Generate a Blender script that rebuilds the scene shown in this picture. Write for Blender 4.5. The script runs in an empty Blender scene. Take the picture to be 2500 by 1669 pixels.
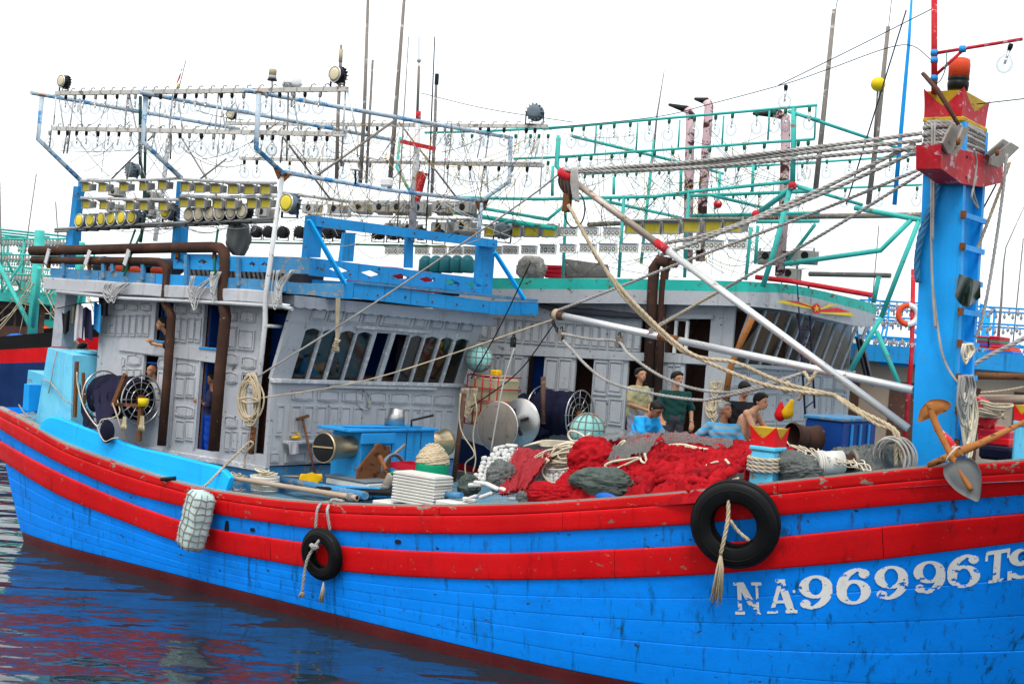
import bpy,math,random
import numpy as np
from mathutils import Vector,Matrix,noise as mnoise
random.seed(7);RNG=np.random.RandomState(7)
scene=bpy.context.scene
COL=scene.collection
R=math.radians
FPX=3400.0;PCX,PCY=1250.0,834.5
ROLL=R(4.4);YAW=R(36.5);CAMH=4.9
PITCH=math.atan((815-PCY)/FPX)
def ray(px,py):
 dx=(px-PCX)/FPX;dy=-(py-PCY)/FPX
 c,s=math.cos(ROLL),math.sin(ROLL)
 r=dx*c-dy*s;u=dx*s+dy*c
 fw=math.cos(PITCH)-u*math.sin(PITCH);up=math.sin(PITCH)+u*math.cos(PITCH)
 return Vector((math.cos(YAW)*r-math.sin(YAW)*fw,math.sin(YAW)*r+math.cos(YAW)*fw,up))
_d=ray(800,1522);_t=CAMH/_d.z
CAM=Vector((_d.x*_t,_d.y*_t,CAMH))
cam_d=bpy.data.cameras.new('camera');cam=bpy.data.objects.new('camera',cam_d);COL.objects.link(cam)
_fw=Vector((-math.sin(YAW)*math.cos(PITCH),math.cos(YAW)*math.cos(PITCH),math.sin(PITCH)))
_rt=Vector((math.cos(YAW),math.sin(YAW),0));_up=_rt.cross(_fw)
_cr=_rt*math.cos(ROLL)+_up*math.sin(ROLL);_cu=_up*math.cos(ROLL)-_rt*math.sin(ROLL)
cam.matrix_world=Matrix(((_cr.x,_cu.x,-_fw.x,CAM.x),(_cr.y,_cu.y,-_fw.y,CAM.y),(_cr.z,_cu.z,-_fw.z,CAM.z),(0,0,0,1)))
cam_d.sensor_width=36;cam_d.sensor_fit='HORIZONTAL';cam_d.lens=FPX/2500*36
cam_d.clip_start=0.1;cam_d.clip_end=5000
scene.camera=cam
SUN_EL,SUN_AZ=R(62),R(215)
world=bpy.data.worlds.new('World');scene.world=world;world.use_nodes=True
_n=world.node_tree.nodes;_l=world.node_tree.links;_n.clear()
_sky=_n.new('ShaderNodeTexSky');_sky.sky_type='NISHITA';_sky.sun_disc=False
_sky.sun_elevation=SUN_EL;_sky.sun_rotation=SUN_AZ;_sky.air_density=1.0;_sky.dust_density=6.0
_bg1=_n.new('ShaderNodeBackground');_bg1.inputs['Strength'].default_value=0.05
_bg2=_n.new('ShaderNodeBackground');_bg2.inputs['Color'].default_value=(0.93,0.975,1.0,1);_bg2.inputs['Strength'].default_value=0.84
_add=_n.new('ShaderNodeAddShader');_wo=_n.new('ShaderNodeOutputWorld')
_l.new(_sky.outputs[0],_bg1.inputs['Color']);_l.new(_bg1.outputs[0],_add.inputs[0]);_l.new(_bg2.outputs[0],_add.inputs[1]);_l.new(_add.outputs[0],_wo.inputs['Surface'])
sun_d=bpy.data.lights.new('sun','SUN');sun_d.energy=1.5;sun_d.angle=R(18);sun_d.color=(1.0,0.975,0.94)
sun=bpy.data.objects.new('sun',sun_d);COL.objects.link(sun)
_dir=Vector((0.42,-0.62,1.15)).normalized()
sun.rotation_euler=_dir.to_track_quat('Z','Y').to_euler()
scene.view_settings.view_transform='Standard';scene.view_settings.look='None'
scene.view_settings.exposure=0.62;scene.view_settings.gamma=1.0
scene.render.engine='CYCLES'
try:
 scene.cycles.transparent_max_bounces=24;scene.cycles.max_bounces=10
except Exception:pass
CROPS={'P':(0,0,1.0),'D':(0,0,0.93964),'A1':(0,100,3.3557),'A2':(600,100,2.90375),'A3':(1300,180,3.0157),'A4':(1900,0,3.1367),'A5':(0,560,2.9043),'A6':(600,500,3.132),'A7':(1150,640,2.6129),'A8':(1700,640,2.61375),'B1':(0,960,3.2671),'B2':(500,960,3.2671),'B3':(1100,1040,3.3557),'B4':(1650,1060,2.5753),'B5':(0,1280,2.93625),'B6':(2150,300,3.137),'B7':(1500,880,5.22),'B8':(0,640,4.355)}
def px(c,x,y):
 o=CROPS[c];return(o[0]+x/o[2],o[1]+y/o[2])
def S(c,x,y,Y):
 d=ray(*px(c,x,y));return CAM+d*((Y-CAM.y)/d.y)
def F(c,x,y,X):
 d=ray(*px(c,x,y));return CAM+d*((X-CAM.x)/d.x)
def H(c,x,y,Z):
 d=ray(*px(c,x,y));return CAM+d*((Z-CAM.z)/d.z)
def V(*a):return Vector(a)
class MB:
 def __init__(s):s.v=[];s.f=[];s.sm=[]
 def add(s,vs,fs,smooth=False):
  b=len(s.v);s.v.extend([tuple(p)for p in vs]);s.f.extend([tuple(i+b for i in q)for q in fs]);s.sm.extend([smooth]*len(fs));return s
 def box(s,a,b):
  x0,x1=sorted((a[0],b[0]));y0,y1=sorted((a[1],b[1]));z0,z1=sorted((a[2],b[2]))
  return s.add([(x0,y0,z0),(x1,y0,z0),(x1,y1,z0),(x0,y1,z0),(x0,y0,z1),(x1,y0,z1),(x1,y1,z1),(x0,y1,z1)],[(0,3,2,1),(4,5,6,7),(0,1,5,4),(1,2,6,5),(2,3,7,6),(3,0,4,7)])
 def hexa(s,p):
  return s.add(p,[(0,3,2,1),(4,5,6,7),(0,1,5,4),(1,2,6,5),(2,3,7,6),(3,0,4,7)])
 def cbox(s,a,b,c=0.01):
  x0,x1=sorted((a[0],b[0]));y0,y1=sorted((a[1],b[1]));z0,z1=sorted((a[2],b[2]))
  c=min(c,(x1-x0)*.45,(y1-y0)*.45,(z1-z0)*.45)
  vs=[]
  for z,k in((z0,c),(z0+c,0),(z1-c,0),(z1,c)):
   X0,X1,Y0,Y1=x0+k,x1-k,y0+k,y1-k
   if k:vs+=[(X0+0,Y0,z),(X1,Y0,z),(X1,Y1,z),(X0,Y1,z)]
   else:vs+=[(X0+c,Y0,z),(X1-c,Y0,z),(X1,Y0+c,z),(X1,Y1-c,z),(X1-c,Y1,z),(X0+c,Y1,z),(X0,Y1-c,z),(X0,Y0+c,z)]
  f=[(3,2,1,0),(20,21,22,23)]
  for i in range(8):f.append((4+i,4+(i+1)%8,12+(i+1)%8,12+i))
  for b0,e0,flip in((0,4,0),(20,12,1)):
   q=[(b0,b0+1,e0+1,e0),(b0+1,e0+2,e0+1),(b0+1,b0+2,e0+3,e0+2),(b0+2,e0+4,e0+3),(b0+2,b0+3,e0+5,e0+4),(b0+3,e0+6,e0+5),(b0+3,b0,e0+7,e0+6),(b0,e0,e0+7)]
   f+=[tuple(reversed(t))if flip else t for t in q]
  return s.add(vs,f)
 def bar(s,a,b,w,h,up=(0,0,1),c=0.0):
  a=Vector(a);b=Vector(b);d=(b-a).normalized();up=Vector(up)
  x=d.cross(up)
  if x.length<1e-5:x=d.cross(Vector((1,0,0)))
  x.normalize();y=x.cross(d)
  p=[]
  if c:
   ring=[(-w/2+c,-h/2),(w/2-c,-h/2),(w/2,-h/2+c),(w/2,h/2-c),(w/2-c,h/2),(-w/2+c,h/2),(-w/2,h/2-c),(-w/2,-h/2+c)]
  else:ring=[(-w/2,-h/2),(w/2,-h/2),(w/2,h/2),(-w/2,h/2)]
  n=len(ring)
  for q in(a,b):p+=[q+x*i+y*j for i,j in ring]
  return s.add(p,[tuple(range(n-1,-1,-1)),tuple(range(n,2*n))]+[(i,(i+1)%n,n+(i+1)%n,n+i)for i in range(n)])
 def tube(s,pts,r,n=8,closed=False,caps=True,smooth=True):
  pts=[Vector(p)for p in pts];m=len(pts)
  rs=r if isinstance(r,(list,tuple,np.ndarray))else[r]*m
  prev=None;vs=[]
  for i in range(m):
   if closed:d=pts[(i+1)%m]-pts[i-1]
   else:d=pts[min(i+1,m-1)]-pts[max(i-1,0)]
   if d.length<1e-9:d=Vector((0,0,1))
   d.normalize()
   if prev is None:
    x=d.cross(Vector((0,0,1)))
    if x.length<.05:x=d.cross(Vector((1,0,0)))
   else:x=prev-d*prev.dot(d)
   x.normalize();prev=x;y=d.cross(x)
   for k in range(n):
    t=2*math.pi*k/n;vs.append(pts[i]+x*(math.cos(t)*rs[i])+y*(math.sin(t)*rs[i]))
  fs=[]
  for i in range(m if closed else m-1):
   j=(i+1)%m
   for k in range(n):fs.append((i*n+k,i*n+(k+1)%n,j*n+(k+1)%n,j*n+k))
  s.add(vs,fs,smooth)
  if caps and not closed:
   b=len(s.v)-len(vs)
   s.f+=[tuple(b+k for k in range(n-1,-1,-1)),tuple(b+(m-1)*n+k for k in range(n))];s.sm+=[False,False]
  return s
 def lathe(s,prof,o=(0,0,0),axis=(0,0,1),n=16,smooth=True,capa=True,capb=True,ex=None):
  o=Vector(o);d=Vector(axis).normalized()
  x=d.cross(Vector((0,0,1)))
  if x.length<.05:x=Vector((1,0,0))-d*d.x
  x.normalize();y=d.cross(x)
  vs=[];m=len(prof)
  for r,h in prof:
   for k in range(n):
    t=2*math.pi*k/n;vs.append(o+d*h+x*(math.cos(t)*r)+y*(math.sin(t)*r))
  fs=[(i*n+k,i*n+(k+1)%n,(i+1)*n+(k+1)%n,(i+1)*n+k)for i in range(m-1)for k in range(n)]
  b=len(s.v);s.add(vs,fs,smooth)
  if capa:s.f.append(tuple(b+k for k in range(n-1,-1,-1)));s.sm.append(False)
  if capb:s.f.append(tuple(b+(m-1)*n+k for k in range(n)));s.sm.append(False)
  return s
 def prism(s,poly,vec):
  n=len(poly);vec=Vector(vec);a=[Vector(p)for p in poly];b=[p+vec for p in a]
  return s.add(a+b,[tuple(range(n-1,-1,-1)),tuple(range(n,2*n))]+[(i,(i+1)%n,n+(i+1)%n,n+i)for i in range(n)])
 def grid(s,P,smooth=True,closed_u=False):
  ni=len(P);nj=len(P[0]);vs=[p for row in P for p in row];fs=[]
  for i in range(ni if closed_u else ni-1):
   for j in range(nj-1):
    i2=(i+1)%ni;fs.append((i*nj+j,i*nj+j+1,i2*nj+j+1,i2*nj+j))
  return s.add(vs,fs,smooth)
 def ball(s,o,r,n=12,m=8,sq=(1,1,1)):
  o=Vector(o);P=[]
  for i in range(n):
   a=2*math.pi*i/n
   P.append([o+Vector((math.sin(math.pi*j/m)*math.cos(a)*r*sq[0],math.sin(math.pi*j/m)*math.sin(a)*r*sq[1],-math.cos(math.pi*j/m)*r*sq[2]))for j in range(m+1)])
  return s.grid(P,True,True)
 def torus(s,o,axis,Rr,r,n=24,m=8,sq=1.0):
  o=Vector(o);d=Vector(axis).normalized();x=d.cross(Vector((0,0,1)))
  if x.length<.05:x=Vector((1,0,0))
  x.normalize();y=d.cross(x);P=[]
  for i in range(n):
   a=2*math.pi*i/n;e=x*math.cos(a)+y*math.sin(a)
   P.append([o+e*(Rr+r*math.cos(2*math.pi*j/m))+d*(r*sq*math.sin(2*math.pi*j/m))for j in range(m+1)])
  return s.grid(P,True,True)
 def mesh(s,name,mat,off=None):
  me=bpy.data.meshes.new(name)
  v=s.v if off is None else[(p[0]-off[0],p[1]-off[1],p[2]-off[2])for p in s.v]
  me.from_pydata(v,[],s.f)
  me.polygons.foreach_set('use_smooth',s.sm)
  me.materials.append(M[mat]if isinstance(mat,str)else mat)
  me.update();return me
 def build(s,name,mat,parent=None,kind=None):
  if parent is not None:off=parent.matrix_world.translation if parent.parent is None else WLOC[parent.name]
  else:
   a=np.array(s.v);off=Vector(((a[:,0].min()+a[:,0].max())/2,(a[:,1].min()+a[:,1].max())/2,a[:,2].min()))
  me=s.mesh(name,mat,off)
  o=bpy.data.objects.new(name,me);COL.objects.link(o)
  if parent is not None:o.parent=parent
  else:o.location=off;o.matrix_world=Matrix.Translation(off)
  WLOC[o.name]=Vector(off)
  if kind:o['kind']=kind
  return o
WLOC={}
def tag(o,label,cat,group=None):
 o['label']=label;o['category']=cat
 if group:o['group']=group
 return o
def thing(name,label,cat,loc=(0,0,0),group=None):
 o=bpy.data.objects.new(name,None);COL.objects.link(o);o.location=loc;o.matrix_world=Matrix.Translation(Vector(loc))
 o.empty_display_size=.1;WLOC[o.name]=Vector(loc);return tag(o,label,cat,group)
def holder(name,parent):
 o=bpy.data.objects.new(name,None);COL.objects.link(o);o.parent=parent;o.empty_display_size=.1
 WLOC[o.name]=Vector(WLOC[parent.name]);return o
def copy_tree(src,mat,label=None,group=None):
 def rec(o,par):
  c=o.copy();COL.objects.link(c)
  if par is not None:c.parent=par
  for ch in KIDS.get(o.name,list(o.children)):rec(ch,c)
  return c
 r=rec(src,None);r.matrix_world=mat
 if label:r['label']=label
 if group:r['group']=group
 return r
KIDS={}
def frame(loc,ydir=None,zdir=(0,0,1),scale=1.0):
 z=Vector(zdir).normalized();y=Vector(ydir or(0,1,0));y=(y-z*y.dot(z)).normalized();x=y.cross(z)
 return Matrix.Translation(Vector(loc))@Matrix(((x.x,y.x,z.x,0),(x.y,y.y,z.y,0),(x.z,y.z,z.z,0),(0,0,0,1)))@Matrix.Scale(scale,4)
def lerp(a,b,t):return Vector(a)*(1-t)+Vector(b)*t
def catenary(a,b,sag,n=24,side=(0,0,0)):
 a=Vector(a);b=Vector(b);side=Vector(side)
 return[a.lerp(b,i/n)+Vector((0,0,-sag*4*(i/n)*(1-i/n)))+side*(4*(i/n)*(1-i/n))for i in range(n+1)]
def spline(pts,n=8):
 p=[Vector(q)for q in pts];p=[p[0]*2-p[1]]+p+[p[-1]*2-p[-2]];out=[]
 for i in range(1,len(p)-2):
  for k in range(n):
   t=k/n;a,b,c,d=p[i-1],p[i],p[i+1],p[i+2]
   out.append(0.5*((2*b)+(c-a)*t+(2*a-5*b+4*c-d)*t*t+(3*b-a-3*c+d)*t**3))
 out.append(p[-2]);return out
def strands(mb,pts,r,pitch=None,n=5,k=3):
 pts=[Vector(q)for q in pts];pitch=pitch or r*9
 L=[0.0]
 for a,b in zip(pts,pts[1:]):L.append(L[-1]+(b-a).length)
 m=max(6,int(L[-1]/(pitch/7)));P=np.array([tuple(q)for q in pts])
 tt=np.linspace(0,L[-1],m);Q=np.stack([np.interp(tt,L,P[:,i])for i in range(3)],1)
 T=np.gradient(Q,axis=0);T/=np.linalg.norm(T,axis=1)[:,None]+1e-9
 ref=np.array([0,0,1.0])if abs(T[:,2]).mean()<.8 else np.array([1.0,0,0])
 X=np.cross(T,ref);X/=np.linalg.norm(X,axis=1)[:,None]+1e-9;Y=np.cross(T,X)
 for j in range(k):
  a=2*math.pi*(tt/pitch+j/k)
  mb.tube([Vector(q)for q in(Q+X*(np.cos(a)*r*.5)[:,None]+Y*(np.sin(a)*r*.5)[:,None])],r*.56,n)
 return mb
M={}
def _nt(name):
 m=bpy.data.materials.new(name);m.use_nodes=True;n=m.node_tree.nodes;n.clear()
 out=n.new('ShaderNodeOutputMaterial');b=n.new('ShaderNodeBsdfPrincipled');m.node_tree.links.new(b.outputs[0],out.inputs[0]);M[name]=m
 return m,n,m.node_tree.links,b,out
def _pos(n,l,sc):
 g=n.new('ShaderNodeNewGeometry');mp=n.new('ShaderNodeMapping');mp.inputs['Scale'].default_value=sc
 l.new(g.outputs['Position'],mp.inputs['Vector']);return mp.outputs[0]
def _noise(n,l,vec,scale,detail=4,rough=.55,lo=None,hi=None):
 t=n.new('ShaderNodeTexNoise');t.inputs['Scale'].default_value=scale;t.inputs['Detail'].default_value=detail;t.inputs['Roughness'].default_value=rough
 l.new(vec,t.inputs['Vector'])
 if lo is None:return t.outputs['Fac']
 r=n.new('ShaderNodeMapRange');r.inputs['From Min'].default_value=lo;r.inputs['From Max'].default_value=hi;l.new(t.outputs['Fac'],r.inputs['Value'])
 return r.outputs[0]
def _mix(n,l,fac,a,b,mode='MIX'):
 x=n.new('ShaderNodeMix');x.data_type='RGBA';x.blend_type=mode
 for sock,v in((x.inputs['Factor'],fac),(x.inputs[6],a),(x.inputs[7],b)):
  if hasattr(v,'links'):l.new(v,sock)
  elif isinstance(v,(int,float)):sock.default_value=v
  else:sock.default_value=(*v[:3],1)
 return x.outputs[2]
def _mul(n,l,a,b,op='MULTIPLY'):
 x=n.new('ShaderNodeMath');x.operation=op
 for i,v in enumerate((a,b)):
  if hasattr(v,'links'):l.new(v,x.inputs[i])
  else:x.inputs[i].default_value=v
 return x.outputs[0]
def paint(name,col,var=.18,chip=None,chip_amt=0.0,streak=None,streak_amt=0.0,rough=.5,bump=.25,scale=1.0,metal=0.0,grain=0.0,chip_scale=5.0,dirt=None,dirt_amt=0.0,gdir=(1,1,6)):
 m,n,l,b,out=_nt(name)
 p=_pos(n,l,(scale,)*3)
 big=_noise(n,l,p,1.3,3,.5,.3,.7);fine=_noise(n,l,p,14,5,.65,.25,.75)
 dark=tuple(c*(1-var)for c in col);lite=tuple(min(1,c*(1+var*.6)+.01*var)for c in col)
 c=_mix(n,l,big,dark,lite);c=_mix(n,l,_mul(n,l,fine,var*1.2),c,tuple(x*.55 for x in col))
 if grain:
  pg=_pos(n,l,gdir);g=_noise(n,l,pg,9*scale,6,.7,.45,.75);c=_mix(n,l,_mul(n,l,g,grain),c,tuple(x*.5 for x in col))
 if dirt:
  dn=_noise(n,l,p,2.6,8,.7,.5,.72);c=_mix(n,l,_mul(n,l,dn,dirt_amt),c,dirt)
 if streak:
  ps=_pos(n,l,(3.2*scale,3.2*scale,.22*scale));sm=_noise(n,l,ps,2.1,6,.7,.57,.70)
  c=_mix(n,l,_mul(n,l,sm,streak_amt),c,streak)
 rsock=None
 if chip:
  pc=_pos(n,l,(scale,scale,scale*1.6));cm=_noise(n,l,pc,chip_scale,9,.72,.66-.16*chip_amt,.672-.16*chip_amt)
  c=_mix(n,l,cm,c,chip);rsock=cm
 l.new(c,b.inputs['Base Color'])
 rv=_noise(n,l,p,6,4,.6);r=n.new('ShaderNodeMapRange');r.inputs['To Min'].default_value=max(.05,rough-.13);r.inputs['To Max'].default_value=min(1,rough+.18);l.new(rv,r.inputs['Value']);l.new(r.outputs[0],b.inputs['Roughness'])
 b.inputs['Metallic'].default_value=metal;b.inputs['Specular IOR Level'].default_value=.13 if not metal else .5
 if bump:
  bn=n.new('ShaderNodeBump');bn.inputs['Strength'].default_value=bump;bn.inputs['Distance'].default_value=.012
  h=_noise(n,l,p,22,6,.7)
  if rsock is not None:h=_mul(n,l,h,_mul(n,l,rsock,-.6),'ADD')
  l.new(h,bn.inputs['Height']);l.new(bn.outputs[0],b.inputs['Normal'])
 return m
def plain(name,col,rough=.5,metal=0.0,spec=None,**k):return paint(name,col,var=k.pop('var',.12),rough=rough,metal=metal,bump=k.pop('bump',.1),**k)
WOODGREY=(.17,.15,.12)
paint('hull_blue',(.001,.235,.88),.11,(.02,.04,.06),.16,(.004,.04,.04),.9,.42,.3,grain=.16,gdir=(.6,1,5),dirt=(.005,.06,.20),dirt_amt=.35)
paint('waist_blue',(.002,.225,.82),.14,(.02,.03,.03),.22,(.01,.035,.02),.75,.45,.35,grain=.25,gdir=(.6,1,6),dirt=(.01,.07,.2),dirt_amt=.4)
paint('rail_red',(.60,.005,.008),.16,(.17,.13,.10),.16,(.10,.004,.006),.5,.42,.3,grain=.2,gdir=(.6,1,7),dirt=(.22,.01,.012),dirt_amt=.4)
paint('cap_red',(.60,.008,.010),.16,(.26,.22,.18),.45,None,0,.45,.3,grain=.2,gdir=(.6,1,7))
paint('boot_red',(.085,.012,.014),.25,(.05,.02,.018),.4,(.02,.008,.01),.6,.4,.3)
paint('letter_white',(.74,.74,.71),.10,(.03,.10,.25),.1,None,0,.55,.2,chip_scale=9,dirt=(.40,.33,.22),dirt_amt=.5)
paint('house_grey',(.44,.455,.48),.10,(.12,.11,.10),.2,(.17,.15,.12),.6,.5,.2,dirt=(.24,.23,.22),dirt_amt=.45)
paint('house_grey_worn',(.43,.45,.48),.12,(.62,.60,.56),.75,(.1,.1,.1),.4,.6,.25,chip_scale=8)
paint('house_grey_plain',(.38,.40,.44),.12,None,0,(.10,.09,.08),.5,.55,.25,dirt=(.12,.12,.12),dirt_amt=.5)
paint('sky_blue',(.020,.27,.62),.16,(.08,.10,.12),.3,(.012,.05,.06),.6,.5,.25,grain=.2,gdir=(.6,.6,5),dirt=(.02,.11,.26),dirt_amt=.35)
paint('bulwark_blue',(.010,.42,.93),.10,(.06,.08,.10),.12,(.01,.12,.3),.3,.45,.25,grain=.12,gdir=(.6,1,4))
paint('mast_blue',(.008,.29,.72),.14,(.10,.18,.24),.2,(.01,.10,.13),.45,.42,.2,grain=.1,gdir=(2,2,.4))
paint('weathered_blue',(.055,.22,.42),.25,(.22,.22,.21),.7,(.05,.06,.06),.6,.65,.35,grain=.35,gdir=(.5,.5,6))
paint('tank_cyan',(.16,.55,.74),.12,None,0,(.05,.22,.34),.35,.5,.2,dirt=(.02,.28,.62),dirt_amt=.45)
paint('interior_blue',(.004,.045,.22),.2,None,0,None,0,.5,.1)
paint('mint',(.022,.40,.33),.18,(.10,.07,.04),.45,(.05,.09,.05),.5,.5,.25,grain=.15,gdir=(.6,.6,5))
paint('mint_pipe',(.05,.42,.37),.2,(.16,.12,.07),.35,None,0,.45,.15)
paint('far_grey',(.37,.385,.40),.12,(.10,.10,.10),.3,(.10,.09,.08),.5,.55,.25,grain=.18,gdir=(1,1,.6),dirt=(.18,.17,.16),dirt_amt=.3)
paint('rust_pipe',(.055,.026,.018),.35,(.30,.20,.13),.12,(.012,.009,.008),.8,.75,.4,dirt=(.11,.045,.022),dirt_amt=.6)
paint('rust',(.17,.065,.025),.35,(.05,.02,.012),.6,(.28,.11,.03),.6,.85,.5)
paint('rust_orange',(.34,.13,.035),.3,(.10,.04,.02),.5,(.20,.06,.02),.6,.8,.4,dirt=(.14,.05,.02),dirt_amt=.6)
paint('steel_old',(.20,.17,.14),.25,(.12,.05,.02),.45,(.1,.06,.03),.5,.5,.3,metal=.4)
paint('white_pipe',(.55,.56,.56),.15,(.22,.13,.08),.5,(.28,.2,.14),.6,.45,.15)
paint('blue_pipe',(.40,.48,.54),.2,(.05,.22,.45),.75,(.25,.16,.1),.5,.5,.15,chip_scale=3)
paint('box_rail',(.50,.48,.44),.18,(.18,.15,.12),.5,(.14,.13,.12),.6,.6,.3)
paint('alu',(.62,.62,.61),.12,(.25,.15,.10),.25,(.45,.44,.43),.4,.36,.1,metal=.55)
paint('steel_bright',(.48,.47,.45),.1,None,0,(.3,.2,.12),.4,.28,.1,metal=.9)
paint('brass',(.55,.42,.25),.18,None,0,(.28,.20,.12),.35,.32,.1,metal=.9)
paint('rope_grey',(.36,.345,.32),.3,None,0,None,0,.9,.5,scale=3)
paint('rope_tan',(.47,.385,.26),.3,None,0,None,0,.9,.5,scale=3)
paint('rope_cream',(.60,.53,.40),.25,None,0,None,0,.85,.4,scale=3)
paint('rope_blue',(.05,.22,.42),.3,None,0,None,0,.8,.4,scale=3)
paint('rubber',(.0045,.0045,.005),.3,None,0,None,0,.42,.2,dirt=(.012,.012,.012),dirt_amt=.5)
paint('black_plastic',(.009,.009,.0095),.2,None,0,None,0,.4,.1)
paint('wire_black',(.02,.02,.021),.2,None,0,None,0,.5,0)
paint('wire_white',(.42,.42,.41),.2,None,0,None,0,.6,0)
paint('wire_green',(.01,.14,.075),.3,None,0,None,0,.5,0)
paint('wire_yellow',(.46,.32,.06),.3,(.05,.05,.04),.5,None,0,.6,0)
paint('dark_green_pipe',(.006,.035,.026),.3,None,0,None,0,.45,.1)
paint('bamboo',(.36,.28,.21),.15,None,0,(.22,.16,.12),.4,.55,.15)
paint('pole_grey',(.21,.185,.16),.25,(.38,.36,.33),.5,None,0,.8,.3,gdir=(3,3,.3),grain=.5)
paint('wood_brown',(.16,.068,.028),.3,(.06,.03,.02),.4,None,0,.7,.4,grain=.4,gdir=(3,3,.4))
paint('wood_dark',(.10,.05,.035),.3,(.2,.17,.14),.3,None,0,.75,.4,grain=.4)
paint('net_red',(.34,.003,.008),.3,None,0,None,0,.9,.5,scale=4)
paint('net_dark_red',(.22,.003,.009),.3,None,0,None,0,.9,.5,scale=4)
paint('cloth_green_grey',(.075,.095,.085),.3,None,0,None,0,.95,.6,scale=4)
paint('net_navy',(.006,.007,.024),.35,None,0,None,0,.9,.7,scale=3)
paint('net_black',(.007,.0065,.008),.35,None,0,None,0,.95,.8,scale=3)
paint('float_white',(.52,.52,.50),.1,None,0,(.45,.42,.36),.3,.55,.2,dirt=(.42,.38,.30),dirt_amt=.4)
paint('crate_white',(.56,.55,.51),.1,None,0,(.5,.42,.3),.35,.5,.1)
paint('crate_red',(.42,.012,.03),.15,None,0,None,0,.4,.1)
paint('crate_blue',(.02,.12,.45),.15,None,0,None,0,.4,.1)
paint('green_plastic',(.004,.26,.13),.12,(.01,.02,.015),.12,None,0,.35,.1)
paint('yellow',(.72,.42,.008),.12,None,0,None,0,.35,.1)
paint('yellow_deep',(.68,.50,.01),.15,(.3,.2,.05),.2,None,0,.4,.1)
paint('reflector_yellow',(.70,.56,.05),.2,None,0,None,0,.3,.05)
paint('lamp_beige',(.60,.52,.36),.1,None,0,None,0,.25,.05)
paint('lamp_grey',(.32,.315,.29),.18,(.12,.1,.08),.25,(.15,.13,.1),.5,.5,.15)
paint('lamp_slate',(.13,.165,.19),.15,None,0,None,0,.4,.1)
paint('lamp_white',(.66,.66,.64),.1,None,0,(.4,.38,.33),.4,.4,.1)
paint('mast_red',(.45,.012,.02),.18,(.50,.34,.36),.5,(.16,.05,.03),.5,.5,.3,chip_scale=4,dirt=(.45,.12,.16),dirt_amt=.45)
paint('bright_red',(.58,.008,.012),.15,(.3,.1,.05),.2,None,0,.4,.15)
paint('ochre',(.48,.30,.02),.25,(.18,.13,.04),.5,None,0,.55,.25)
paint('cyan_post',(.10,.45,.66),.15,(.22,.17,.12),.5,(.06,.16,.16),.5,.55,.25,chip_scale=3)
paint('spade_grey',(.14,.145,.145),.2,None,0,(.20,.15,.09),.35,.55,.25)
paint('foam_mint',(.42,.55,.53),.14,None,0,(.28,.12,.12),.25,.6,.35,dirt=(.33,.22,.22),dirt_amt=.5)
paint('ball_mint',(.27,.58,.54),.12,None,0,None,0,.35,.1)
paint('cream_plastic',(.42,.36,.22),.2,None,0,None,0,.45,.1)
paint('tarp_dark',(.055,.055,.065),.25,None,0,None,0,.6,.4)
paint('tarp_green',(.018,.035,.030),.3,None,0,None,0,.35,.3)
paint('pipe_wrap',(.58,.40,.42),.2,(.05,.02,.02),.8,None,0,.8,.4,chip_scale=3)
paint('gas_teal',(.01,.10,.12),.2,None,0,None,0,.4,.1)
paint('orange',(.62,.07,.025),.15,None,0,None,0,.5,.2)
paint('wood_gunwale',(.27,.245,.215),.2,(.45,.03,.03),.4,None,0,.8,.3,grain=.4,gdir=(.5,1,1))
paint('deck_blue',(.10,.25,.36),.25,(.26,.25,.23),.7,None,0,.6,.3,grain=.3,gdir=(.4,4,1))
paint('bulb_core',(.42,.42,.40),.2,None,0,None,0,.5,.05)
paint('reed_grey',(.13,.125,.12),.3,(.3,.29,.28),.4,None,0,.7,.3)
paint('far_hull_dark',(.006,.03,.12),.25,(.02,.02,.02),.3,None,0,.5,.2)
paint('cloth_white',(.52,.50,.52),.15,None,0,None,0,.9,.3,scale=3)
paint('cloth_olive',(.14,.13,.085),.15,None,0,None,0,.9,.3,scale=3)
paint('cloth_blue',(.03,.26,.55),.15,None,0,None,0,.9,.3,scale=3)
def skinmat(name,col):
 m=paint(name,col,.12,None,0,None,0,.5,.08,scale=4);b=[x for x in m.node_tree.nodes if x.type=='BSDF_PRINCIPLED'][0]
 b.inputs['Subsurface Weight'].default_value=.08;b.inputs['Subsurface Radius'].default_value=(.01,.004,.002);return m
skinmat('skin_tan',(.40,.20,.115));skinmat('skin_brown',(.27,.125,.07));skinmat('skin_light',(.52,.29,.18))
paint('hair_black',(.010,.009,.009),.3,None,0,None,0,.5,.4,scale=6);paint('hair_grey',(.26,.26,.26),.5,None,0,None,0,.6,.5,scale=8)
plain('eye_dark',(.015,.01,.008),.25);plain('lip',(.25,.08,.06),.5);plain('eye_white',(.6,.57,.54),.3)
def cloth(name,col):return paint(name,col,.16,None,0,None,0,.9,.35,scale=3)
cloth('shirt_khaki',(.34,.31,.17));cloth('shirt_green',(.010,.052,.045));cloth('shirt_cyan',(.02,.36,.78));cloth('shirt_black',(.014,.014,.016));cloth('shirt_navy',(.022,.021,.05));cloth('shirt_grey',(.25,.25,.25))
cloth('pants_grey',(.055,.052,.06));cloth('pants_lilac',(.22,.22,.29));cloth('pants_blue',(.006,.05,.36));cloth('pants_denim',(.11,.16,.22));cloth('pants_black',(.02,.018,.025))
m,n,l,b,out=_nt('shirt_stripes')
p=_pos(n,l,(1,1,1));sx=n.new('ShaderNodeSeparateXYZ');l.new(p,sx.inputs[0]);nz=_noise(n,l,p,5,3)
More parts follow.
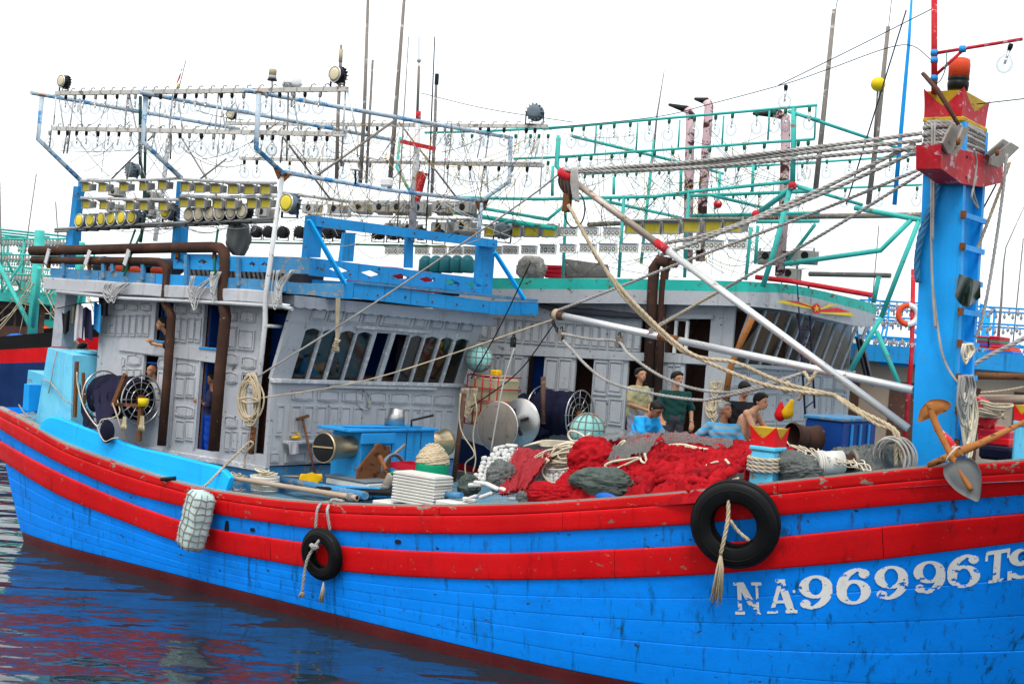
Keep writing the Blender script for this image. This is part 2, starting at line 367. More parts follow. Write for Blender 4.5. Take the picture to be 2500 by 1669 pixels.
zz=_mul(n,l,sx.outputs['Z'],_mul(n,l,nz,.09),'ADD');fr=_mul(n,l,_mul(n,l,zz,11),0,'ADD');f1=n.new('ShaderNodeMath');f1.operation='FRACT';l.new(fr,f1.inputs[0])
cr=n.new('ShaderNodeValToRGB');cr.color_ramp.interpolation='CONSTANT';e=cr.color_ramp.elements;e[0].color=(.03,.26,.48,1);e[0].position=0;e[1].position=.52;e[1].color=(.19,.21,.23,1)
q=e.new(.74);q.color=(.05,.30,.52,1);q=e.new(.84);q.color=(.20,.21,.20,1);l.new(f1.outputs[0],cr.inputs[0]);l.new(cr.outputs[0],b.inputs['Base Color']);b.inputs['Roughness'].default_value=.9
def glass(name,tint=(.95,.97,.98),opac=.12,rough=.03,mx_=.85,edge=1.0):
 m,n,l,b,out=_nt(name);b.inputs['Base Color'].default_value=(*tint,1);b.inputs['Roughness'].default_value=rough;b.inputs['Metallic'].default_value=0
 g=n.new('ShaderNodeBsdfGlossy');g.inputs['Roughness'].default_value=rough;g.inputs['Color'].default_value=(1,1,1,1)
 t=n.new('ShaderNodeBsdfTransparent')
 lw=n.new('ShaderNodeLayerWeight');lw.inputs['Blend'].default_value=.35;l.new(_mix(n,l,lw.outputs['Facing'],tint,tuple(x*edge for x in tint)),t.inputs['Color']);mr=n.new('ShaderNodeMapRange');mr.inputs['To Min'].default_value=opac;mr.inputs['To Max'].default_value=mx_;l.new(lw.outputs['Facing'],mr.inputs['Value'])
 mx=n.new('ShaderNodeMixShader');l.new(mr.outputs[0],mx.inputs[0]);l.new(t.outputs[0],mx.inputs[1]);l.new(g.outputs[0],mx.inputs[2]);l.new(mx.outputs[0],out.inputs[0]);n.remove(b);return m
glass('bulb_glass',(.93,.94,.945),.03,.02,.16,.55)  # refraction at the bulb outline is put into the tint as a darker rim
glass('window_glass',(.50,.52,.50),.03,.05,.22)
def netmat(name,col,cell,width,dens=.0):
 m,n,l,b,out=_nt(name)
 p=_pos(n,l,(1,1,1));sx=n.new('ShaderNodeSeparateXYZ');l.new(p,sx.inputs[0]);nz=_noise(n,l,p,3.0,3);nzz=_mul(n,l,nz,cell*9)
 a=_mul(n,l,_mul(n,l,sx.outputs['X'],_mul(n,l,sx.outputs['Y'],.7),'ADD'),nzz,'ADD');c=_mul(n,l,_mul(n,l,sx.outputs['Z'],_mul(n,l,sx.outputs['Y'],.7),'ADD'),nzz,'ADD')
 ms=[]
 for s1 in(1,-1):
  u=_mul(n,l,a,_mul(n,l,c,s1),'ADD');w=_mul(n,l,u,1/cell);fx=n.new('ShaderNodeMath');fx.operation='FRACT';l.new(w,fx.inputs[0])
  ms.append(_mul(n,l,fx.outputs[0],width,'LESS_THAN'))
 mk=_mul(n,l,ms[0],ms[1],'MAXIMUM');b.inputs['Base Color'].default_value=(*col,1);b.inputs['Roughness'].default_value=.9
 l.new(_mul(n,l,mk,dens,'MAXIMUM'),b.inputs['Alpha']);return m
netmat('net_grey',(.12,.13,.125),.035,.32,.12);netmat('net_grey_dense',(.10,.11,.105),.03,.45,.35);netmat('net_red_open',(.26,.006,.012),.03,.5,.45);netmat('net_green',(.05,.13,.02),.03,.5,.5)
paint('boom_worn',(.40,.33,.27),.2,(.20,.11,.07),.5,(.55,.52,.48),.6,.5,.15,metal=.3)
m,n,l,b,out=_nt('stain')
p=_pos(n,l,(6,6,1.2));nz=_noise(n,l,p,4,6,.7,.38,.62);b.inputs['Base Color'].default_value=(.010,.026,.022,1);b.inputs['Roughness'].default_value=.7;l.new(_mul(n,l,nz,.42),b.inputs['Alpha'])
m,n,l,b,out=_nt('stain_rust')
p=_pos(n,l,(7,7,1.5));nz=_noise(n,l,p,4,6,.7,.36,.60);b.inputs['Base Color'].default_value=(.035,.022,.008,1);b.inputs['Roughness'].default_value=.8;l.new(_mul(n,l,nz,.7),b.inputs['Alpha'])
# water
m,n,l,b,out=_nt('water')
b.inputs['Base Color'].default_value=(.010,.020,.026,1);b.inputs['Roughness'].default_value=.03;b.inputs['IOR'].default_value=1.33
b.inputs['Specular IOR Level'].default_value=.62
_ca,_sa=math.cos(YAW),math.sin(YAW)
g=n.new('ShaderNodeNewGeometry');mp=n.new('ShaderNodeMapping');mp.inputs['Rotation'].default_value=(0,0,-YAW);l.new(g.outputs['Position'],mp.inputs['Vector'])
mp2=n.new('ShaderNodeMapping');mp2.inputs['Scale'].default_value=(.8,1.25,1);l.new(mp.outputs[0],mp2.inputs['Vector'])
h1=_noise(n,l,mp2.outputs[0],.50,2,.4);h2=_noise(n,l,mp2.outputs[0],1.4,2,.4);h3=_noise(n,l,mp2.outputs[0],9,2,.5)
hh=_mul(n,l,_mul(n,l,h1,1.0),_mul(n,l,_mul(n,l,h2,.34),_mul(n,l,h3,.012),'ADD'),'ADD')
bn=n.new('ShaderNodeBump');bn.inputs['Strength'].default_value=1.0;bn.inputs['Distance'].default_value=.15;l.new(hh,bn.inputs['Height']);l.new(bn.outputs[0],b.inputs['Normal'])
mb=MB();mb.add([(-1500,-600,0),(1500,-600,0),(1500,2500,0),(-1500,2500,0)],[(0,1,2,3)])
water=mb.build('water','water');water['kind']='structure'
# near boat: hull lines
YC=3.45
LINES={'gun':[(0,997),(70,1030),(153,1082),(245,1116),(306,1137),(392,1165),(474,1188),(531,1199),(684,1220),(806,1229),(959,1234),(1100,1234),(1309,1228),(1487,1216),(1702,1198),(1883,1178),(2194,1143.5),(2306,1134),(2500,1122)],'urb':[(0,1043),(153,1131),(306,1200),(438,1232),(552,1258),(763,1289),(959,1300),(1200,1303),(1398,1293),(1693,1278),(1914,1254),(2302,1219),(2500,1204)],'lrt':[(0,1073),(153,1156),(306,1223),(438,1269),(500,1287),(760,1326),(959,1341),(1200,1350),(1398,1344),(1711,1329),(1914,1307),(2310,1266),(2500,1250)],'lrb':[(0,1116),(153,1211),(306,1271),(422,1317),(500,1338),(760,1385),(959,1404),(1200,1414.5),(1398,1412),(1755,1399),(1914,1383),(2116,1367),(2500,1318)]}
def Yg(X):
 y=-.30
 if X>4:y+=.037*(X-4)**2
 if X<-6:y+=.03*(X+6)**2
 return y
def Yw(X):
 y=0.0
 if X>2:y+=.018*(X-2)**2+.00055*(X-2)**4
 if X<-6:y+=.035*(X+6)**2
 return y
LZ={}
def _fit(name,yf):
 xs,zs=[],[]
 for q in LINES[name]:
  Y=-.2
  for _ in range(25):
   P=S('P',q[0],q[1],Y);Y=Y*.5+.5*yf(P.x,P.z)
  xs.append(P.x);zs.append(P.z)
 s0=(zs[1]-zs[0])/(xs[1]-xs[0]);xs=[xs[0]-2.5]+xs;zs=[zs[0]-2.5*s0*.8]+zs
 s1=(zs[-1]-zs[-3])/(xs[-1]-xs[-3]);xs+=[xs[-1]+2,xs[-1]+5];zs+=[zs[-1]+2*s1,zs[-1]+5*s1]
 gx=np.linspace(xs[0],xs[-1],240);gz=np.interp(gx,xs,zs)
 k=np.exp(-np.linspace(-2,2,19)**2);k/=k.sum();pad=np.concatenate([gz[0]+(gz[1]-gz[0])*np.arange(-9,0),gz,gz[-1]+(gz[-1]-gz[-2])*np.arange(1,10)])
 LZ[name]=(gx,np.convolve(pad,k,'valid'))
def lz(name,X):return float(np.interp(X,*LZ[name]))
_fit('gun',lambda X,z:Yg(X))
def hullY(X,z):
 zg=lz('gun',X);w=max(0.0,min(1.15,z/zg));yw,yg=Yw(X),Yg(X)
 if z<0:return min(YC,yw+.5*z*z*.6)
 return min(YC,yw+(yg-yw)*w**.8)
for _q in('urb','lrt','lrb'):_fit(_q,hullY)
def Xaft(z):return-8.62-.48*max(0,z)+(.1*z if z<0 else 0)
def hull_raycast(c,x,y):
 Y=0.3
 for _ in range(40):
  P=S(c,x,y,Y);Y=Y*.6+.4*hullY(P.x,P.z)
 return P
def hull_normal(P):
 e=.02;dx=(hullY(P.x+e,P.z)-hullY(P.x-e,P.z))/(2*e);dz=(hullY(P.x,P.z+e)-hullY(P.x,P.z-e))/(2*e)
 return Vector((dx,-1,dz)).normalized()
def xstem(z):
 lo,hi=6.0,16.0
 for _ in range(30):
  mid=(lo+hi)/2
  if hullY(mid,z)<YC-.02:lo=mid
  else:hi=mid
 return lo
_XSZ=np.linspace(-.8,5.5,64);_XSX=[xstem(max(.05,z))for z in _XSZ]
def xst(z):return float(np.interp(z,_XSZ,_XSX))
boat=thing('fishing_boat','nearest boat, blue wooden hull with two red rails and NA 96996 TS on its bow','boat',(0,0,0))
hull=holder('hull',boat)
NX=90
def zline(fr):
 return lambda X:(.20+(lz('lrb',X)-.20)*fr)
def strip(zlo,zhi,proud,nz=4,round_=.012,side=1,x0=None,x1=None,nx=NX):
 """a plank run lying on the hull between two height lines, standing 'proud' of the hull surface"""
 P=[]
 zm=.5*(zlo(0)+zhi(0));xa=Xaft(zhi(-9))if x0 is None else x0;xb=max(xst(zlo(13)),xst(zhi(13)))if x1 is None else x1
 for i in range(nx+1):
  X=xa+(xb-xa)*i/nx;a,b_=zlo(X),zhi(X);row=[]
  for t,dr in((0,1),(.025,.35),(.07,.05),(.3,0),(.5,0),(.7,0),(.93,.05),(.975,.35),(1,1)):
   z=a+(b_-a)*t;Xs=min(max(X,Xaft(z))if x0 is None else X,xst(z));q=proud-round_*dr
   Y=min(hullY(Xs,z),YC);nrm=hull_normal(Vector((Xs,Y,z)))
   p=Vector((Xs,Y,z))+nrm*q
   if side<0:p.y=2*YC-p.y
   row.append(p)
  t0=Vector(row[0]);t1=Vector(row[-1]);ins=.05
  Yi=1 if side>0 else-1
  row=[t0+Vector((0,ins*Yi,0))]+row+[t1+Vector((0,ins*Yi,0))]
  P.append(row)
 mb=MB().grid(P);return mb
strip(lambda X:-.7,lambda X:.20,.0,6).build('boot_top','boot_red',hull)
NST=5
for i in range(NST):
 a,b_=i/NST,(i+1)/NST
 strip(lambda X,a=a:zline(a)(X)+.0006,lambda X,b_=b_:zline(b_)(X)-.0006,.006+.003*(i%2),5,.003).build('plank','hull_blue',hull)
strip(lambda X:lz('lrt',X)-.02,lambda X:lz('urb',X)+.02,.004,3).build('plank','waist_blue',hull)
capz=lambda X:lz('gun',X)-.34*(lz('gun',X)-lz('urb',X))
def rail(zlo,zhi,proud,mat,cuts,parent):
 for k in range(len(cuts)-1):
  x0=Xaft(zhi(-9))if k==0 else cuts[k]+.003;x1=xst(zhi(13.5))if k==len(cuts)-2 else cuts[k+1]-.003
  strip(zlo,zhi,proud+.003*(k%2),4,.014,1,x0,x1,max(10,int((x1-x0)*4))).build('rail_plank',mat,parent)
rails=holder('rub_rail',boat);rail(lambda X:lz('urb',X),lambda X:capz(X)-.004,.045,'rail_red',[-9.5,-6.1,-2.2,4.6,9.9,14],rails)
rail(lambda X:capz(X),lambda X:lz('gun',X),.040,'cap_red',[-9.5,-3.6,2.4,7.6,14],rails)
rails2=holder('rub_rail',boat);rail(lambda X:lz('lrb',X),lambda X:lz('lrt',X),.045,'rail_red',[-9.5,-7.3,-1.2,5.4,8.8,14],rails2)
P=[]
for i in range(61):
 u=i/60;row=[]
 for j in range(11):
  z=-.7+j/10*1.0;zt=lz('gun',Xaft(2.6)+u*20)
  z=-.7+(zt+.7-.02)*j/10;X=Xaft(z)+(xstem(max(z,.1))-Xaft(z))*u
  row.append(Vector((X,2*YC-hullY(X,z),z)))
 P.append(row)
MB().grid(P).build('far_side','hull_blue',hull)
P=[]
for j in range(13):
 z=-.7+(lz('gun',-9.6)+.7)*j/12;X=Xaft(z);y0=hullY(X,z)+.01
 P.append([Vector((X,y0+(2*YC-2*y0)*k/8,z))for k in range(9)])
MB().grid(P).build('transom','hull_blue',hull)
dz=lambda X:lz('gun',X)-(.16 if X<5 else .16+.02*(X-5))
P=[[Vector((X,Yg(X)+.02+(2*YC-2*(Yg(X)+.02))*k/10,dz(X)+.10*math.sin(math.pi*k/10)))for k in range(11)]for X in np.linspace(-9.75,xstem(lz('gun',13))-.15,60)]
MB().grid(P).build('deck','deck_blue',boat)
for sgn in(1,-1):
 P=[]
 for X in np.linspace(-9.75,xstem(lz('gun',13))-.1,110):
  z=lz('gun',X);y=Yg(X);ys=[y-.035,y-.035,y+.15,y+.15];zs=[z-.012,z+.016,z+.016,z-.2]
  P.append([Vector((X,a if sgn>0 else 2*YC-a,c))for a,c in zip(ys,zs)])
 MB().grid(P,False).build('gunwale_board','wood_gunwale',boat)
MB().tube([V(xst(z)+.02,YC,z)for z in np.linspace(-.6,lz('gun',14)+.35,16)],.10,8).build('stem_post','hull_blue',hull)
for c,x,y,w in(('B2',385,1085,.12),('B2',1545,1180,.13),('B2',180,1060,.10)):
 p=hull_raycast(c,x,y);nn=hull_normal(p)
 t=Vector((1,0,.06)).normalized();q=MB()
 for k in range(1):q.prism([p+nn*.012+t*(w/2*math.cos(a))+Vector((0,0,(.035 if y!=1060 else .16)*math.sin(a)))for a in np.linspace(0,2*math.pi,13)[:-1]],nn*.006)
 q.build('scupper','black_plastic',boat)
def ell(x,y,cx,cy,rx,ry):return((x-cx)/rx)**2+((y-cy)/ry)**2
def g9(x,y):
 ring=(ell(x,y,.5,.66,.48,.34)<1)and not(ell(x,y,.5,.67,.20,.25)<1)
 tail=(ell(x,y,.36,.52,.62,.52)<1)and not(ell(x,y,.28,.53,.42,.44)<1)and x>.42 and y<.62
 tail2=(ell(x,y,.40,.42,.42,.42)<1)and not(ell(x,y,.40,.46,.30,.36)<1)and y<.2 and x<.6
 ballp=ell(x,y,.20,.17,.15,.125)<1
 return ring or tail or tail2 or ballp
def g6(x,y):return g9(1-x,1-y)
def gN(x,y):
 if 0.02<x<.36 and(y<.09):return True
 if .0<x<.34 and y>.91:return True
 if .62<x<.98 and y>.91:return True
 if .12<x<.26:return True
 if .76<x<.86 and y>0:return True
 d=x-(.12+(1-y)*.56);return-.02<d<.24
def gA(x,y):
 if y<.09 and(x<.36 or x>.60):return True
 if .30<x<.62 and y>.92:return True
 l_=.5-(1-y)*.36;r_=.5+(1-y)*.36
 if abs(x-l_-.0)<.07 and y<.98:return True
 if abs(x-r_+.04)<.13 and y<.98:return True
 return .30<y<.38 and l_<x<r_
def gT(x,y):
 if y>.88:return x>.02
 if y>.70 and(x<.10 or x>.90):return True
 if .36<x<.64:return True
 return y<.09 and .2<x<.8
def gS(x,y):
 top=(ell(x,y,.5,.72,.46,.30)<1)and not(ell(x,y,.52,.72,.20,.19)<1)and(x<.55 or y>.78)
 bot=(ell(x,y,.5,.29,.48,.30)<1)and not(ell(x,y,.48,.29,.22,.19)<1)and(x>.45 or y<.22)
 return top or bot or(x<.14 and y<.3)or(x>.84 and y>.68)
def gdot(x,y):return ell(x,y,.5,.5,.5,.5)<1
GL=[('letter_n',gN,(372,1128),(552,1128),(362,925),.5),('letter_a',gA,(575,1122),(765,1118),(568,908),.45),('dot',gdot,(735,992),(752,992),(735,972),.1),('digit_nine',g9,(772,1098),(990,1088),(768,886),.12),('digit_six',g6,(1008,1070),(1232,1055),(1002,844),.15),('digit_nine',g9,(1252,1038),(1470,1024),(1240,828),.38),('digit_nine',g9,(1492,1000),(1700,988),(1486,796),.45),('digit_six',g6,(1702,966),(1916,950),(1698,758),.40),('letter_t',gT,(1932,936),(2086,912),(1946,732),.25),('letter_s',gS,(2080,912),(2270,886),(2088,722),.2)]
for gi,(nm,fn,bl,br,tl,wear)in enumerate(GL):
 nx,ny=(56,84)if nm!='dot' else(12,12)
 bl=Vector(bl);br=Vector(br);tl=Vector(tl);mb=MB();idx={}
 C={}
 for i in range(0,9):
  for j in range(0,9):
   q=bl+(br-bl)*(i/8)+(tl-bl)*(j/8);C[i,j]=hull_raycast('B4',q.x,q.y)
 def at(u,v):
  a,b_=min(7,int(u*8)),min(7,int(v*8));s,t=u*8-a,v*8-b_
  return C[a,b_]*(1-s)*(1-t)+C[a+1,b_]*s*(1-t)+C[a,b_+1]*(1-s)*t+C[a+1,b_+1]*s*t
 nn=hull_normal(C[4,4]);vs=[];fs=[]
 def vid(i,j):
  if(i,j)not in idx:idx[i,j]=len(vs);vs.append(at(i/nx,j/ny)+nn*.019)
  return idx[i,j]
 for i in range(nx):
  for j in range(ny):
   u,v=(i+.5)/nx,(j+.5)/ny
   if not fn(u,v):continue
   w=mnoise.fractal(Vector((u*3.1+gi*7.3,v*7+gi,.5)),.7,2.1,5);lim=.66-wear*(.12+.80*(1-v))
   if w>lim:continue
   fs.append((vid(i,j),vid(i+1,j),vid(i+1,j+1),vid(i,j+1)))
 mb.add(vs,fs,True);o=mb.build(nm,'letter_white',hull)
top=[(345,222),(430,183),(620,245),(800,312),(1080,420),(1350,482),(1600,545),(1770,590),(1850,668)]
bot=[(330,300),(470,362),(640,436),(820,500),(1090,585),(1370,668),(1600,732),(1740,760),(1815,772)]
A=spline([S('B1',x,y,-.14)for x,y in top],4);Bp=spline([S('B1',x,y,-.14)-Vector((0,0,.06))for x,y in bot],4);mb=MB();P=[]
for a,b_ in zip(A,Bp):
 hz=Vector((0,0,.012));P.append([b_+V(0,-.055,0),lerp(b_,a,.5)+V(0,-.058,0),a+V(0,-.05,-.03),a+V(0,-.03,0),a+V(0,.05,0),a+V(0,.06,-.03),b_+V(0,.06,0)])
mb.grid(P,False);mb.prism(P[0],V(-.001,0,0));mb.prism(P[-1],V(.001,0,0));mb.build('bulwark','bulwark_blue',boat)
def run(c,x,y0,y1,w,mat='stain',lift=.016):
 top,bot_=hull_raycast(c,x,y0),hull_raycast(c,x+(y1-y0)*-.03,y1);P=[]
 for i in range(9):
  t=i/8;z=top.z+(bot_.z-top.z)*t;X=top.x+(bot_.x-top.x)*t+.006*math.sin(7*t+x);ww=w*.32*(.5+.5*math.sin(math.pi*min(1,.25+t*.9)))*(1+.4*math.sin(9*t+x));row=[]
  for s_ in(-1,-.3,.3,1):q=V(X+s_*ww,hullY(X+s_*ww,z),z);row.append(q+hull_normal(q)*lift)
  P.append(row)
 MB().grid(P).build('rust_run',mat,hull)
for a in((640,930,1190,.018),(725,930,1090,.035),(800,940,1220,.02),(893,990,1300,.02),(95,600,880,.012),(370,860,960,.012),(1465,1280,1400,.02),(1800,1285,1560,.03),(1990,1300,1560,.06),(2060,1480,1560,.03),(585,610,720,.015),(1337,870,960,.015)):run('B1',*a)
for a in((165,1275,1560,.03),(360,1300,1568,.08),(415,1340,1560,.03),(1655,1470,1590,.02),(432,1045,1140,.03),(535,1045,1140,.015),(640,1050,1160,.012),(765,1085,1185,.012),(2235,1165,1270,.05),(2120,1125,1260,.02)):run('B2',*a)
for a in((170,880,960,.03),(1750,810,960,.04),(1810,830,950,.06),(300,930,1030,.05),(1250,905,980,.03),(1900,860,950,.03)):run('B3',*a)
for a in((780,500,620,.09),(1110,485,580,.05),(1400,455,545,.05),(1745,418,535,.09),(1850,470,500,.04),(2080,390,450,.05)):run('B4',*a,'stain_rust')
for a in((360,1175,1290,.05),(178,1330,1480,.05),(392,1350,1420,.025),(605,1440,1510,.02),(1735,1290,1350,.08),(1945,1375,1440,.07),(1795,1030,1120,.06),(1370,1040,1110,.06),(1455,1150,1235,.06),(1440,1260,1300,.05),(1115,1195,1260,.03),(1510,990,1080,.03),(1235,1170,1200,.05),(1690,1190,1260,.04),(2060,1010,1060,.04),(655,1545,1568,.02),(1925,1500,1568,.03),(545,1185,1205,.07),(800,835,870,.05)):run('B4',*a)
# helpers for boards and panels
def quadS(c,pts,Y,th,name,mat,parent,build=True):
 mb=MB().prism([S(c,x,y,Y)for x,y in pts],V(0,th,0));return mb.build(name,mat,parent)
def quadF(c,pts,X,th,name,mat,parent):
 mb=MB().prism([F(c,x,y,X)for x,y in pts],V(-th,0,0));return mb.build(name,mat,parent)
def panel(pts,nrm,name,mat,parent,prof=((1.06,0),(1.05,.032),(.95,.032),(.93,.001),(.83,.001),(.80,.024))):
 pts=[Vector(p)for p in pts];nrm=Vector(nrm);c=sum(pts,Vector())/len(pts);n=len(pts);vs=[];fs=[]
 sz=min((pts[0]-pts[n//2]).length,9);k_in=[]
 for sc,h in prof:vs+=[c+(p-c)*sc+nrm*h for p in pts]
 for i in range(len(prof)-1):fs+=[(i*n+k,i*n+(k+1)%n,(i+1)*n+(k+1)%n,(i+1)*n+k)for k in range(n)]
 fs.append(tuple((len(prof)-1)*n+k for k in range(n)))
 return MB().add(vs,fs).build(name,mat,parent)
def rectpts(o,ax,w,h):o=Vector(o);ax=Vector(ax);z=V(0,0,1);return[o,o+ax*w,o+ax*w+z*h,o+z*h]
def lozenge(o,ax,w,h,bulge=.18):
 o=Vector(o);ax=Vector(ax);p=[]
 for i in range(7):t=i/6;p.append(o+ax*(w*t)+V(0,0,-h*bulge*math.sin(math.pi*t)))
 for i in range(7):t=1-i/6;p.append(o+ax*(w*t)+V(0,0,h+h*bulge*math.sin(math.pi*t)))
 return p
def wall_with_holes(rng,holes,fn,th,name,mat,parent):
 us=sorted({rng[0],rng[1],*[a for h_ in holes for a in(h_[0],h_[1])if rng[0]<a<rng[1]]});vs_=sorted({rng[2],rng[3],*[a for h_ in holes for a in(h_[2],h_[3])if rng[2]<a<rng[3]]})
 solid={}
 for i in range(len(us)-1):
  for j in range(len(vs_)-1):
   cu,cv=(us[i]+us[i+1])/2,(vs_[j]+vs_[j+1])/2;solid[i,j]=not any(h_[0]<cu<h_[1]and h_[2]<cv<h_[3]for h_ in holes)
 mb=MB();th=Vector(th)
 for(i,j),ok in solid.items():
  if not ok:continue
  a=[fn(us[i],vs_[j]),fn(us[i+1],vs_[j]),fn(us[i+1],vs_[j+1]),fn(us[i],vs_[j+1])];b_=[p+th for p in a]
  mb.add(a,[(0,1,2,3)]);mb.add(b_,[(3,2,1,0)])
  for(di,dj),(k,m_)in{(0,-1):(0,1),(1,0):(1,2),(0,1):(2,3),(-1,0):(3,0)}.items():
   if not solid.get((i+di,j+dj),False):mb.add([a[k],a[m_],b_[m_],b_[k]],[(0,1,2,3)])
 return mb.build(name,mat,parent)
def diamond_board(p00,p10,p11,p01,th,us,wu,hv,name,mat,parent):
 def at(u,v):return lerp(lerp(p00,p10,u),lerp(p01,p11,u),v)
 mb=MB();cuts=[0]+[(a+b_)/2 for a,b_ in zip(us,us[1:])]+[1]
 for i,uc in enumerate(us):
  a,b_=cuts[i],cuts[i+1]
  mb.prism([at(*q)for q in((a,.5),(uc-wu,.5),(uc,.5+hv),(uc+wu,.5),(b_,.5),(b_,1),(a,1))],th)
  mb.prism([at(*q)for q in((a,0),(b_,0),(b_,.5),(uc+wu,.5),(uc,.5-hv),(uc-wu,.5),(a,.5))],th)
 return mb.build(name,mat,parent)
# wheelhouse
house=holder('deckhouse',boat)
WY=.72;WX=-2.45
def sx(x):return S('A5',x,850,WY).x
def r5(x0,x1,y0,y1):
 xm,ym=(x0+x1)/2,(y0+y1)/2
 return(S('A5',x0,ym,WY).x,S('A5',x1,ym,WY).x,S('A5',xm,y1,WY).z,S('A5',xm,y0,WY).z)
openings=[r5(1102,1228,508,790),r5(1447,1560,535,838),r5(1015,1118,893,1085),r5(1404,1522,940,1568),r5(1838,1962,555,1600)]
XA=S('A5',705,700,WY).x;ZB=2.22;ZT=5.10
wall_with_holes((XA,WX,ZB,ZT),openings,lambda u,v:V(u,WY,v),(0,.06,0),'side_wall','house_grey',house)
ny_=V(0,-1,0);ax=V(1,0,0)
def P5(x0,x1,y0,y1,kind):
 a,b_,z0,z1=r5(x0,x1,y0,y1);o=V(a,WY-.001,z0)
 panel(lozenge(o+V(0,0,.0),ax,b_-a,z1-z0)if kind=='o' else rectpts(o,ax,b_-a,z1-z0),ny_,'wall_panel','house_grey',house)
for i,x in enumerate((808,902,997)):
 P5(x,x+76,528+i*3,565+i*3,'o');P5(x-18,x+18,605,750,'r');P5(x+28,x+64,607,752,'r')
P5(735,775,605,745,'r')
for x in(1245,1345):
 P5(x,x+82,545,590,'o');P5(x,x+36,625,790,'r');P5(x+46,x+84,630,795,'r')
P5(1575,1680,590,640,'o');P5(1705,1815,590,650,'o');P5(1580,1618,690,840,'r');P5(1630,1675,690,845,'r');P5(1692,1805,715,850,'r')
P5(870,888,915,960,'o');P5(908,1000,900,950,'o');P5(870,900,990,1060,'r');P5(912,948,990,1080,'r');P5(958,1000,990,1085,'r');P5(1128,1215,930,975,'o');P5(1128,1160,1010,1150,'r')
for x0,x1,ys in((1236,1395,(945,1250)),(1585,1700,(880,1010,1325)),(1705,1830,(905,1020,1330))):
 for k,y in enumerate(ys):
  P5(x0+14,x1-14,y+12,y+68,'o');w=(x1-x0-40)/2
  P5(x0+14,x0+14+w,y+105,y+240,'r')if y>900 and not(k==1 and len(ys)==3)else None
  P5(x1-14-w,x1-14,y+105,y+240,'r')if y>900 and not(k==1 and len(ys)==3)else None
a=S('A5',838,775,WY-.04);b_=S('A5',1532,850,WY-.04);c_=S('A5',1532,945,WY-.04);d_=S('A5',838,855,WY-.04)
MB().prism([d_,c_,b_,a],V(0,.05,0)).build('belt_board','house_grey',house)
for x,y0,y1 in((1100,500,800),(1236,510,800),(1442,530,850),(1565,540,850),(1400,930,1560),(1526,950,1568),(1832,555,1568),(1228,905,1540)):
 p,q=S('A5',x,(y0+y1)/2,WY),None;z0,z1=S('A5',x,y1,WY).z,S('A5',x,y0,WY).z
 MB().cbox((p.x-.025,WY-.028,max(z0,2.2)),(p.x+.025,WY-.002,z1),.006).build('door_post','house_grey_plain',house)
for o_ in openings[:2]:MB().cbox((o_[0]-.03,WY-.07,o_[2]-.04),(o_[1]+.03,WY+.06,o_[2]-.002),.006).build('window_sill','sky_blue',house)
MB().box((XA,WY+.02,1.6),(WX-.03,6.1,2.22)).build('plinth','weathered_blue',house)
MB().cbox((XA,WY-.05,2.14),(WX+.02,WY+.02,2.24),.01).build('threshold','house_grey_worn',house)
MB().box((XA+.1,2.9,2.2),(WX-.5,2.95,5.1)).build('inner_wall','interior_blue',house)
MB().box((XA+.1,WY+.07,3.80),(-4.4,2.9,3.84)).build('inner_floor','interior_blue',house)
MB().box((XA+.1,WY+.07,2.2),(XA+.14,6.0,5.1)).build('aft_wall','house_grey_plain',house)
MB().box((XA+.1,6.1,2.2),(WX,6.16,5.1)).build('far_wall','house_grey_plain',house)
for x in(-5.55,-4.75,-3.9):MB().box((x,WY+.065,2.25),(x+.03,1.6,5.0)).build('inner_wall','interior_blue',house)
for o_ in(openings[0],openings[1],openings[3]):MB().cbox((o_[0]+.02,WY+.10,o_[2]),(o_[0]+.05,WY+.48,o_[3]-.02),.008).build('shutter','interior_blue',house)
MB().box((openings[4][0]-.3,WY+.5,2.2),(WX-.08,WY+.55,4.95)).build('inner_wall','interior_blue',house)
FY0=F('A6',240,1330,WX).y;FY1=F('A6',1650,1400,WX).y
ZS0=F('A6',240,1335,WX).z;ZS1=F('A6',1640,1400,WX).z;ZS=(ZS0+ZS1)/2
MB().box((WX,WY-.0,2.25),(WX-.06,FY1,ZS)).build('front_wall','house_grey',house)
nx_=V(1,0,0);ay=V(0,1,0)
def fy(c,x,y):return F(c,x,y,WX)
def PF(c,x0,x1,y0,y1,kind,X=WX):
 a=F(c,x0,(y0+y1)/2,X);b2=F(c,x1,(y0+y1)/2,X);z0=F(c,(x0+x1)/2,y1,X).z;z1=F(c,(x0+x1)/2,y0,X).z
 o=V(X+.001,a.y,z0);panel(lozenge(o,ay,b2.y-a.y,z1-z0,.16)if kind=='o' else rectpts(o,ay,b2.y-a.y,z1-z0),nx_,'wall_panel','house_grey',house)
for i,(x0,x1)in enumerate(((355,515),(550,708),(740,895),(938,1070),(1098,1245),(1275,1420),(1443,1585))):PF('A6',x0,x1,1422+i*7,1482+i*7,'o')
for i,(x0,x1)in enumerate(((570,616),(680,750),(782,852),(884,954),(985,1052),(1080,1146),(1178,1246),(1368,1432),(1462,1526),(1556,1618),(1645,1708),(1733,1793),(1824,1880),(1910,1962))):PF('B2',x0,x1,95+i*3,330,'r')
for x0,x1 in((525,580),(640,800),(835,990),(1020,1200)):PF('B2',x0,x1,475,545,'r')
for yy,nm in((WY-.03,'corner_post'),(FY1-.06,'corner_post')):MB().cbox((WX-.05,yy,2.2),(WX+.035,yy+.10,ZS-.01),.008).build(nm,'house_grey',house)
MB().cbox((WX-.02,WY-.06,ZS-.02),(WX+.11,FY1+.06,ZS+.06),.015).build('window_sill','house_grey_worn',house)
MB().cbox((WX+.02,WY+1.4,ZS-.09),(WX+.09,FY1-.9,ZS-.025),.01).build('sill_board','house_grey',house)
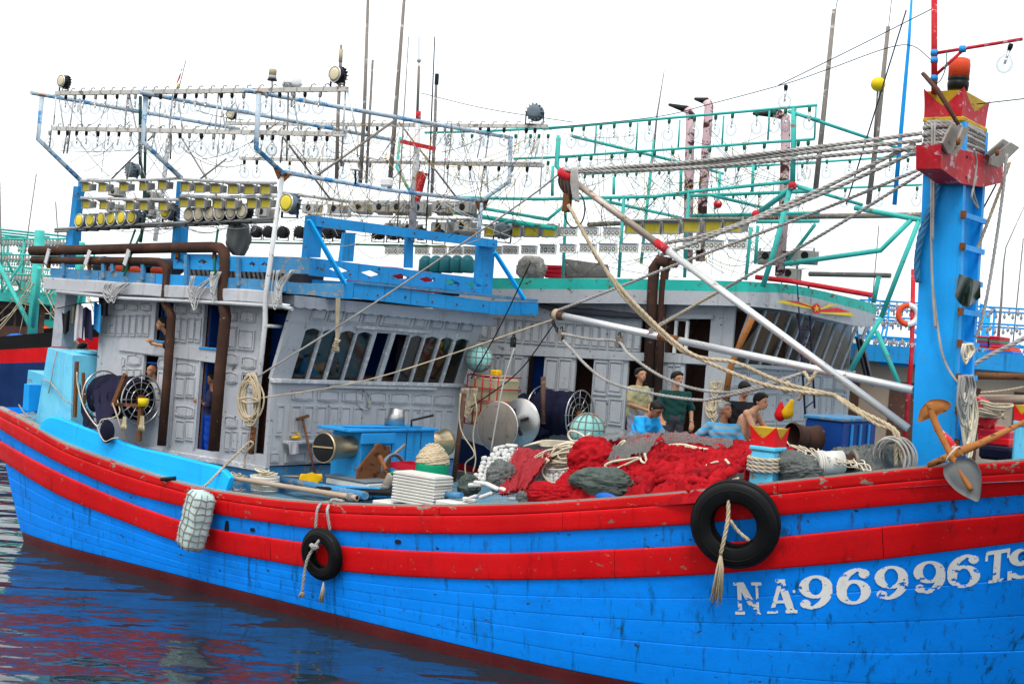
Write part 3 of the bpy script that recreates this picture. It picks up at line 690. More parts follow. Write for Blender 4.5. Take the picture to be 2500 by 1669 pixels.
wins=[(380,485,452,562),(515,620,590,690),(648,748,722,830),(775,882,856,955),(915,1020,1000,1092),(1060,1163,1140,1235),(1180,1275,1262,1345),(1298,1395,1372,1460),(1418,1502,1490,1580),(1528,1622,1612,1695)]
def bl_(x):return 1298+(x-380)*.0484
def tl_(x):return 940+(x-505)*.074
XB,XT=WX+.03,WX+.30
def wb(x,dy=0):return F('A6',x,bl_(x)+dy,XB)
def wt(x,dy=0):return F('A6',x,tl_(x)+dy,XT)
zwt=np.mean([wt(x).z for x in(505,1600)]);zwb=np.mean([wb(x).z for x in(400,1600)])
def rk(y,v,d=0.0):
 return V(XB+(XT-XB)*v+d,y,zwb+(zwt-zwb)*v)
ys=[(wb(a).y,wb(b2).y,wt(c2).y,wt(d2).y)for a,b2,c2,d2 in wins]
ys=[((a+c2)/2-.022,(b2+d2)/2+.022)for a,b2,c2,d2 in ys]
wy0,wy1=WY-.03,FY1+.03;edges=[wy0]+[y for p in ys for y in p]+[wy1]
vb=(ZS+.05-zwb)/(zwt-zwb);vt=1.0
for i in range(len(ys)+1):
 a,b2=edges[2*i],edges[2*i+1]
 q=MB();q.hexa([rk(a,vb,0),rk(a,vb,-.08),rk(b2,vb,-.08),rk(b2,vb,0),rk(a,1.12,0),rk(a,1.12,-.08),rk(b2,1.12,-.08),rk(b2,1.12,0)])
 q.build('mullion','house_grey_worn' if 0<i<10 else 'house_grey',house)
for i,(a,b2)in enumerate(ys):
 if i not in(4,5):q=MB();q.hexa([rk(a,vb,-.05),rk(a,vb,-.056),rk(b2,vb,-.056),rk(b2,vb,-.05),rk(a,1.10,-.05),rk(a,1.10,-.056),rk(b2,1.10,-.056),rk(b2,1.10,-.05)]);q.build('pane','window_glass',house)
 h_=.055 if i not in(4,5)else .0;arc=[rk(a+(b2-a)*k/8,1.0-h_*(1-math.sin(math.pi*k/8)),-.004)for k in range(9)]
 MB().prism(arc+[rk(b2,1.12,-.004),rk(a,1.12,-.004)],V(-.06,0,0)).build('window_head','house_grey',house)
q=MB();q.hexa([rk(wy0,1.10,.012),rk(wy0,1.10,-.08),rk(wy1,1.10,-.08),rk(wy1,1.10,.012),rk(wy0,1.62,.012),rk(wy0,1.62,-.08),rk(wy1,1.62,-.08),rk(wy1,1.62,.012)]);q.build('transom_wall','house_grey',house)
for i,(x0,x1)in enumerate(((470,580),(605,710),(738,845),(872,975),(1005,1240),(1265,1362),(1390,1480),(1505,1600),(1620,1710))):
 y0=F('A6',x0,880,XT).y;y1=F('A6',x1,880,XT).y
 pts=[rk(y0+(y1-y0)*t,v,.013)for t,v in((0,1.18),(1,1.18),(1,1.36),(.8,1.405),(.5,1.42),(.2,1.405),(0,1.36))]
 panel(pts,V(1,0,-.2).normalized(),'wall_panel','house_grey' if i<6 else 'house_grey_plain',house)
q=MB();a0,a1=F('A6',830,930,XT).y,F('A6',1390,970,XT).y;q.hexa([rk(a0,1.06,.055),rk(a0,1.06,.012),rk(a1,1.06,.012),rk(a1,1.06,.055),rk(a0,1.13,.055),rk(a0,1.13,.012),rk(a1,1.13,.012),rk(a1,1.13,.055)]);q.build('sliding_track','house_grey_worn',house)
MB().cbox((WX-1.1,1.2,2.3),(WX-.25,5.9,ZS+.12),.03).build('console','wood_dark',house)
MB().box((WX-1.9,WY+.1,2.3),(WX-1.86,3.6,5.1)).build('inner_wall','wood_dark',house)
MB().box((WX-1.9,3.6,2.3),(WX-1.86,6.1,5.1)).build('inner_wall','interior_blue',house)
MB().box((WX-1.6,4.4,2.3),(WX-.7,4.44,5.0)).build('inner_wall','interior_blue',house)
MB().box((XA,WY+.05,5.02),(XB,6.1,5.09)).build('ceiling','house_grey_plain',house)
roof=holder('roof',boat)
E0=S('A5',310,340,.35);E1=S('A5',2000,440,.35);G0=S('A5',310,425,.35);G1=S('A5',2000,530,.35)
P=[]
for t in np.linspace(0,1,24):
 a=lerp(E0,E1,t);b2=lerp(G0,G1,t);wv=.006*math.sin(t*31)
 P.append([b2+V(0,6.2,0),b2+V(0,.02,-.005+wv),b2+V(0,.002,.012+wv),a+V(0,wv,-.015),a+V(0,.02,wv),a+V(0,6.2,0)])
mb=MB().grid(P,False);mb.prism(P[0],V(-.01,0,0));mb.build('roof_slab','house_grey',roof)
MB().tube([S('A5',400,440,.33),S('A5',900,490,.33),S('A5',1600,522,.33),S('A5',2010,548,.33),S('A6',355,795,.33)],.035,8).build('gutter_pipe','house_grey',roof)
XE=-1.92
t0=F('A6',372,690,XE);t1=F('A6',1890,850,XE);b0=F('A6',372,775,XE);b1=F('A6',1890,920,XE)
arcs=[]
for k in range(93):
 t=k/92;arcs.append(lerp(b0,b1,t)+V(0,0,-.022*abs(math.sin(t*23*math.pi))))
mb=MB()
for k in range(92):
 a,b2=arcs[k],arcs[k+1];c2,d2=lerp(t0,t1,k/92),lerp(t0,t1,(k+1)/92);mb.prism([a,b2,d2,c2],V(-.03,0,0))
mb.build('eave_board','house_grey_plain',roof)
mb=MB();mb.hexa([V(WX-.1,t0.y,b0.z+.06),V(WX-.1,b1.y,b1.z+.06),V(XE-.03,b1.y,b1.z+.02),V(XE-.03,t0.y,b0.z+.02),V(WX-.1,t0.y,t0.z-.02),V(WX-.1,b1.y,t1.z-.02),V(XE-.03,t1.y,t1.z-.01),V(XE-.03,t0.y,t0.z-.01)])
mb.build('soffit','house_grey_plain',roof)
MB().tube([F('A6',1740,912,XE-.05),F('A6',1905,918,XE-.05)],.03,8).build('gutter_pipe','house_grey',roof)
deckrail=holder('upper_railing',boat)
mats=['weathered_blue','weathered_blue','sky_blue','weathered_blue','sky_blue']
cuts=[355,700,1100,1620,2033]
for k in range(4):
 x0,x1=cuts[k]+3,cuts[k+1]-3;f=lambda x:272+(x-355)*.0547
 quadS('A5',[(x0,f(x0)+78),(x1,f(x1)+78),(x1,f(x1)),(x0,f(x0))],.42-.004*(k%2),.06,'rail_board',mats[k],deckrail)
quadS('A6',[(0,655),(500,690),(500,600),(0,572)],.43,.06,'rail_board','weathered_blue',deckrail)
diamond_board(S('A5',1228,278,.45),S('A5',1620,292,.45),S('A5',1620,178,.45),S('A5',1228,172,.45),V(0,.05,0),[.16,.54,.9],.085,.18,'rail_board','sky_blue',deckrail)
diamond_board(S('A5',1626,296,.446),S('A6',192,515,.446),S('A6',192,400,.446),S('A5',1626,190,.446),V(0,.05,0),[.25,.56,.85],.085,.18,'rail_board','sky_blue',deckrail)
quadS('A6',[(196,520),(480,528),(480,402),(196,392)],.45,.05,'rail_board','weathered_blue',deckrail)
quadS('A5',[(640,245),(1160,268),(1160,205),(640,190)],.50,.05,'rail_board','sky_blue',deckrail)
for x,y0,y1 in((452,180,330),(735,190,345),(1015,220,360),(1322,180,410),(1690,200,400),(800,200,300)):
 p,q2=S('A5',x,y1,.40),S('A5',x,y0,.40);MB().bar(p,q2,.085,.055,(0,1,0)).build('rail_post','weathered_blue',deckrail)
posts=holder('frame_post',boat)
for c,x0,y0,x1,y1,w,Y in(('A1',595,1700,650,1195,.17,.6),('A1',640,1640,665,1150,.09,.75),('A5',495,270,510,20,.16,.8),('A5',1265,240,1285,-60,.22,1.1),('A1',1440,1640,1470,1150,.08,.7)):
 MB().bar(S(c,x0,y0,Y),S(c,x1,y1,Y),w,w,(0,1,0),.01).build('post','sky_blue',posts)
XF=-1.9
ff=holder('front_frame',boat)
def boardF(c,pts,X,th,mat,par=ff,nm='rail_board'):return MB().prism([F(c,x,y,X)for x,y in pts],V(-th,0,0)).build(nm,mat,par)
boardF('A6',[(540,165),(1925,330),(1925,268),(540,85)],XF,.12,'sky_blue',ff,'beam')
boardF('A6',[(455,402),(572,404),(594,90),(485,82)],XF-.14,.10,'sky_blue',ff,'post')
boardF('A6',[(1232,482),(1278,484),(1284,245),(1240,243)],XF-.15,.09,'sky_blue',ff,'post')
boardF('A6',[(1765,640),(1885,650),(1908,322),(1785,315)],XF-.15,.10,'sky_blue',ff,'post')
boardF('A6',[(732,432),(822,434),(842,215),(762,212)],XF-2.4,.10,'sky_blue',ff,'post')
MB().bar(F('A6',480,115,XF+.06),F('A6',757,603,XF+.35),.05,.10,(1,0,0),.006).build('brace','bulwark_blue',ff)
MB().bar(F('A6',1905,365,XF+.06),F('A6',2130,722,XF+.35),.05,.10,(1,0,0),.006).build('brace','bulwark_blue',ff)
diamond_board(F('A6',492,540,XF-.02),F('A6',1885,685,XF-.02),F('A6',1885,572,XF-.02),F('A6',492,404,XF-.02),V(-.05,0,0),[.14,.30,.457,.605,.75,.885],.05,.2,'rail_board','sky_blue',ff)
XL=XF+.28
boardF('A6',[(824,712),(1860,832),(1860,735),(824,592)],XL,.14,'sky_blue',ff,'beam')
boardF('A6',[(1863,836),(2232,845),(2232,745),(1863,737)],XL+.005,.16,'sky_blue',ff,'beam')
boardF('A6',[(2115,838),(2236,846),(2236,752),(2115,746)],XL+.05,.04,'sky_blue',ff,'beam_end')
boardF('A6',[(815,600),(2236,742),(2236,722),(815,578)],XL+.03,.20,'weathered_blue',ff,'cap_board')
boardF('A6',[(720,715),(818,720),(824,590),(722,583)],XL+.06,.7,'sky_blue',ff,'beam_end')
MB().prism([S('A6',500,690,.40),S('A6',716,714,.40),S('A6',716,600,.40),S('A6',500,598,.40)],V(0,.1,0)).build('beam','weathered_blue',ff)
for x in(985,1195,1400,1600):
 boardF('A6',[(x,650),(x+34,654),(x+34,590),(x,586)],XF-.1,.06,'sky_blue',ff,'stanchion')
for x,y in((550,480),(800,530),(1020,490),(1240,555),(1440,560),(1625,610),(1840,610),(590,130),(1290,215),(1895,300)):
 p=F('A6',x,y,XF+.001);MB().lathe([(.022,0),(.02,.012),(.006,.016)],p,(1,0,0),8).build('bolt','rust',ff)
for x,y in((1008,690),(1218,705),(1425,740),(1612,760),(1815,768)):
 p=F('A6',x,y,XL+.002);MB().lathe([(.024,0),(.022,.012),(.006,.016)],p,(1,0,0),8).build('bolt','rust',ff)
quadS('A5',[(365,830),(432,830),(468,452),(402,448)],.55,.28,'porch_post','house_grey_plain',house)
# lamps (built once, copied)
def proto(name,label,cat):
 return thing(name,label,cat)
def part(mb,name,mat,par,lst=None):
 o=mb.build(name,mat,par);return o
PROTO=[]
def make_bulb(sock_mat,h=.36,r=.098,glassy=True):
 t=proto('bulb_lamp','x','lamp')
 part(MB().lathe([(.022,0),(.030,-.01),(.032,-.055),(.026,-.062),(.026,-.085)],(0,0,0),(0,0,1),10),'socket',sock_mat,t)
 if glassy:
  k=h-.08
  prof=[(.022,-.07),(.026,-.085-.06*k),(.034,-.085-.18*k),(.058,-.085-.30*k),(.088,-.085-.43*k),(r,-.085-.58*k),(r*.97,-.085-.70*k),(r*.80,-.085-.85*k),(r*.45,-.085-.96*k),(.004,-.085-k)]
  g_=part(MB().lathe(prof,(0,0,0),(0,0,1),14,True,False,False),'glass','bulb_glass',t)
  part(MB().lathe([(.012,-.13),(.014,-.14),(.014,-.245),(.010,-.25)],(0,0,0),(0,0,1),6).tube([V(.008,0,-.08),V(.010,0,-.13)],.004,4).tube([V(-.014,0,-.08),V(-.017,0,-.27),V(0,0,-.275)],.003,4),'arc_tube','bulb_core',t)
 PROTO.append(t);return t
bulb_black=make_bulb('black_plastic');bulb_green=make_bulb('wire_green',.40,.10);sock_black=make_bulb('black_plastic',glassy=False);sock_green=make_bulb('wire_green',glassy=False)
bulb_grey=make_bulb('lamp_grey')
def make_flood(col,lit=True):
 t=proto('floodlight','x','floodlight')
 w,h=.145,.17
 part(MB().hexa([V(-w,-.06,-h-.03),V(w,-.06,-h-.03),V(w*.95,.10,-h),V(-w*.95,.10,-h),V(-w,-.06,-.03),V(w,-.06,-.03),V(w*.95,.10,-.02),V(-w*.95,.10,-.02)]),'housing','lamp_grey',t)
 fr=MB()
 for a,b2 in(((-w-.01,-.10,-h-.045),(w+.01,-.06,-h-.02)),((-w-.01,-.10,-.045),(w+.01,-.06,-.02)),((-w-.01,-.10,-h-.02),(-w+.015,-.06,-.045)),((w-.015,-.10,-h-.02),(w+.01,-.06,-.045))):fr.box(a,b2)
 part(fr,'front_frame','lamp_grey',t)
 part(MB().grid([[V(-w+.015+(2*w-.03)*i/6,-.066-.02*abs(2*i/6-1)**2,-h-.02+(h-.025)*j/3)for j in range(4)]for i in range(7)]),'reflector',col,t)
 if lit:part(MB().hexa([V(-w-.01,-.10,-.025),V(w+.01,-.10,-.025),V(w+.01,-.06,-.018),V(-w-.01,-.06,-.018),V(-w-.01,-.22,-.01),V(w+.01,-.22,-.01),V(w+.01,-.21,-.004),V(-w-.01,-.21,-.004)]),'visor','lamp_grey',t)
 f2=MB()
 for k in range(5):f2.box((w-.002,-.05+k*.03,-h-.01),(w+.028,-.042+k*.03,-.035));f2.box((-w-.028,-.05+k*.03,-h-.01),(-w+.002,-.042+k*.03,-.035))
 part(f2,'cooling_fins','lamp_grey',t)['kind']='stuff'
 part(MB().box((-w+.04,.001,.022),(w-.04,.019,.029)).box((-w+.02,.0,-.02),(-w+.05,.02,.03)).box((w-.05,.0,-.02),(w-.02,.02,.03)),'bracket','lamp_grey',t)['kind']='stuff'
 fan=MB().lathe([(.055,0),(.055,.012),(.045,.014)],(0,.098,-h*.52),(0,1,0),14)
 fo=part(fan,'fan_grille','black_plastic',t)
 PROTO.append(t);return t
flood=make_flood('reflector_yellow')
def make_round(face,body='lamp_slate',r=.125):
 t=proto('round_lamp','x','lamp')
 part(MB().lathe([(r*.86,-.055),(r,-.05),(r,.04),(r*.9,.06),(r*.9,.10),(r*.72,.12),(r*.3,.125)],(0,0,r+.05),(0,1,0),20),'housing',body,t)
 part(MB().lathe([(r*.84,-.06),(r*.55,-.068),(.01,-.072)],(0,0,r+.05),(0,1,0),20),'lens',face,t)
 part(MB().torus((0,-.052,r+.05),(0,1,0),r*.93,.012,20,6),'rim','steel_bright',t)
 part(MB().box((-r-.02,.01,0),(-r-.008,.04,r+.06)).box((r+.008,.01,0),(r+.02,.04,r+.06)).box((-r-.02,.01,-.008),(r+.02,.04,.006)),'bracket','black_plastic',t)
 f2=MB()
 for k in range(14):
  a=2*math.pi*k/14;f2.bar(V(math.cos(a)*r*.98,.045,r+.05+math.sin(a)*r*.98),V(math.cos(a)*r*.98,.11,r+.05+math.sin(a)*r*.98),.012,.03,(math.cos(a),0,math.sin(a)))
 part(f2,'cooling_fins',body,t)['kind']='stuff'
 PROTO.append(t);return t
round_yellow=make_round('reflector_yellow');round_beige=make_round('lamp_beige','black_plastic')
def make_led():
 t=proto('led_panel','x','floodlight');w,h=.25,.20
 part(MB().cbox((-w,-.03,-h),(w,.05,0),.008),'housing','lamp_white',t)
 part(MB().hexa([V(-w,-.03,.0),V(w,-.03,.0),V(w,.05,.0),V(-w,.05,.0),V(-w,-.09,.035),V(w,-.09,.035),V(w,.05,.04),V(-w,.05,.04)]),'visor','lamp_white',t)
 for k in range(4):
  x=-w+.065+k*.123;q=part(MB().torus((x,-.032,-h/2-.005),(0,1,0),.045,.010,14,5),'led_ring','black_plastic' if k%2 else 'lamp_slate',t)
  part(MB().lathe([(.042,-.031),(.03,-.036),(.005,-.037)],(x,0,-h/2-.005),(0,1,0),12),'lens','lamp_beige',t)
 PROTO.append(t);return t
led=make_led()
ORD=['first','second','third','fourth','fifth','sixth','seventh','eighth','ninth','tenth','eleventh','twelfth','thirteenth','fourteenth','fifteenth','sixteenth','seventeenth','eighteenth','nineteenth','twentieth']
ORD+=['twenty-'+o for o in ORD[:9]]+['thirtieth'];COUNT={}
def nth(lab):
 k=COUNT.get(lab,0);COUNT[lab]=k+1;return f'{ORD[k]} from left: {lab}'
def place(p,loc,ydir=(0,1,0),label='',group=None,sc=1.0,z=(0,0,1)):
 return copy_tree(p,frame(loc,ydir,z,sc),nth(label)if group else label,group)
def hang_row(p,c,xs,line,Y,label,group,jit=.01,sc=1.0,yd=(0,1,0),plane='S'):
 for k,q in enumerate(xs):
  if isinstance(q,tuple):cc,x,y=q
  else:cc,x,y=c,q,line(q)
  P_=S(cc,x,y,Y)
  a=random.uniform(-.5,.5);tilt=V(random.uniform(-.09,.09),random.uniform(-.05,.05),1)
  place(p,P_,V(math.sin(a),math.cos(a),0)if p not in(flood,led)else yd,label,group,sc*random.uniform(.97,1.03),tilt if p not in(flood,led)else(0,0,1))
# lamp frame of the near boat
rig=thing('light_rig','blue and white pipe lamp frame over the roof of the nearest boat','light rig',(-4,3,5.6))
YR=-.12
def pipe(pts,r,name,mat,par,n=8):return MB().tube(pts,r,n).build(name,mat,par)
tubes=[(('A1',255,425),('A1',1960,722)),(('A1',1140,420),('A2',1030,700)),(('A1',1992,400),('A2',1885,688))]
arms=[[(345,446),(312,805),(660,1142)],[(1195,450),(1170,828),(1490,1128)],[(2122,420),(2098,880),(2312,1078)]]
for(a,b2),arm in zip(tubes,arms):
 N=S(*a,-.45);Fp=F(*b2,N.x);pipe([N,lerp(N,Fp,.5),Fp],.042,'cross_pipe','blue_pipe',rig)
 pipe([S('A1',*arm[0],-.25),S('A1',*arm[1],-.25),S('A1',*arm[2],.35)],[.048,.046,.046],'arm','blue_pipe',rig)
 q=S('A1',*arm[0],-.25);MB().torus(q+V(0,0,.0),(0,0,1),.05,.018,12,6).build('clamp','rust_orange',rig)
pipe([F('A2',1878,690,-2.1),F('A2',1868,1000,-2.1),F('A2',1680,1125,-2.1)],.045,'arm','blue_pipe',rig)
pipe([F('A2',1670,1150,-2.1),F('A2',1648,1420,-2.1)],.045,'post','blue_pipe',rig)
pipe([S('A2',262,930,.2),F('A2',1000,1055,-2.2),F('A2',1672,1135,-2.2)],.04,'cross_pipe','blue_pipe',rig)
pipe([F('A2',150,1060,-4.3),F('A2',740,1140,-4.3)],.035,'cross_pipe','white_pipe',rig)
pipe([F('A2',740,1140,-4.3),F('A2',735,1250,-4.3)],.035,'post','white_pipe',rig)
for pts in([('A2',192,895),('A2',262,935),('A2',228,985)],[('A2',265,935),('A2',325,945),('A2',272,998)]):MB().prism([S(c,x,y,.2)for c,x,y in pts],V(0,.012,0)).build('gusset','rust',rig)
for pts in([('A2',1625,1135),('A2',1668,1142),('A2',1655,1215)],[('A2',1680,1140),('A2',1727,1120),('A2',1690,1210)]):MB().prism([F(c,x,y,-2.1)for c,x,y in pts],V(-.012,0,0)).build('gusset','rust',rig)
def rail_line(a,b2):return lambda x:a[1]+(x-a[0])*(b2[1]-a[1])/(b2[0]-a[0])
def rail_bar(pa,pb,name='lamp_rail',mat='box_rail',w=.07,h=.075):
 n_=max(2,int((pb-pa).length/1.5))
 o=MB().bar(pa,pb,w,h).build(name,mat,rig)
 for k in range(int((pb-pa).length/.31)):
  q=lerp(pa,pb,(k+.6)/((pb-pa).length/.31))
  d=(pb-pa).normalized()
  m2=MB().bar(q-d*.012,q+d*.012,w+.012,h+.012);m2.tube([q+V(0,0,h/2),q+V(0,0,h/2+.045),q+d*.07+V(0,0,h/2+.06),q+d*.09+V(0,0,h/2+.035)],.011,5)
  z_=m2.build('strap','lamp_grey',o)
up_a,up_b=S('A1',460,430,YR),S('A2',718,342,YR);lo_a,lo_b=S('A1',430,718,YR),S('A2',705,662,YR)
rail_bar(up_a,up_b);rail_bar(lo_a,lo_b)
upx=[('A1',x,0)for x in(555,630,705,800,880,975,1070,1125,1245,1330,1455,1530,1625,1700,1915,2010)]+[('A2',x,0)for x in(160,250,350,430,540)]
lox=[('A1',x,0)for x in(445,590,665,745,840,928,1015,1110,1210,1300,1430,1515,1590,1690,1790,1870,1955,2190,2270)]+[('A2',x,0)for x in(225,335,445,530,610)]
def on_rail(pa,pb,q,Y,d=.04):
 X_=S(q[0],q[1],250 if q[2]==0 else q[2],Y).x;t=(X_-pa.x)/(pb.x-pa.x);return lerp(pa,pb,t)-V(0,0,d)
def bulbs_on(pa,pb,xs,Y,lab,grp,p=bulb_black,sc=1.0,d=.04):
 for q in sorted(xs,key=lambda q:px(*q)[0]):
  place(random.choice([p,p,bulb_grey])if p is bulb_black else p,on_rail(pa,pb,q,Y,d),V(random.uniform(-1,1),random.uniform(-1,1),0),lab,grp,sc*1.05*random.uniform(.9,1.07),V(random.uniform(-.09,.09),random.uniform(-.07,.07),1))
bulbs_on(up_a,up_b,upx,YR,'clear bulb under the topmost white rail at left','bulbs on the upper near rail')
bulbs_on(lo_a,lo_b,lox,YR,'clear bulb under the second white rail at left','bulbs on the lower near rail')
for q in(('A1',1830,0),):place(sock_black,on_rail(up_a,up_b,q,YR),label='black empty lamp socket without bulb on the topmost white rail')
for q in(('A1',520,0),):place(sock_black,on_rail(lo_a,lo_b,q,YR),label='black empty lamp socket without bulb on the second white rail')
for c,x0,y0,x1,y1 in(('A1',458,460,440,690),('A1',482,465,520,700),('A1',600,500,575,700),('A1',655,470,672,705),('A1',1045,445,1022,712),('A1',1062,445,1115,712),('A1',1415,440,1385,740),('A1',1465,500,1495,730),('A1',1790,430,1762,740),('A1',1800,430,1850,740),('A2',302,345,290,850),('A2',330,355,376,640),('A2',708,350,688,660),('A2',722,345,785,650),('A1',552,735,520,925),('A1',576,735,548,925),('A1',1405,765,1395,970),('A1',425,690,400,912),('A2',262,680,245,865),('A2',690,665,675,890)):
 pipe([S(c,x0,y0,YR+.05),S(c,x1,y1,YR+.05)],.016,'strut','white_pipe' if y1<760 else 'pole_grey',rig,6)
for c,x0,y0,Y0,x1,y1,Y1,r_ in(('A1',1165,880,.6,900,1145,.5,.017),('A1',1855,965,1.0,1640,1132,.6,.02),('A1',1430,700,1.5,1780,1275,1.2,.018),('A2',270,690,1.5,605,1130,3,.02),('A2',1085,575,5,1500,1118,5.5,.022),('A2',1055,565,3.2,480,972,1.5,.024),('A1',1320,700,1.0,1210,820,.9,.016),('A2',210,590,2,40,720,1,.018)):
 pipe([S(c,x0,y0,Y0),S(c,x1,y1,Y1)],r_,'brace','steel_old',rig,6)
YF=6.4
fu_a,fu_b=S('A1',1850,676,YF),S('A2',2138,606,YF);fl_a,fl_b=S('A2',-40,832,YF),S('A2',2112,884,YF)
rail_bar(fu_a,fu_b);rail_bar(fl_a,fl_b)
bulbs_on(fu_a,fu_b,[('A2',x,0)for x in(180,300,420,545,740,890,960,1380,1440,1490,1575,1690,1750,1860,2020,2080)],YF,'clear bulb under the upper grey rail at picture centre','bulbs on the far upper rail',sc=1.1)
bulbs_on(fl_a,fl_b,[('A2',x,0)for x in(35,125,360,465,565,735,850,930,1075,1140,1275,1370,1480,1560,1640,1745,1845,1940,2045)],YF,'clear bulb under the lower grey rail at picture centre','bulbs on the far lower rail',sc=1.1)
for c,x0,y0,x1,y1 in(('A2',1680,650,1640,830),('A2',1720,670,1700,830),('A2',2115,620,2085,1090),('A2',2080,700,2050,830),('A2',1690,890,1665,1070),('A2',1705,890,1718,1075),('A2',800,650,790,830),('A2',420,620,410,830)):pipe([S(c,x0,y0,YF),S(c,x1,y1,YF)],.017,'strut','white_pipe',rig,6)
pipe([S('A2',640,848,YF-.1),S('A2',2100,862,YF-.1)],.028,'pipe','white_pipe',rig)
for pts in([(665,1145),(1200,1140),(1490,1124)],[(1500,1134),(1850,1155),(2262,1165)],[(665,1285),(1060,1298),(1470,1300)],[(1482,1268),(1800,1280),(2272,1272)]):pipe([S('A1',x,y,.32)for x,y in pts],.028,'lamp_pipe','white_pipe',rig)
r1=[(735,1150),(872,1152),(1045,1148),(1210,1140),(1362,1132),(1550,1146),(1665,1154),(1795,1160),(1940,1162),(2072,1165),(2205,1164)]
r2=[(735,1290),(882,1296),(1095,1300),(1208,1300),(1368,1302),(1537,1275),(1668,1278),(1812,1282),(1922,1282),(2095,1278),(2205,1276)]
for row,nm in((r1,'upper'),(r2,'lower')):
 for x,y in row:place(flood,S('A1',x,y,.32)-V(0,0,.03),V(random.uniform(-.06,.06),1,random.uniform(.02,.12)),f'yellow floodlight on the {nm} of two pipes at left',f'floodlights on the {nm} left pipe',.84)
for x,y in((662,1530),(752,1528),(842,1522),(922,1515),(1005,1512),(1092,1506)):place(round_yellow,S('A1',x,y+26,.45),(0,1,0),'round yellow lamp in the row above the exhaust pipes','row of six round yellow lamps',1.12)
place(round_yellow,S('A1',1370,1492,.45),(0,1,0),'round yellow-faced lamp standing alone left of the blue box post',None,1.25)
place(round_yellow,S('A2',300,1250,.3),(0,1,0),'round yellow-faced lamp beside the tall white pipe',None,1.35)
for x,y in((1560,1488),(1642,1484),(1728,1480),(1812,1476),(1905,1468),(1995,1462)):place(round_beige,S('A1',x,y+26,.45),(0,1,0),'round beige lamp in the row left of the white pipe mast','row of six round beige lamps',1.12)
place(round_beige,S('A1',512,408,YR),(0,1,0),'round lamp standing on the left end of the topmost white rail',None,1.0)
place(round_beige,S('A2',640,325,YR),(0,1,0),'round lamp standing on the right end of the topmost white rail',None,1.1)
place(round_yellow,S('A1',1090,1142,.6),(0,-1,0),'round grey lamp seen from behind above the left floodlight pipe',None,1.1)
place(round_yellow,S('A2',2048,592,YF),(.35,-1,0),'round grey lamp seen from behind on the right end of the far upper rail',None,1.35)
place(round_beige,S('A1',1888,660,YF),(-.3,1,0),'small black lamp standing at the left end of the far upper rail',None,.95)
for(pts,Yb)in(([(450,1542),(1200,1500),(1640,1486),(2250,1455)],.45),([(450,1560),(1200,1520),(2250,1480)],.62)):MB().tube([S('A1',x,y,Yb)for x,y in pts],.028,4).build('rack_bar','lamp_grey',rig)
b1=[('A2',x,y)for x,y in((475,1150),(655,1155),(830,1142),(975,1142),(1100,1142),(1245,1145),(1400,1142),(1565,1142))];b2_=[('A2',x,y)for x,y in((1060,1285),(1180,1290),(1395,1280),(1560,1275),(140,1178))]+[('A1',960,1195),('A1',1255,1230),('A1',1240,1365),('A1',950,1330)];b2_.sort(key=lambda q:px(*q)[0])
for k,q in enumerate(b1):place(flood,S(*q,6.0),(0,-1,0),'fan-backed grey floodlight on the pipe above the blue roof frame','fan-side floodlights above the roof frame',1.3)
for k,q in enumerate(b2_):place(flood,S(*q,6.0),(0,-1,0),'fan-backed grey floodlight below the main fan-backed row','fan-side floodlights of the lower rows',1.3)
pipe([S('A2',740,1140,6.1),S('A2',1670,1140,6.1)],.03,'lamp_pipe','white_pipe',rig);pipe([S('A2',440,1225,5),S('A2',1660,1270,6.1)],.028,'lamp_pipe','white_pipe',rig)
for k,(x,y)in enumerate(((75,1410),(165,1412),(265,1415),(385,1415),(580,1420),(660,1420),(940,1425),(1045,1428),(1130,1428),(1240,1430),(1370,1440))):place(round_beige,S('A2',x,y,5.6),(.25,-1,0),'black lamp in the row behind the blue roof frame','black lamps behind the roof frame',1.05)
pipe([S('A2',-20,1428,5.7),S('A2',500,1438,5.7),S('A2',1250,1452,5.7),S('A2',1420,1456,5.7)],.022,'lamp_pipe','wire_green',rig)
mast_pipe=thing('pipe_mast','white rusting pipe mast standing on deck before the house corner','mast',S('A5',1790,1568,.25))
pts=[S('A5',1780,1590,.25),S('A5',1800,1400,.25),S('A5',1880,660,.25),S('A6',150,700,.25),S('A2',262,940,.25)]
MB().tube([pts[0],pts[1]],.05,10).build('lower_tube','rust',mast_pipe);MB().tube(pts[1:],[.046,.046,.044,.042],10).build('upper_tube','white_pipe',mast_pipe)
MB().tube([S('A6',155,925,.25),S('A6',270,930,.72)],.03,8).build('bracket','white_pipe',mast_pipe)
for nm,c,pts,r_,mat,Yv,lab in(('pipe_mast','A1',[(1150,455),(1150,1000),(1195,1300),(1150,1650)],.035,'dark_green_pipe',2.0,'dark green bent pipe rising behind the left bulb rails'),('pipe_mast','A1',[(1190,700),(1188,1000),(1180,1300)],.03,'dark_green_pipe',2.1,'short dark green pipe close beside the long bent green pipe'),('pole','A1',[(1385,760),(1335,1200),(1270,1640)],.05,'white_pipe',2.6,'weathered white post behind the left floodlight rows')):
 q=[S(c,x,y,Yv)for x,y in pts];tag(MB().tube(spline(q,4),r_,8).build(nm,mat),lab,'pole')
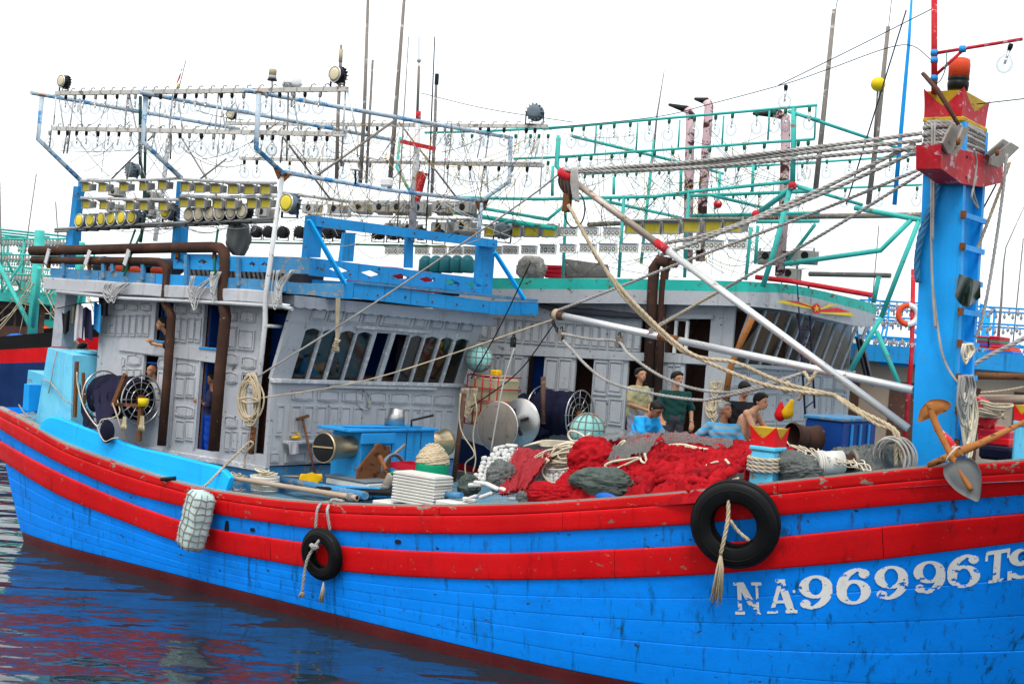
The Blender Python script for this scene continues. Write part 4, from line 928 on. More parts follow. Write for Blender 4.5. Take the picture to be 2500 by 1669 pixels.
# masts and antennas
def pole(pts,r_,mat,lab,cat='pole',nm='pole',whip=None):
 t=thing(nm,lab,cat,pts[0]);MB().tube(pts,r_,8).build('shaft',mat,t)
 if whip:MB().tube(whip,.008,5).build('whip','wire_black',t)
 return t
Dq=lambda x,y,Y:S('D',x,y,Y)
pole([Dq(826,425,5.2),Dq(836,250,5.2),Dq(845,-25,5.2)],[.045,.04,.03],'pole_grey','tall grey bamboo pole reaching the top edge, left of two at picture centre')
pole([Dq(840,420,5.6),Dq(855,138,5.6)],[.03,.025],'pole_grey','shorter grey pole close beside a taller bamboo pole left of centre')
pole([Dq(893,440,5.0),Dq(908,250,5.0),Dq(929,-25,5.0)],[.05,.045,.03],'pole_grey','tall dark leaning pole reaching the top edge near the red crosspiece')
t=pole([S('A2',1180,1335,4.6),S('A2',1205,900,4.6),S('A2',1222,560,4.6)],[.075,.07,.05],'white_pipe','peeling white mast with red crosspiece and red bracket','mast','mast')
MB().tube([S('A2',1222,560,4.6),S('A2',1224,500,4.6)],.052,8).build('band','mast_red',t);MB().tube([S('A2',1217,500,4.6),S('A2',1228,180,4.6)],.028,8).build('topmast','pole_grey',t);MB().tube([S('A2',1228,180,4.6),S('A2',1228,-30,4.6)],.008,5).build('whip','wire_black',t)
MB().ball(S('A2',1228,140,4.6),.045,10,8).build('ball','lamp_grey',t);MB().bar(S('A2',1100,712,4.5),S('A2',1342,765,4.5),.05,.085).build('crosspiece','mast_red',t)
q=[S('A2',x,y,4.52)for x,y in((1212,935),(1270,935),(1255,990),(1240,1050),(1215,1140),(1200,1130),(1208,1000))];MB().prism(q,V(0,.08,0)).build('bracket','mast_red',t)
MB().lathe([(.07,0),(.07,.03),(.05,.035)],S('A2',1240,938,4.55),(0,0,1),12).build('bracket_cap','mast_red',t)
t=pole([S('A2',1318,1090,5.5),S('A2',1340,620,5.5),S('A2',1352,240,5.5)],[.035,.032,.028],'pole_grey','thin grey antenna pole with black clamp right of the red-banded mast','antenna','antenna')
MB().bar(S('A2',1352,310,5.5),S('A2',1356,235,5.5),.06,.06).build('clamp','black_plastic',t);MB().tube([S('A2',1356,235,5.5),S('A2',1366,-30,5.5)],.006,4).build('whip','wire_white',t);MB().tube([S('A2',1258,238,5.5),S('A2',1356,230,5.5),S('A2',1552,262,5.5)],.003,4).build('radial','wire_white',t)
pole([S('A2',1275,1400,5.2),S('A2',1310,700,5.2),S('A2',1340,-30,5.2)],[.016,.016,.011],'wire_black','thin black antenna rod left of the clamped antenna pole','antenna','antenna')
pole([S('A2',1070,1400,4.4),S('A2',1110,700,4.4),S('A2',1155,-30,4.4)],[.016,.015,.009],'pole_grey','thin antenna rod just left of the peeling white mast','antenna','antenna')
t=pole([S('A2',643,990,3.5),S('A2',655,500,3.5),S('A2',672,150,3.5),S('A2',676,30,3.5)],[.04,.035,.03,.025],'pole_grey','grey antenna pole with cream tube behind the top right round lamp','antenna','antenna')
MB().tube([S('A2',671,150,3.5),S('A2',676,60,3.5)],.04,8).build('cream_tube','cream_plastic',t);MB().tube([S('A2',676,30,3.5),S('A2',684,-30,3.5)],.005,4).build('whip','wire_white',t);MB().tube([S('A2',475,98,3.5),S('A2',678,62,3.5),S('A2',840,138,3.5)],.003,4).build('radial','wire_white',t)
t=thing('beacon_lamp','small white beacon on a black base above the topmost rail','lamp',S('A2',186,420,.6));MB().tube([S('A2',183,560,.6),S('A2',187,280,.6)],.014,6).build('stem','lamp_grey',t)
q=S('A2',187,282,.6);MB().lathe([(.09,0),(.08,.03),(.07,.03)],q,(0,0,1),14).build('base','black_plastic',t);MB().lathe([(.07,.03),(.075,.05),(.07,.09)],q,(0,0,1),14).build('collar','lamp_grey',t);MB().lathe([(.068,.09),(.07,.19),(.06,.205)],q,(0,0,1),14).build('lens','cream_plastic',t)
t=thing('dome_antenna','white radar dome lettered COM behind the topmost rail','antenna',S('A2',325,380,1.5));q=S('A2',325,330,1.5);MB().lathe([(.17,0),(.18,.05),(.175,.16),(.12,.19),(.02,.20)],q,(0,0,1),18).build('dome','lamp_white',t);MB().tube([S('A2',325,470,1.5),q],.02,6).build('stem','lamp_grey',t)
for k,strokes in enumerate(([(0.9,.85),(.5,1),(.1,.8),(0,.5),(.1,.2),(.5,0),(.9,.15)],[(.5,1),(.1,.85),(0,.5),(.1,.15),(.5,0),(.9,.15),(1,.5),(.9,.85),(.5,1)],[(0,0),(.1,1),(.5,.3),(.9,1),(1,0)])):
 MB().tube([S('A2',270+k*19+u*15,312-v*18,1.31)for u,v in strokes],.006,4).build('letter','wire_black',t)
t=thing('flag','faded red flag with a yellow end furled on a thin leaning staff','flag',S('A1',1450,460,.5));MB().tube([S('A1',1448,460,.5),S('A1',1522,160,.5)],.009,5).build('staff','pole_grey',t)
P=[]
for k in range(13):
 u=k/12;x0,y0=1448+48*u,350-120*u;P.append([S('A1',x0-2+w*18*math.sin(math.pi*u+.4)-w*6,y0+w*6,.5+.02*math.sin(9*u+3*w))for w in np.linspace(-.3,.8,6)])
MB().grid(P).build('cloth','bright_red',t);MB().tube([S('A1',1452,395,.49),S('A1',1462,350,.49)],[.012,.03],6).build('yellow_end','yellow_deep',t)
t=thing('gps_antenna','small white mushroom antenna on the long cross pipe','antenna',S('A2',778,1015,1.6));MB().tube([S('A2',778,1018,1.6),S('A2',777,920,1.6)],.018,6).build('stem','black_plastic',t);MB().lathe([(.05,0),(.09,.01),(.085,.035),(.04,.045)],S('A2',777,920,1.6),(0,0,1),14).build('cap','lamp_white',t)
t=thing('junction_box','white plastic box tied to the long cross pipe','box',S('A2',970,1030,3));MB().cbox(S('A2',945,1030,3),S('A2',1005,968,3)+V(.05,.15,0),.03).build('case','lamp_white',t)
# exhaust pipes on the house side
def elbow(pts,r_,mat,lab,nm='exhaust_pipe',n_=12):
 t=thing(nm,lab,'pipe',pts[-1]);MB().tube(pts,r_,n_).build('pipe',mat,t);return t
YP=.42
pa=[S('A5',x,y,YP)for x,y in((225,150),(290,152),(700,143),(1200,130),(1500,126),(1560,132),(1590,165),(1598,230),(1580,480),(1590,560),(1600,610),(1560,1000),(1515,1568))]
pb=[S('A5',x,y,YP)for x,y in((235,215),(290,217),(700,222),(1050,226),(1130,230),(1170,250),(1188,300),(1170,520),(1200,575),(1215,620),(1190,1000),(1145,1530))]
tA=elbow(pa,[.10]*6+[.105]*7,'rust_pipe','upper of two long rusty exhaust pipes, bending down beside the blue-clad doorway');tB=elbow(pb,[.078]*6+[.084]*6,'rust_pipe','lower of two long rusty exhaust pipes, bending down past the upper window')
for c,x0,y0,x1,y1 in(('A5',350,140,322,240),('A5',638,150,604,250),('A5',915,145,882,252)):MB().bar(S(c,x0,y0,YP-.12),S(c,x1,y1,YP-.12),.10,.02,(0,1,0)).build('strap','white_pipe',tA)
for x,y in((345,255),(635,265),(905,268),(1260,190),(1520,185)):MB().lathe([(.04,-.06),(.045,0),(.03,.07)],S('A5',x,y,YP),(0,0,1),8).build('bracket','rust',tA if y<200 else tB)
# aft tanks
t=thing('water_tank','big cyan and blue painted water tank beside the aft deck','tank',S('A5',380,1390,.25))
a=S('A5',250,1380,.25);b2=S('A5',500,1400,.25);c2=S('A5',515,892,.25);d2=S('A5',340,838,.25)
dep=F('A5',840,932,c2.x).y-.25
dep=min(max(dep,.9),2.0)
mb=MB();mb.hexa([a,b2,b2+V(0,dep,0),a+V(0,dep,0),d2,c2,c2+V(0,dep,.02),d2+V(0,dep,0)]);mb.build('body','tank_cyan',t)
MB().lathe([(.30,0),(.30,.05),(.27,.06)],lerp(d2,c2,.65)+V(0,dep*.55,0),(0,0,1),20).build('hatch','tank_cyan',t)
t=thing('tank','low weathered cyan tank left of the big water tank','tank',S('B8',380,1450,.6));MB().hexa([S('B8',275,1400,.8),S('B8',400,1480,.8),S('B8',400,1480,.8)+V(0,.8,0),S('B8',275,1400,.8)+V(0,.8,0),S('B8',300,1145,.8),S('B8',462,1200,.8),S('B8',462,1200,.8)+V(0,.8,0),S('B8',300,1145,.8)+V(0,.8,0)]).build('body','cyan_post',t)
t=thing('bitt_post','short blue square post with cracked corner at far left','post',S('B8',310,1560,.1));a=S('B8',240,1560,.1);b2=S('B8',300,1580,.1);MB().hexa([a,b2,b2+V(0,.3,0),a+V(0,.3,0),S('B8',258,1290,.1),S('B8',312,1300,.1),S('B8',312,1300,.1)+V(0,.3,.0),S('B8',258,1290,.1)+V(0,.3,0)]).build('body','mast_blue',t)
tag(MB().tube([S('B8',540,905,.9),S('B8',600,950,.2),S('B8',570,1100,.18),S('B8',540,1280,.2),S('B8',515,1390,.2)],.012,6).build('rope','rope_grey'),'thin grey rope hanging down the face of the water tank','rope')
tag(MB().tube([S('B8',445,1245,.2),S('B8',540,1280,.19),S('B8',690,1470,.15),S('B8',810,1525,.2)],.013,6).build('rope','rope_grey'),'slack pale rope tied across the water tank','rope')
tag(MB().tube(spline([S('B1',150,90,-.02),S('B1',190,150,0),S('B1',240,190,.05),S('B1',180,170,.1),S('B1',270,150,.1)],6),.014,5).build('rope','rope_grey'),'short tangle of grey rope on the gunwale at far left','rope')
# net reel beside the house
def net_reel(c0,r_,L_,lab,mat_net,loc,drape=True):
 t=thing('net_reel',lab,'reel',loc);x0,x1=c0.x-L_/2,c0.x+L_/2
 mb=MB();P=[]
 for i in range(33):
  u=i/32;row=[]
  for j in range(29):
   a=2*math.pi*j/28;rr=r_*.88*(1+.04*math.sin(5*a+9*u)+.03*math.sin(31*u+2*a))*(1-.10*abs(2*u-1)**6);row.append(V(x0+(x1-x0)*u,c0.y+rr*math.cos(a),c0.z+rr*math.sin(a)))
  P.append(row)
 mb.grid(P);mb.build('wound_net',mat_net,t)
 for x in(x0+.02,x1-.02):MB().lathe([(r_*.80,-.01),(r_*.5,0),(.02,0)],(x,c0.y,c0.z),(1,0,0),28).build('net_end','net_black',t)
 for x in(x0,x1):
  fl=MB().torus((x+.03,c0.y,c0.z),(1,0,0),r_,.016,36,6).torus((x,c0.y,c0.z),(1,0,0),r_*.72,.010,30,5).torus((x,c0.y,c0.z),(1,0,0),r_*.45,.010,24,5)
  fo=fl.build('flange','steel_bright',t)
  for k in range(12):
   a=math.pi*k/6;MB().tube([V(x,c0.y+math.cos(a)*.06,c0.z+math.sin(a)*.06),V(x,c0.y+math.cos(a)*r_,c0.z+math.sin(a)*r_)],.009,5).build('spoke','steel_bright',fo)
  MB().lathe([(.09,-.04),(.09,.05),(.05,.12)],(x,c0.y,c0.z),(1,0,0),12).build('hub','rust',t)
 return t
rc=S('A5',1000,1215,.22);rc=V(rc.x-.6,.22,rc.z+.02)
reel=net_reel(rc,.45,1.15,'reel of dark navy net with wire-spoke flanges beside the aft house','net_navy',V(rc.x,.22,2.1))
for c,x0,y0,x1,y1,Y,w in(('A5',545,935,530,1330,-.02,.07),('A5',890,1025,800,1250,-.25,.09),('A5',590,1015,600,1300,.2,.05),('A5',1000,1245,985,1500,-.18,.10)):MB().bar(S(c,x0,y0,Y),S(c,x1,y1,Y),w,.05,(0,1,0)).build('frame_post','wood_brown',reel)
MB().bar(S('A5',805,1235,-.25),S('A5',1010,1250,-.2),.05,.05).build('frame_bar','rust',reel)
MB().tube([S('A5',800,1230,-.27),S('A5',885,1490,-.22)],.016,6).build('stick','bamboo',reel)
t=thing('hanging_net','dark purple net with pale edging hanging from the reel over the bulwark','net',S('A5',750,1500,-.3))
P=[];topl=[(565,1000),(620,1100),(660,1040),(800,1060),(880,1060)];Lt=spline([S('A5',x,y,-.18)for x,y in((640,1180),(700,1120),(780,1070),(860,1040))],6);Lb=spline([S('A5',x,y,-.22)for x,y in((690,1385),(730,1360),(780,1330),(810,1300))],6)
for k,(p,q)in enumerate(zip(Lt,Lb)):P.append([lerp(p,q,v)+V(0,.035*math.sin(k*1.3+3*v),.0)for v in np.linspace(0,1,9)])
MB().grid(P).build('drape','shirt_navy',t)
Lt=spline([S('A5',x,y,-.12)for x,y in((562,1080),(600,1240),(660,1330),(690,1400))],6);Lb=spline([S('A5',x,y,-.14)for x,y in((568,1180),(590,1380),(620,1400),(690,1420))],6)
MB().grid([[lerp(p,q,v)+V(0,.02*math.sin(k*1.7),0)for v in np.linspace(0,1,6)]for k,(p,q)in enumerate(zip(Lt,Lb))]).build('drape','shirt_navy',t)
P=[];cc=S('A5',755,1430,-.30)
for i in range(20):
 a=2*math.pi*i/20;P.append([cc+V(math.cos(a)*.20*math.sin(math.pi*j/8)*(1+.15*math.sin(3*a)),.07*math.sin(a)*math.sin(math.pi*j/8),-.20*math.cos(math.pi*j/8)*(1+.1*math.sin(4*a)))for j in range(9)])
MB().grid(P,True,True).build('bundle','net_navy',t)
MB().tube(spline([S('A5',x,y,-.24)for x,y in((545,1010),(552,1110),(600,1270),(690,1395),(720,1350),(800,1335),(850,1290),(830,1180),(880,1070))],6),.013,6).build('edge_rope','rope_cream',t)
MB().tube(spline([S('A5',x,y,-.36)for x,y in((690,1385),(700,1430),(740,1500),(800,1480),(840,1475))],6),.010,6).build('edge_rope','rope_cream',t)
t=thing('oil_can','yellow open can on the bar before the net reel','can',S('A5',1010,1255,-.25));q=S('A5',1012,1252,-.25);MB().lathe([(.085,0),(.095,.14),(.088,.14),(.08,.03)],q,(0,0,1),16).build('can','yellow_deep',t)
def glove(p,lab,mat='cream_plastic',s_=1.0):
 t=thing('work_glove',lab,'glove',p-V(0,0,.2));MB().grid([[p+V((-.05+.1*u)*s_*(1.0+.3*v),.02*math.sin(6*u),-.16*v*s_)for v in np.linspace(0,1,5)]for u in np.linspace(0,1,6)]).build('palm',mat,t)
 for k in range(4):MB().tube([p+V((-.05+.033*k)*s_,0,-.15*s_),p+V((-.065+.042*k)*s_,0,-.24*s_)],.015*s_,6).build('finger',mat,t)
glove(S('A5',885,1325,-.27),'pale yellow glove hanging from a string before the net reel');glove(S('A5',1010,1320,-.24),'pair of pale yellow gloves hung right of the single glove',s_=1.15)
for k,(x,y,w,h_,mat,lab)in enumerate(((468,585,60,150,'shirt_black','black garment hung nearest the grey porch post'),(525,545,45,110,'cloth_olive','small olive cloth on the porch clothes line'),(562,540,60,240,'cloth_white','long pale grey cloth hanging on the porch clothes line'),(618,560,60,220,'shirt_navy','dark navy garment hanging right of the pale grey cloth'),(690,520,50,200,'cloth_blue','bright blue cloth hanging beneath the dark bundle'),(735,420,80,190,'shirt_black','black jacket hanging under the roof edge near the coiled cables'))):
 P=[[S('A5',x+w*(u-.5)*(1-.35*v*math.sin(k+2)),y+h_*v+12*math.sin(5*u+k),.5+.05*math.sin(7*u+2*v+k))for v in np.linspace(0,1,8)]for u in np.linspace(0,1,12)]
 tag(MB().grid(P).build('hanging_cloth',mat),lab,'clothing','laundry under the porch roof')
tag(MB().tube([S('A5',405,560,.5),S('A5',560,525,.5),S('A5',720,510,.5)],.012,5).build('clothes_line','wire_black'),'dark clothes line under the porch roof','rope')
def hanks(c,x,y,w,h_,Y,n_,mat,lab,r_=.010,slant=0,nm='cable_hank'):
 t=thing(nm,lab,'cable',S(c,x,y+h_,Y))
 for k in range(n_):
  a=random.uniform(.4,1);ww=w*random.uniform(.35,1);x0=x+random.uniform(-.25,.25)*w
  pts=[S(c,x0-ww/2+slant*.2,y,Y+random.uniform(-.03,.03)),S(c,x0-ww/2,y+h_*a*.6,Y),S(c,x0-ww*.1,y+h_*a,Y-.02),S(c,x0+ww/2,y+h_*a*.55,Y),S(c,x0+ww/3+slant,y,Y+random.uniform(-.03,.03))]
  MB().tube(spline(pts,5),r_,5).build('loop',mat,t)
 return t
hanks('A5',790,380,90,150,.27,12,'wire_white','hank of pale cables hung over the roof edge at left',slant=90)
hanks('A5',1385,330,80,260,.27,7,'wire_white','loose pale cable loops hanging over the roof edge between the exhaust pipes',slant=120)
hanks('A5',1510,300,50,230,.25,7,'wire_white','narrow hank of cables hanging close beside the upper exhaust pipe',slant=40)
hanks('A6',240,500,70,330,.2,8,'wire_white','pale cables hanging beside the white pipe mast under the roof corner',slant=100)
for x0,y0,x1,y1 in((960,0,870,300),(1000,30,880,330),(1545,0,1520,330)):tag(MB().tube([S('A5',x0,y0,.55),S('A5',(x0+x1)/2-10,(y0+y1)/2,.45),S('A5',x1,y1,.28)],.022,6).build('cable','wire_green'),{960:'thick green cable running down over the upper railing at left',1000:'second green cable close behind the thick one at left',1545:'green cable dropping beside the upper exhaust pipe bend'}[x0],'cable')
t=thing('net_bundle','bundled grey net hanging from the lamp rack above the exhaust bend','net',S('A5',1690,190,.6));P=[]
for i in range(22):
 a=2*math.pi*i/22;P.append([S('A5',1690,20+165*j/10,.7)+V(math.cos(a),math.sin(a),0)*(.20*math.sin(math.pi*(.1+.82*(j+6)/16))**.6*(1+.22*math.sin(6*a+.4*j)+.08*math.sin(13*a)))for j in range(-6,11)])
MB().grid(P,True,True).build('netting','net_grey_dense',t);MB().grid([[q.lerp(S('A5',1690,20+16.5*(jj-6),.7),.12)for jj,q in enumerate(r_)]for r_ in P],True,True).build('inner_folds','cloth_green_grey',t)
for x,y,w,lab in((830,285,70,'orange folded life jacket behind the upper railing, leftmost'),(960,300,50,'orange life jacket behind the upper railing, middle one'),(1130,295,60,'red-brown bundled jacket behind the upper railing near the lower exhaust bend')):tag(MB().ball(S('A5',x,y,.9),.2,12,8,(1.2,.6,.55)).build('life_jacket','orange'),lab,'life jacket')
# things on the working deck
def dk(P_):return P_
q=H('B2',470,795,1.83);q=S('B2',470,795,.25);t=thing('basket','white plastic laundry basket full of rope beside the bamboo pole','basket',q)
MB().lathe([(.20,0),(.245,.26),(.255,.30),(.24,.30),(.19,.02)],q,(0,0,1),22).build('body','crate_white',t)
for k in range(3):MB().torus(q+V(0,0,.06+k*.085),(0,0,1),.215+.015*k,.010,24,5).build('band','crate_white',t)
for k in range(22):
 a=2*math.pi*k/22;MB().tube([q+V(math.cos(a)*.208,math.sin(a)*.208,.02),q+V(math.cos(a)*.25,math.sin(a)*.25,.25)],.007,4).build('rib','crate_white',t)
def coil_pile(c0,r0,n_,h_,mat,lab,rr=.014,nm='rope_coil',flat=.5,cat='rope'):
 pts=[]
 for k in range(n_*14):
  a=2*math.pi*k/14;w=k/(n_*14);rad=r0*(.55+.45*math.sin(k*.37)*.6+.2*math.sin(k*.11));pts.append(c0+V(math.cos(a)*rad+random.uniform(-.01,.01),math.sin(a)*rad*.9,h_*w+.02*math.sin(k*.9)))
 return tag(MB().tube(pts,rr,6).build(nm,mat),lab,cat)
coil_pile(q+V(0,0,.24),.22,9,.16,'rope_cream','cream rope heaped in the white basket');coil_pile(S('B2',255,650,.45)-V(0,0,.05),.25,4,.08,'rope_tan','tan rope coil on deck behind the bulwark end');coil_pile(S('B2',270,760,.1)-V(0,0,.05),.16,3,.06,'rope_grey','small grey rope tangle left of the white basket')
a,b2=S('B2',205,670,.02),S('B2',1215,832,-.12);pts=[];rs=[]
for k in range(61):pts.append(lerp(a,b2,k/60));rs.append(.038+.008*k/60+(.006 if k%6==0 else 0))
t=thing('bamboo_pole','thick bamboo pole lying along the gunwale amidships','pole',b2-V(0,0,.05));MB().tube(pts,rs,10).build('shaft','bamboo',t);MB().lathe([(.034,0),(.034,.003)],b2,b2-a,10).build('hollow_end','black_plastic',t)
for k in range(3):MB().torus(lerp(a,b2,.94+.012*k),(b2-a),.055,.012,14,5).build('lashing','rope_grey',t)
t=thing('axle_pipe','black wrapped pipe with blue ends lying inside the gunwale','pipe',S('B2',1300,860,.35));MB().tube([S('B2',900,765,.55),S('B2',1900,812,.35)],.055,10).build('sleeve','black_plastic',t);MB().tube([S('B2',1900,812,.35),S('B2',2050,812,.32)],.05,10).build('end','weathered_blue',t);MB().tube([S('B2',870,740,.8),S('B2',1450,770,.6)],.04,8).build('side_pipe','sky_blue',t)
MB().tube([S('B2',600,690,1.1),S('B2',1280,815,.25)],.07,8).build('beam','weathered_blue',t)
t0=S('B2',1660,880,.05);
for k in range(10):
 z0=S('B2',1660,885,.05).z+k*.0475;x0=S('B2',1490,800,.05).x;x1=S('B2',1830,800,.05).x;o_=random.uniform(-.012,.012)
 mb=MB().cbox((x0+o_,.05,z0),(x1+o_,.50,z0+.032),.006).cbox((x0+.02+o_,.07,z0+.032),(x1-.02+o_,.48,z0+.0465),.003)
 tag(mb.build('fish_tray','crate_white'),f'{ORD[k]} white plastic tray from the bottom of the stack at the gunwale','tray','stack of white trays')
for nm,x0,x1,lab in(('fish_tray',1335,1480,'single white tray lying left of the tray stack'),('fish_tray',1838,2030,'single white tray lying right of the tray stack')):tag(MB().cbox((S('B2',x0,880,.0).x,.0,S('B2',x0,885,0).z-.02),(S('B2',x1,880,.0).x,.4,S('B2',x0,848,0).z),.01).build(nm,'crate_white'),lab,'tray')
xr0,xr1=S('B2',1485,640,.85).x,S('B2',1775,640,.85).x;zr=S('B2',1630,690,.85).z
for k in range(3):tag(MB().cbox((xr0+.02*k,.85,zr+.05*k),(xr1-.02*k,1.35,zr+.045+.05*k),.008).build('fish_tray','crate_white'),f'{ORD[k]} dirty white tray from below under the red crate','tray','trays under the red crate')
t=thing('crate','shallow red plastic crate on dirty white trays','crate',V(xr0+.3,1.1,zr+.15));zc=zr+.155
for A_,B_ in(((xr0,.82,zc),(xr1-.03,.84,zc+.10)),((xr0,1.33,zc),(xr1-.03,1.35,zc+.10)),((xr0,.84,zc),(xr0+.02,1.33,zc+.10)),((xr1-.05,.84,zc),(xr1-.03,1.33,zc+.10))):MB().box(A_,B_).build('side','crate_red',t)
MB().box((xr0+.02,.84,zc),(xr1-.05,1.33,zc+.012)).build('bottom','crate_red',t)
tag(MB().cbox(S('B2',1500,712,.6),S('B2',1825,675,.6)+V(0,.3,0),.01).build('lid','black_plastic'),'flat black lid lying behind the tray stack','lid')
q=S('B2',1800,765,.85);t=thing('barrel','green plastic barrel topped with coiled rope','barrel',q);MB().lathe([(.24,0),(.27,.03),(.275,.2),(.265,.38),(.27,.42),(.26,.43)],q,(0,0,1),26).build('body','green_plastic',t)
mb=MB()
t2=thing('rope_coil','tan rope piled high on the green barrel','rope',q+V(0,0,.42));pts=[]
for k in range(380):a=k*.45+.3*math.sin(k*.05);w=k/380;rad=.26*(1-.75*w**2)*(1+.05*math.sin(k*1.7));pts.append(q+V(math.cos(a)*rad,math.sin(a)*rad,.43+.30*w+.012*math.sin(k*2.1)))
MB().tube(pts,.017,6).build('coil','rope_tan',t2);MB().lathe([(.25,.40),(.22,.5),(.10,.68),(.01,.7)],q,(0,0,1),16).build('inner_coils','rope_tan',t2)
t=thing('winch','blue winch housing with brass drums before the house','winch',V(-.6,2.5,2.0))
q0=S('B2',945,432,.62);yd0=q0.y;c0=V(q0.x,0,q0.z)
def drum(y0,y1,par,flip=False):
 L_=y1-y0;pr=[(.255,0),(.265,.03),(.24,.06),(.195,L_*.35),(.185,L_*.5),(.20,L_*.68),(.25,L_-.06),(.285,L_-.03),(.285,L_)]
 MB().lathe(pr,(c0.x,y0,c0.z),(0,1,0),32).build('drum','brass',par)
 MB().lathe([(.245,-.004),(.24,-.006),(.02,-.006)],(c0.x,y0,c0.z),(0,1,0),28).build('drum_end','black_plastic',par);MB().bar(V(c0.x-.23,y0-.012,c0.z),V(c0.x+.23,y0-.012,c0.z+.02),.012,.025).build('drum_bar','brass',par)
drum(yd0,yd0+1.05,t);MB().lathe([(.29,0),(.30,.10),(.2,.14)],(c0.x,yd0+1.055,c0.z),(0,1,0),28).build('drum_flange','weathered_blue',t)
ye=F('B2',1900,420,c0.x).y;MB().lathe([(.20,0),(.19,.25),(.24,.5),(.26,.55)],(c0.x,ye-.5,c0.z+.03),(0,1,0),28).build('drum','brass',t);MB().tube([V(c0.x,yd0,c0.z),V(c0.x,ye,c0.z)],.06,10).build('shaft','steel_old',t)
by0,by1=F('B2',1250,400,c0.x+.25).y,F('B2',1830,400,c0.x+.25).y
bz0,bz1=1.85,F('B2',1500,290,c0.x+.25).z
MB().cbox((c0.x-.45,by0,bz0),(c0.x+.25,by1,bz1-.03),.015).build('housing','sky_blue',t);MB().cbox((c0.x-.5,by0-.35,bz1-.03),(c0.x+.3,by1+.05,bz1+.02),.01).build('top_board','sky_blue',t)
for k in range(1,5):
 y_=by0+(by1-by0)*k/5;MB().box((c0.x+.25,y_-.006,bz0),(c0.x+.256,y_+.006,bz1-.06)).build('plank_joint','black_plastic',t)
MB().cbox((c0.x+.252,by0-.05,bz1-.24),(c0.x+.30,by0+(by1-by0)*.42,bz1-.05),.01).build('front_board','sky_blue',t);MB().tube([F('B2',1105,262,c0.x+.2),F('B2',1725,275,c0.x+.2)],.022,8).build('rod','sky_blue',t)
MB().tube([F('B2',1648,278,c0.x),F('B2',1648,215,c0.x),F('B2',1820,175,c0.x)],.022,8).build('crank','wire_black',t)
t=thing('chimney_pot','bent shiny tin pot standing upside down on the winch','pot',F('B2',1510,262,c0.x-.2));MB().lathe([(.19,0),(.13,.32),(.10,.33),(.02,.33)],F('B2',1512,262,c0.x-.2),(.06,.1,1),20).build('pot','steel_bright',t)
q=[F('B2',x,y,c0.x+.42)for x,y in((1210,740),(1225,600),(1385,400),(1480,425),(1480,560),(1430,745))];tag(MB().prism(q,V(-.04,0,0)).build('steel_plate','rust'),'rusty steel plate standing before the blue winch','plate')
t=thing('hose','coil of grey hose hung on a stick before the winch','hose',F('B2',1480,740,.5));
for k in range(3):MB().tube([F('B2',1500+85*math.cos(a)+6*k,610+120*math.sin(a)*(1+.03*k),.3+.03*k)for a in np.linspace(-3.3,1.6,22)],.022,7).build('loop','lamp_slate',t)
tag(MB().tube([F('B2',1395,500,.35),F('B2',1470,660,.6)],.035,8).build('stick','rust'),'rusty iron rod leaning into the hose coil','rod');tag(MB().tube([F('B2',1595,410,.2),F('B2',1490,500,.3)],.025,8).build('stick','pole_grey'),'short grey stick above the hose coil','stick')
q=S('B2',1430,790,.55);q1=S('B2',1495,650,.55);t=thing('wooden_roller','tilted grey wooden roller end behind the tray stack','roller',q);MB().tube([q,q1],.085,14).build('roller','pole_grey',t);MB().lathe([(.086,0),(.02,.004)],q1,q1-q,14).build('end','bamboo',t);MB().lathe([(.03,0),(.035,.05),(.015,.07)],q1,(0,0,1),8).build('valve','green_plastic',t)
x0,x1=S('B2',965,690,1.0).x,S('B2',1310,690,1.0).x;z0=S('B2',1140,745,1.0).z
t=thing('tray_pile','flat grey tray lying on a white perforated crate','tray',V((x0+x1)/2,1.3,z0));MB().cbox((x0,1.0,z0),(x1,1.6,z0+.10),.01).build('crate','crate_white',t);MB().cbox((x0-.03,.98,z0+.105),(x1-.03,1.62,z0+.15),.015).build('tray','lamp_slate',t)
t=thing('dustpan','yellow plastic scoop lying before the house','scoop',S('B2',840,715,1.0));q=[S('B2',x,y,1.0)for x,y in((745,690),(775,650),(850,628),(940,675),(900,712),(830,700))]
P=[[lerp(S('B2',745+195*u,700,1.0),S('B2',765+170*u,640,1.15),v)+V(0,0,-.10*math.sin(math.pi*v)*math.sin(math.pi*u))for v in np.linspace(0,1,6)]for u in np.linspace(0,1,9)];MB().grid(P).build('pan','yellow',t);MB().prism(q,V(0,.02,0)).build('back','yellow',t);MB().tube([S('B2',750,660,1.1),S('B2',560,660,1.2)],.018,6).build('handle','bamboo',t)
t=thing('deck_brush','wooden deck scraper leaning against the house front','scraper',F('B2',875,630,-1.9));MB().tube([F('B2',875,632,-1.95),F('B2',778,195,-2.38)],.022,8).build('handle','wood_brown',t);MB().bar(F('B2',735,208,-2.36),F('B2',826,178,-2.36),.05,.05).build('head','wood_brown',t)
t=thing('wall_shelf','narrow grey shelf board on the house front','shelf',F('B2',750,385,WX+.1));MB().cbox((WX+.03,F('B2',612,380,WX).y,F('B2',750,392,WX).z),(WX+.16,F('B2',885,380,WX).y,F('B2',750,370,WX).z),.006).build('board','house_grey_worn',t)
t=thing('sandal','yellow sandal lying on the narrow wall shelf','sandal',F('B2',730,365,WX+.1));q=F('B2',730,350,WX+.1);MB().ball(q,.13,12,6,(.4,1.0,.22)).build('sole','yellow',t);MB().torus(q+V(0,.03,.03),(0,1,.2),.05,.012,12,5).build('strap','yellow',t)
tag(MB().grid([[F('B2',668+75*u+8*v,395+92*v-8*u,WX+.17+.015*math.sin(9*u+2*v))for v in np.linspace(0,1,7)]for u in np.linspace(0,1,10)]).build('towel','cloth_white'),'white rag hanging below the narrow wall shelf','cloth')
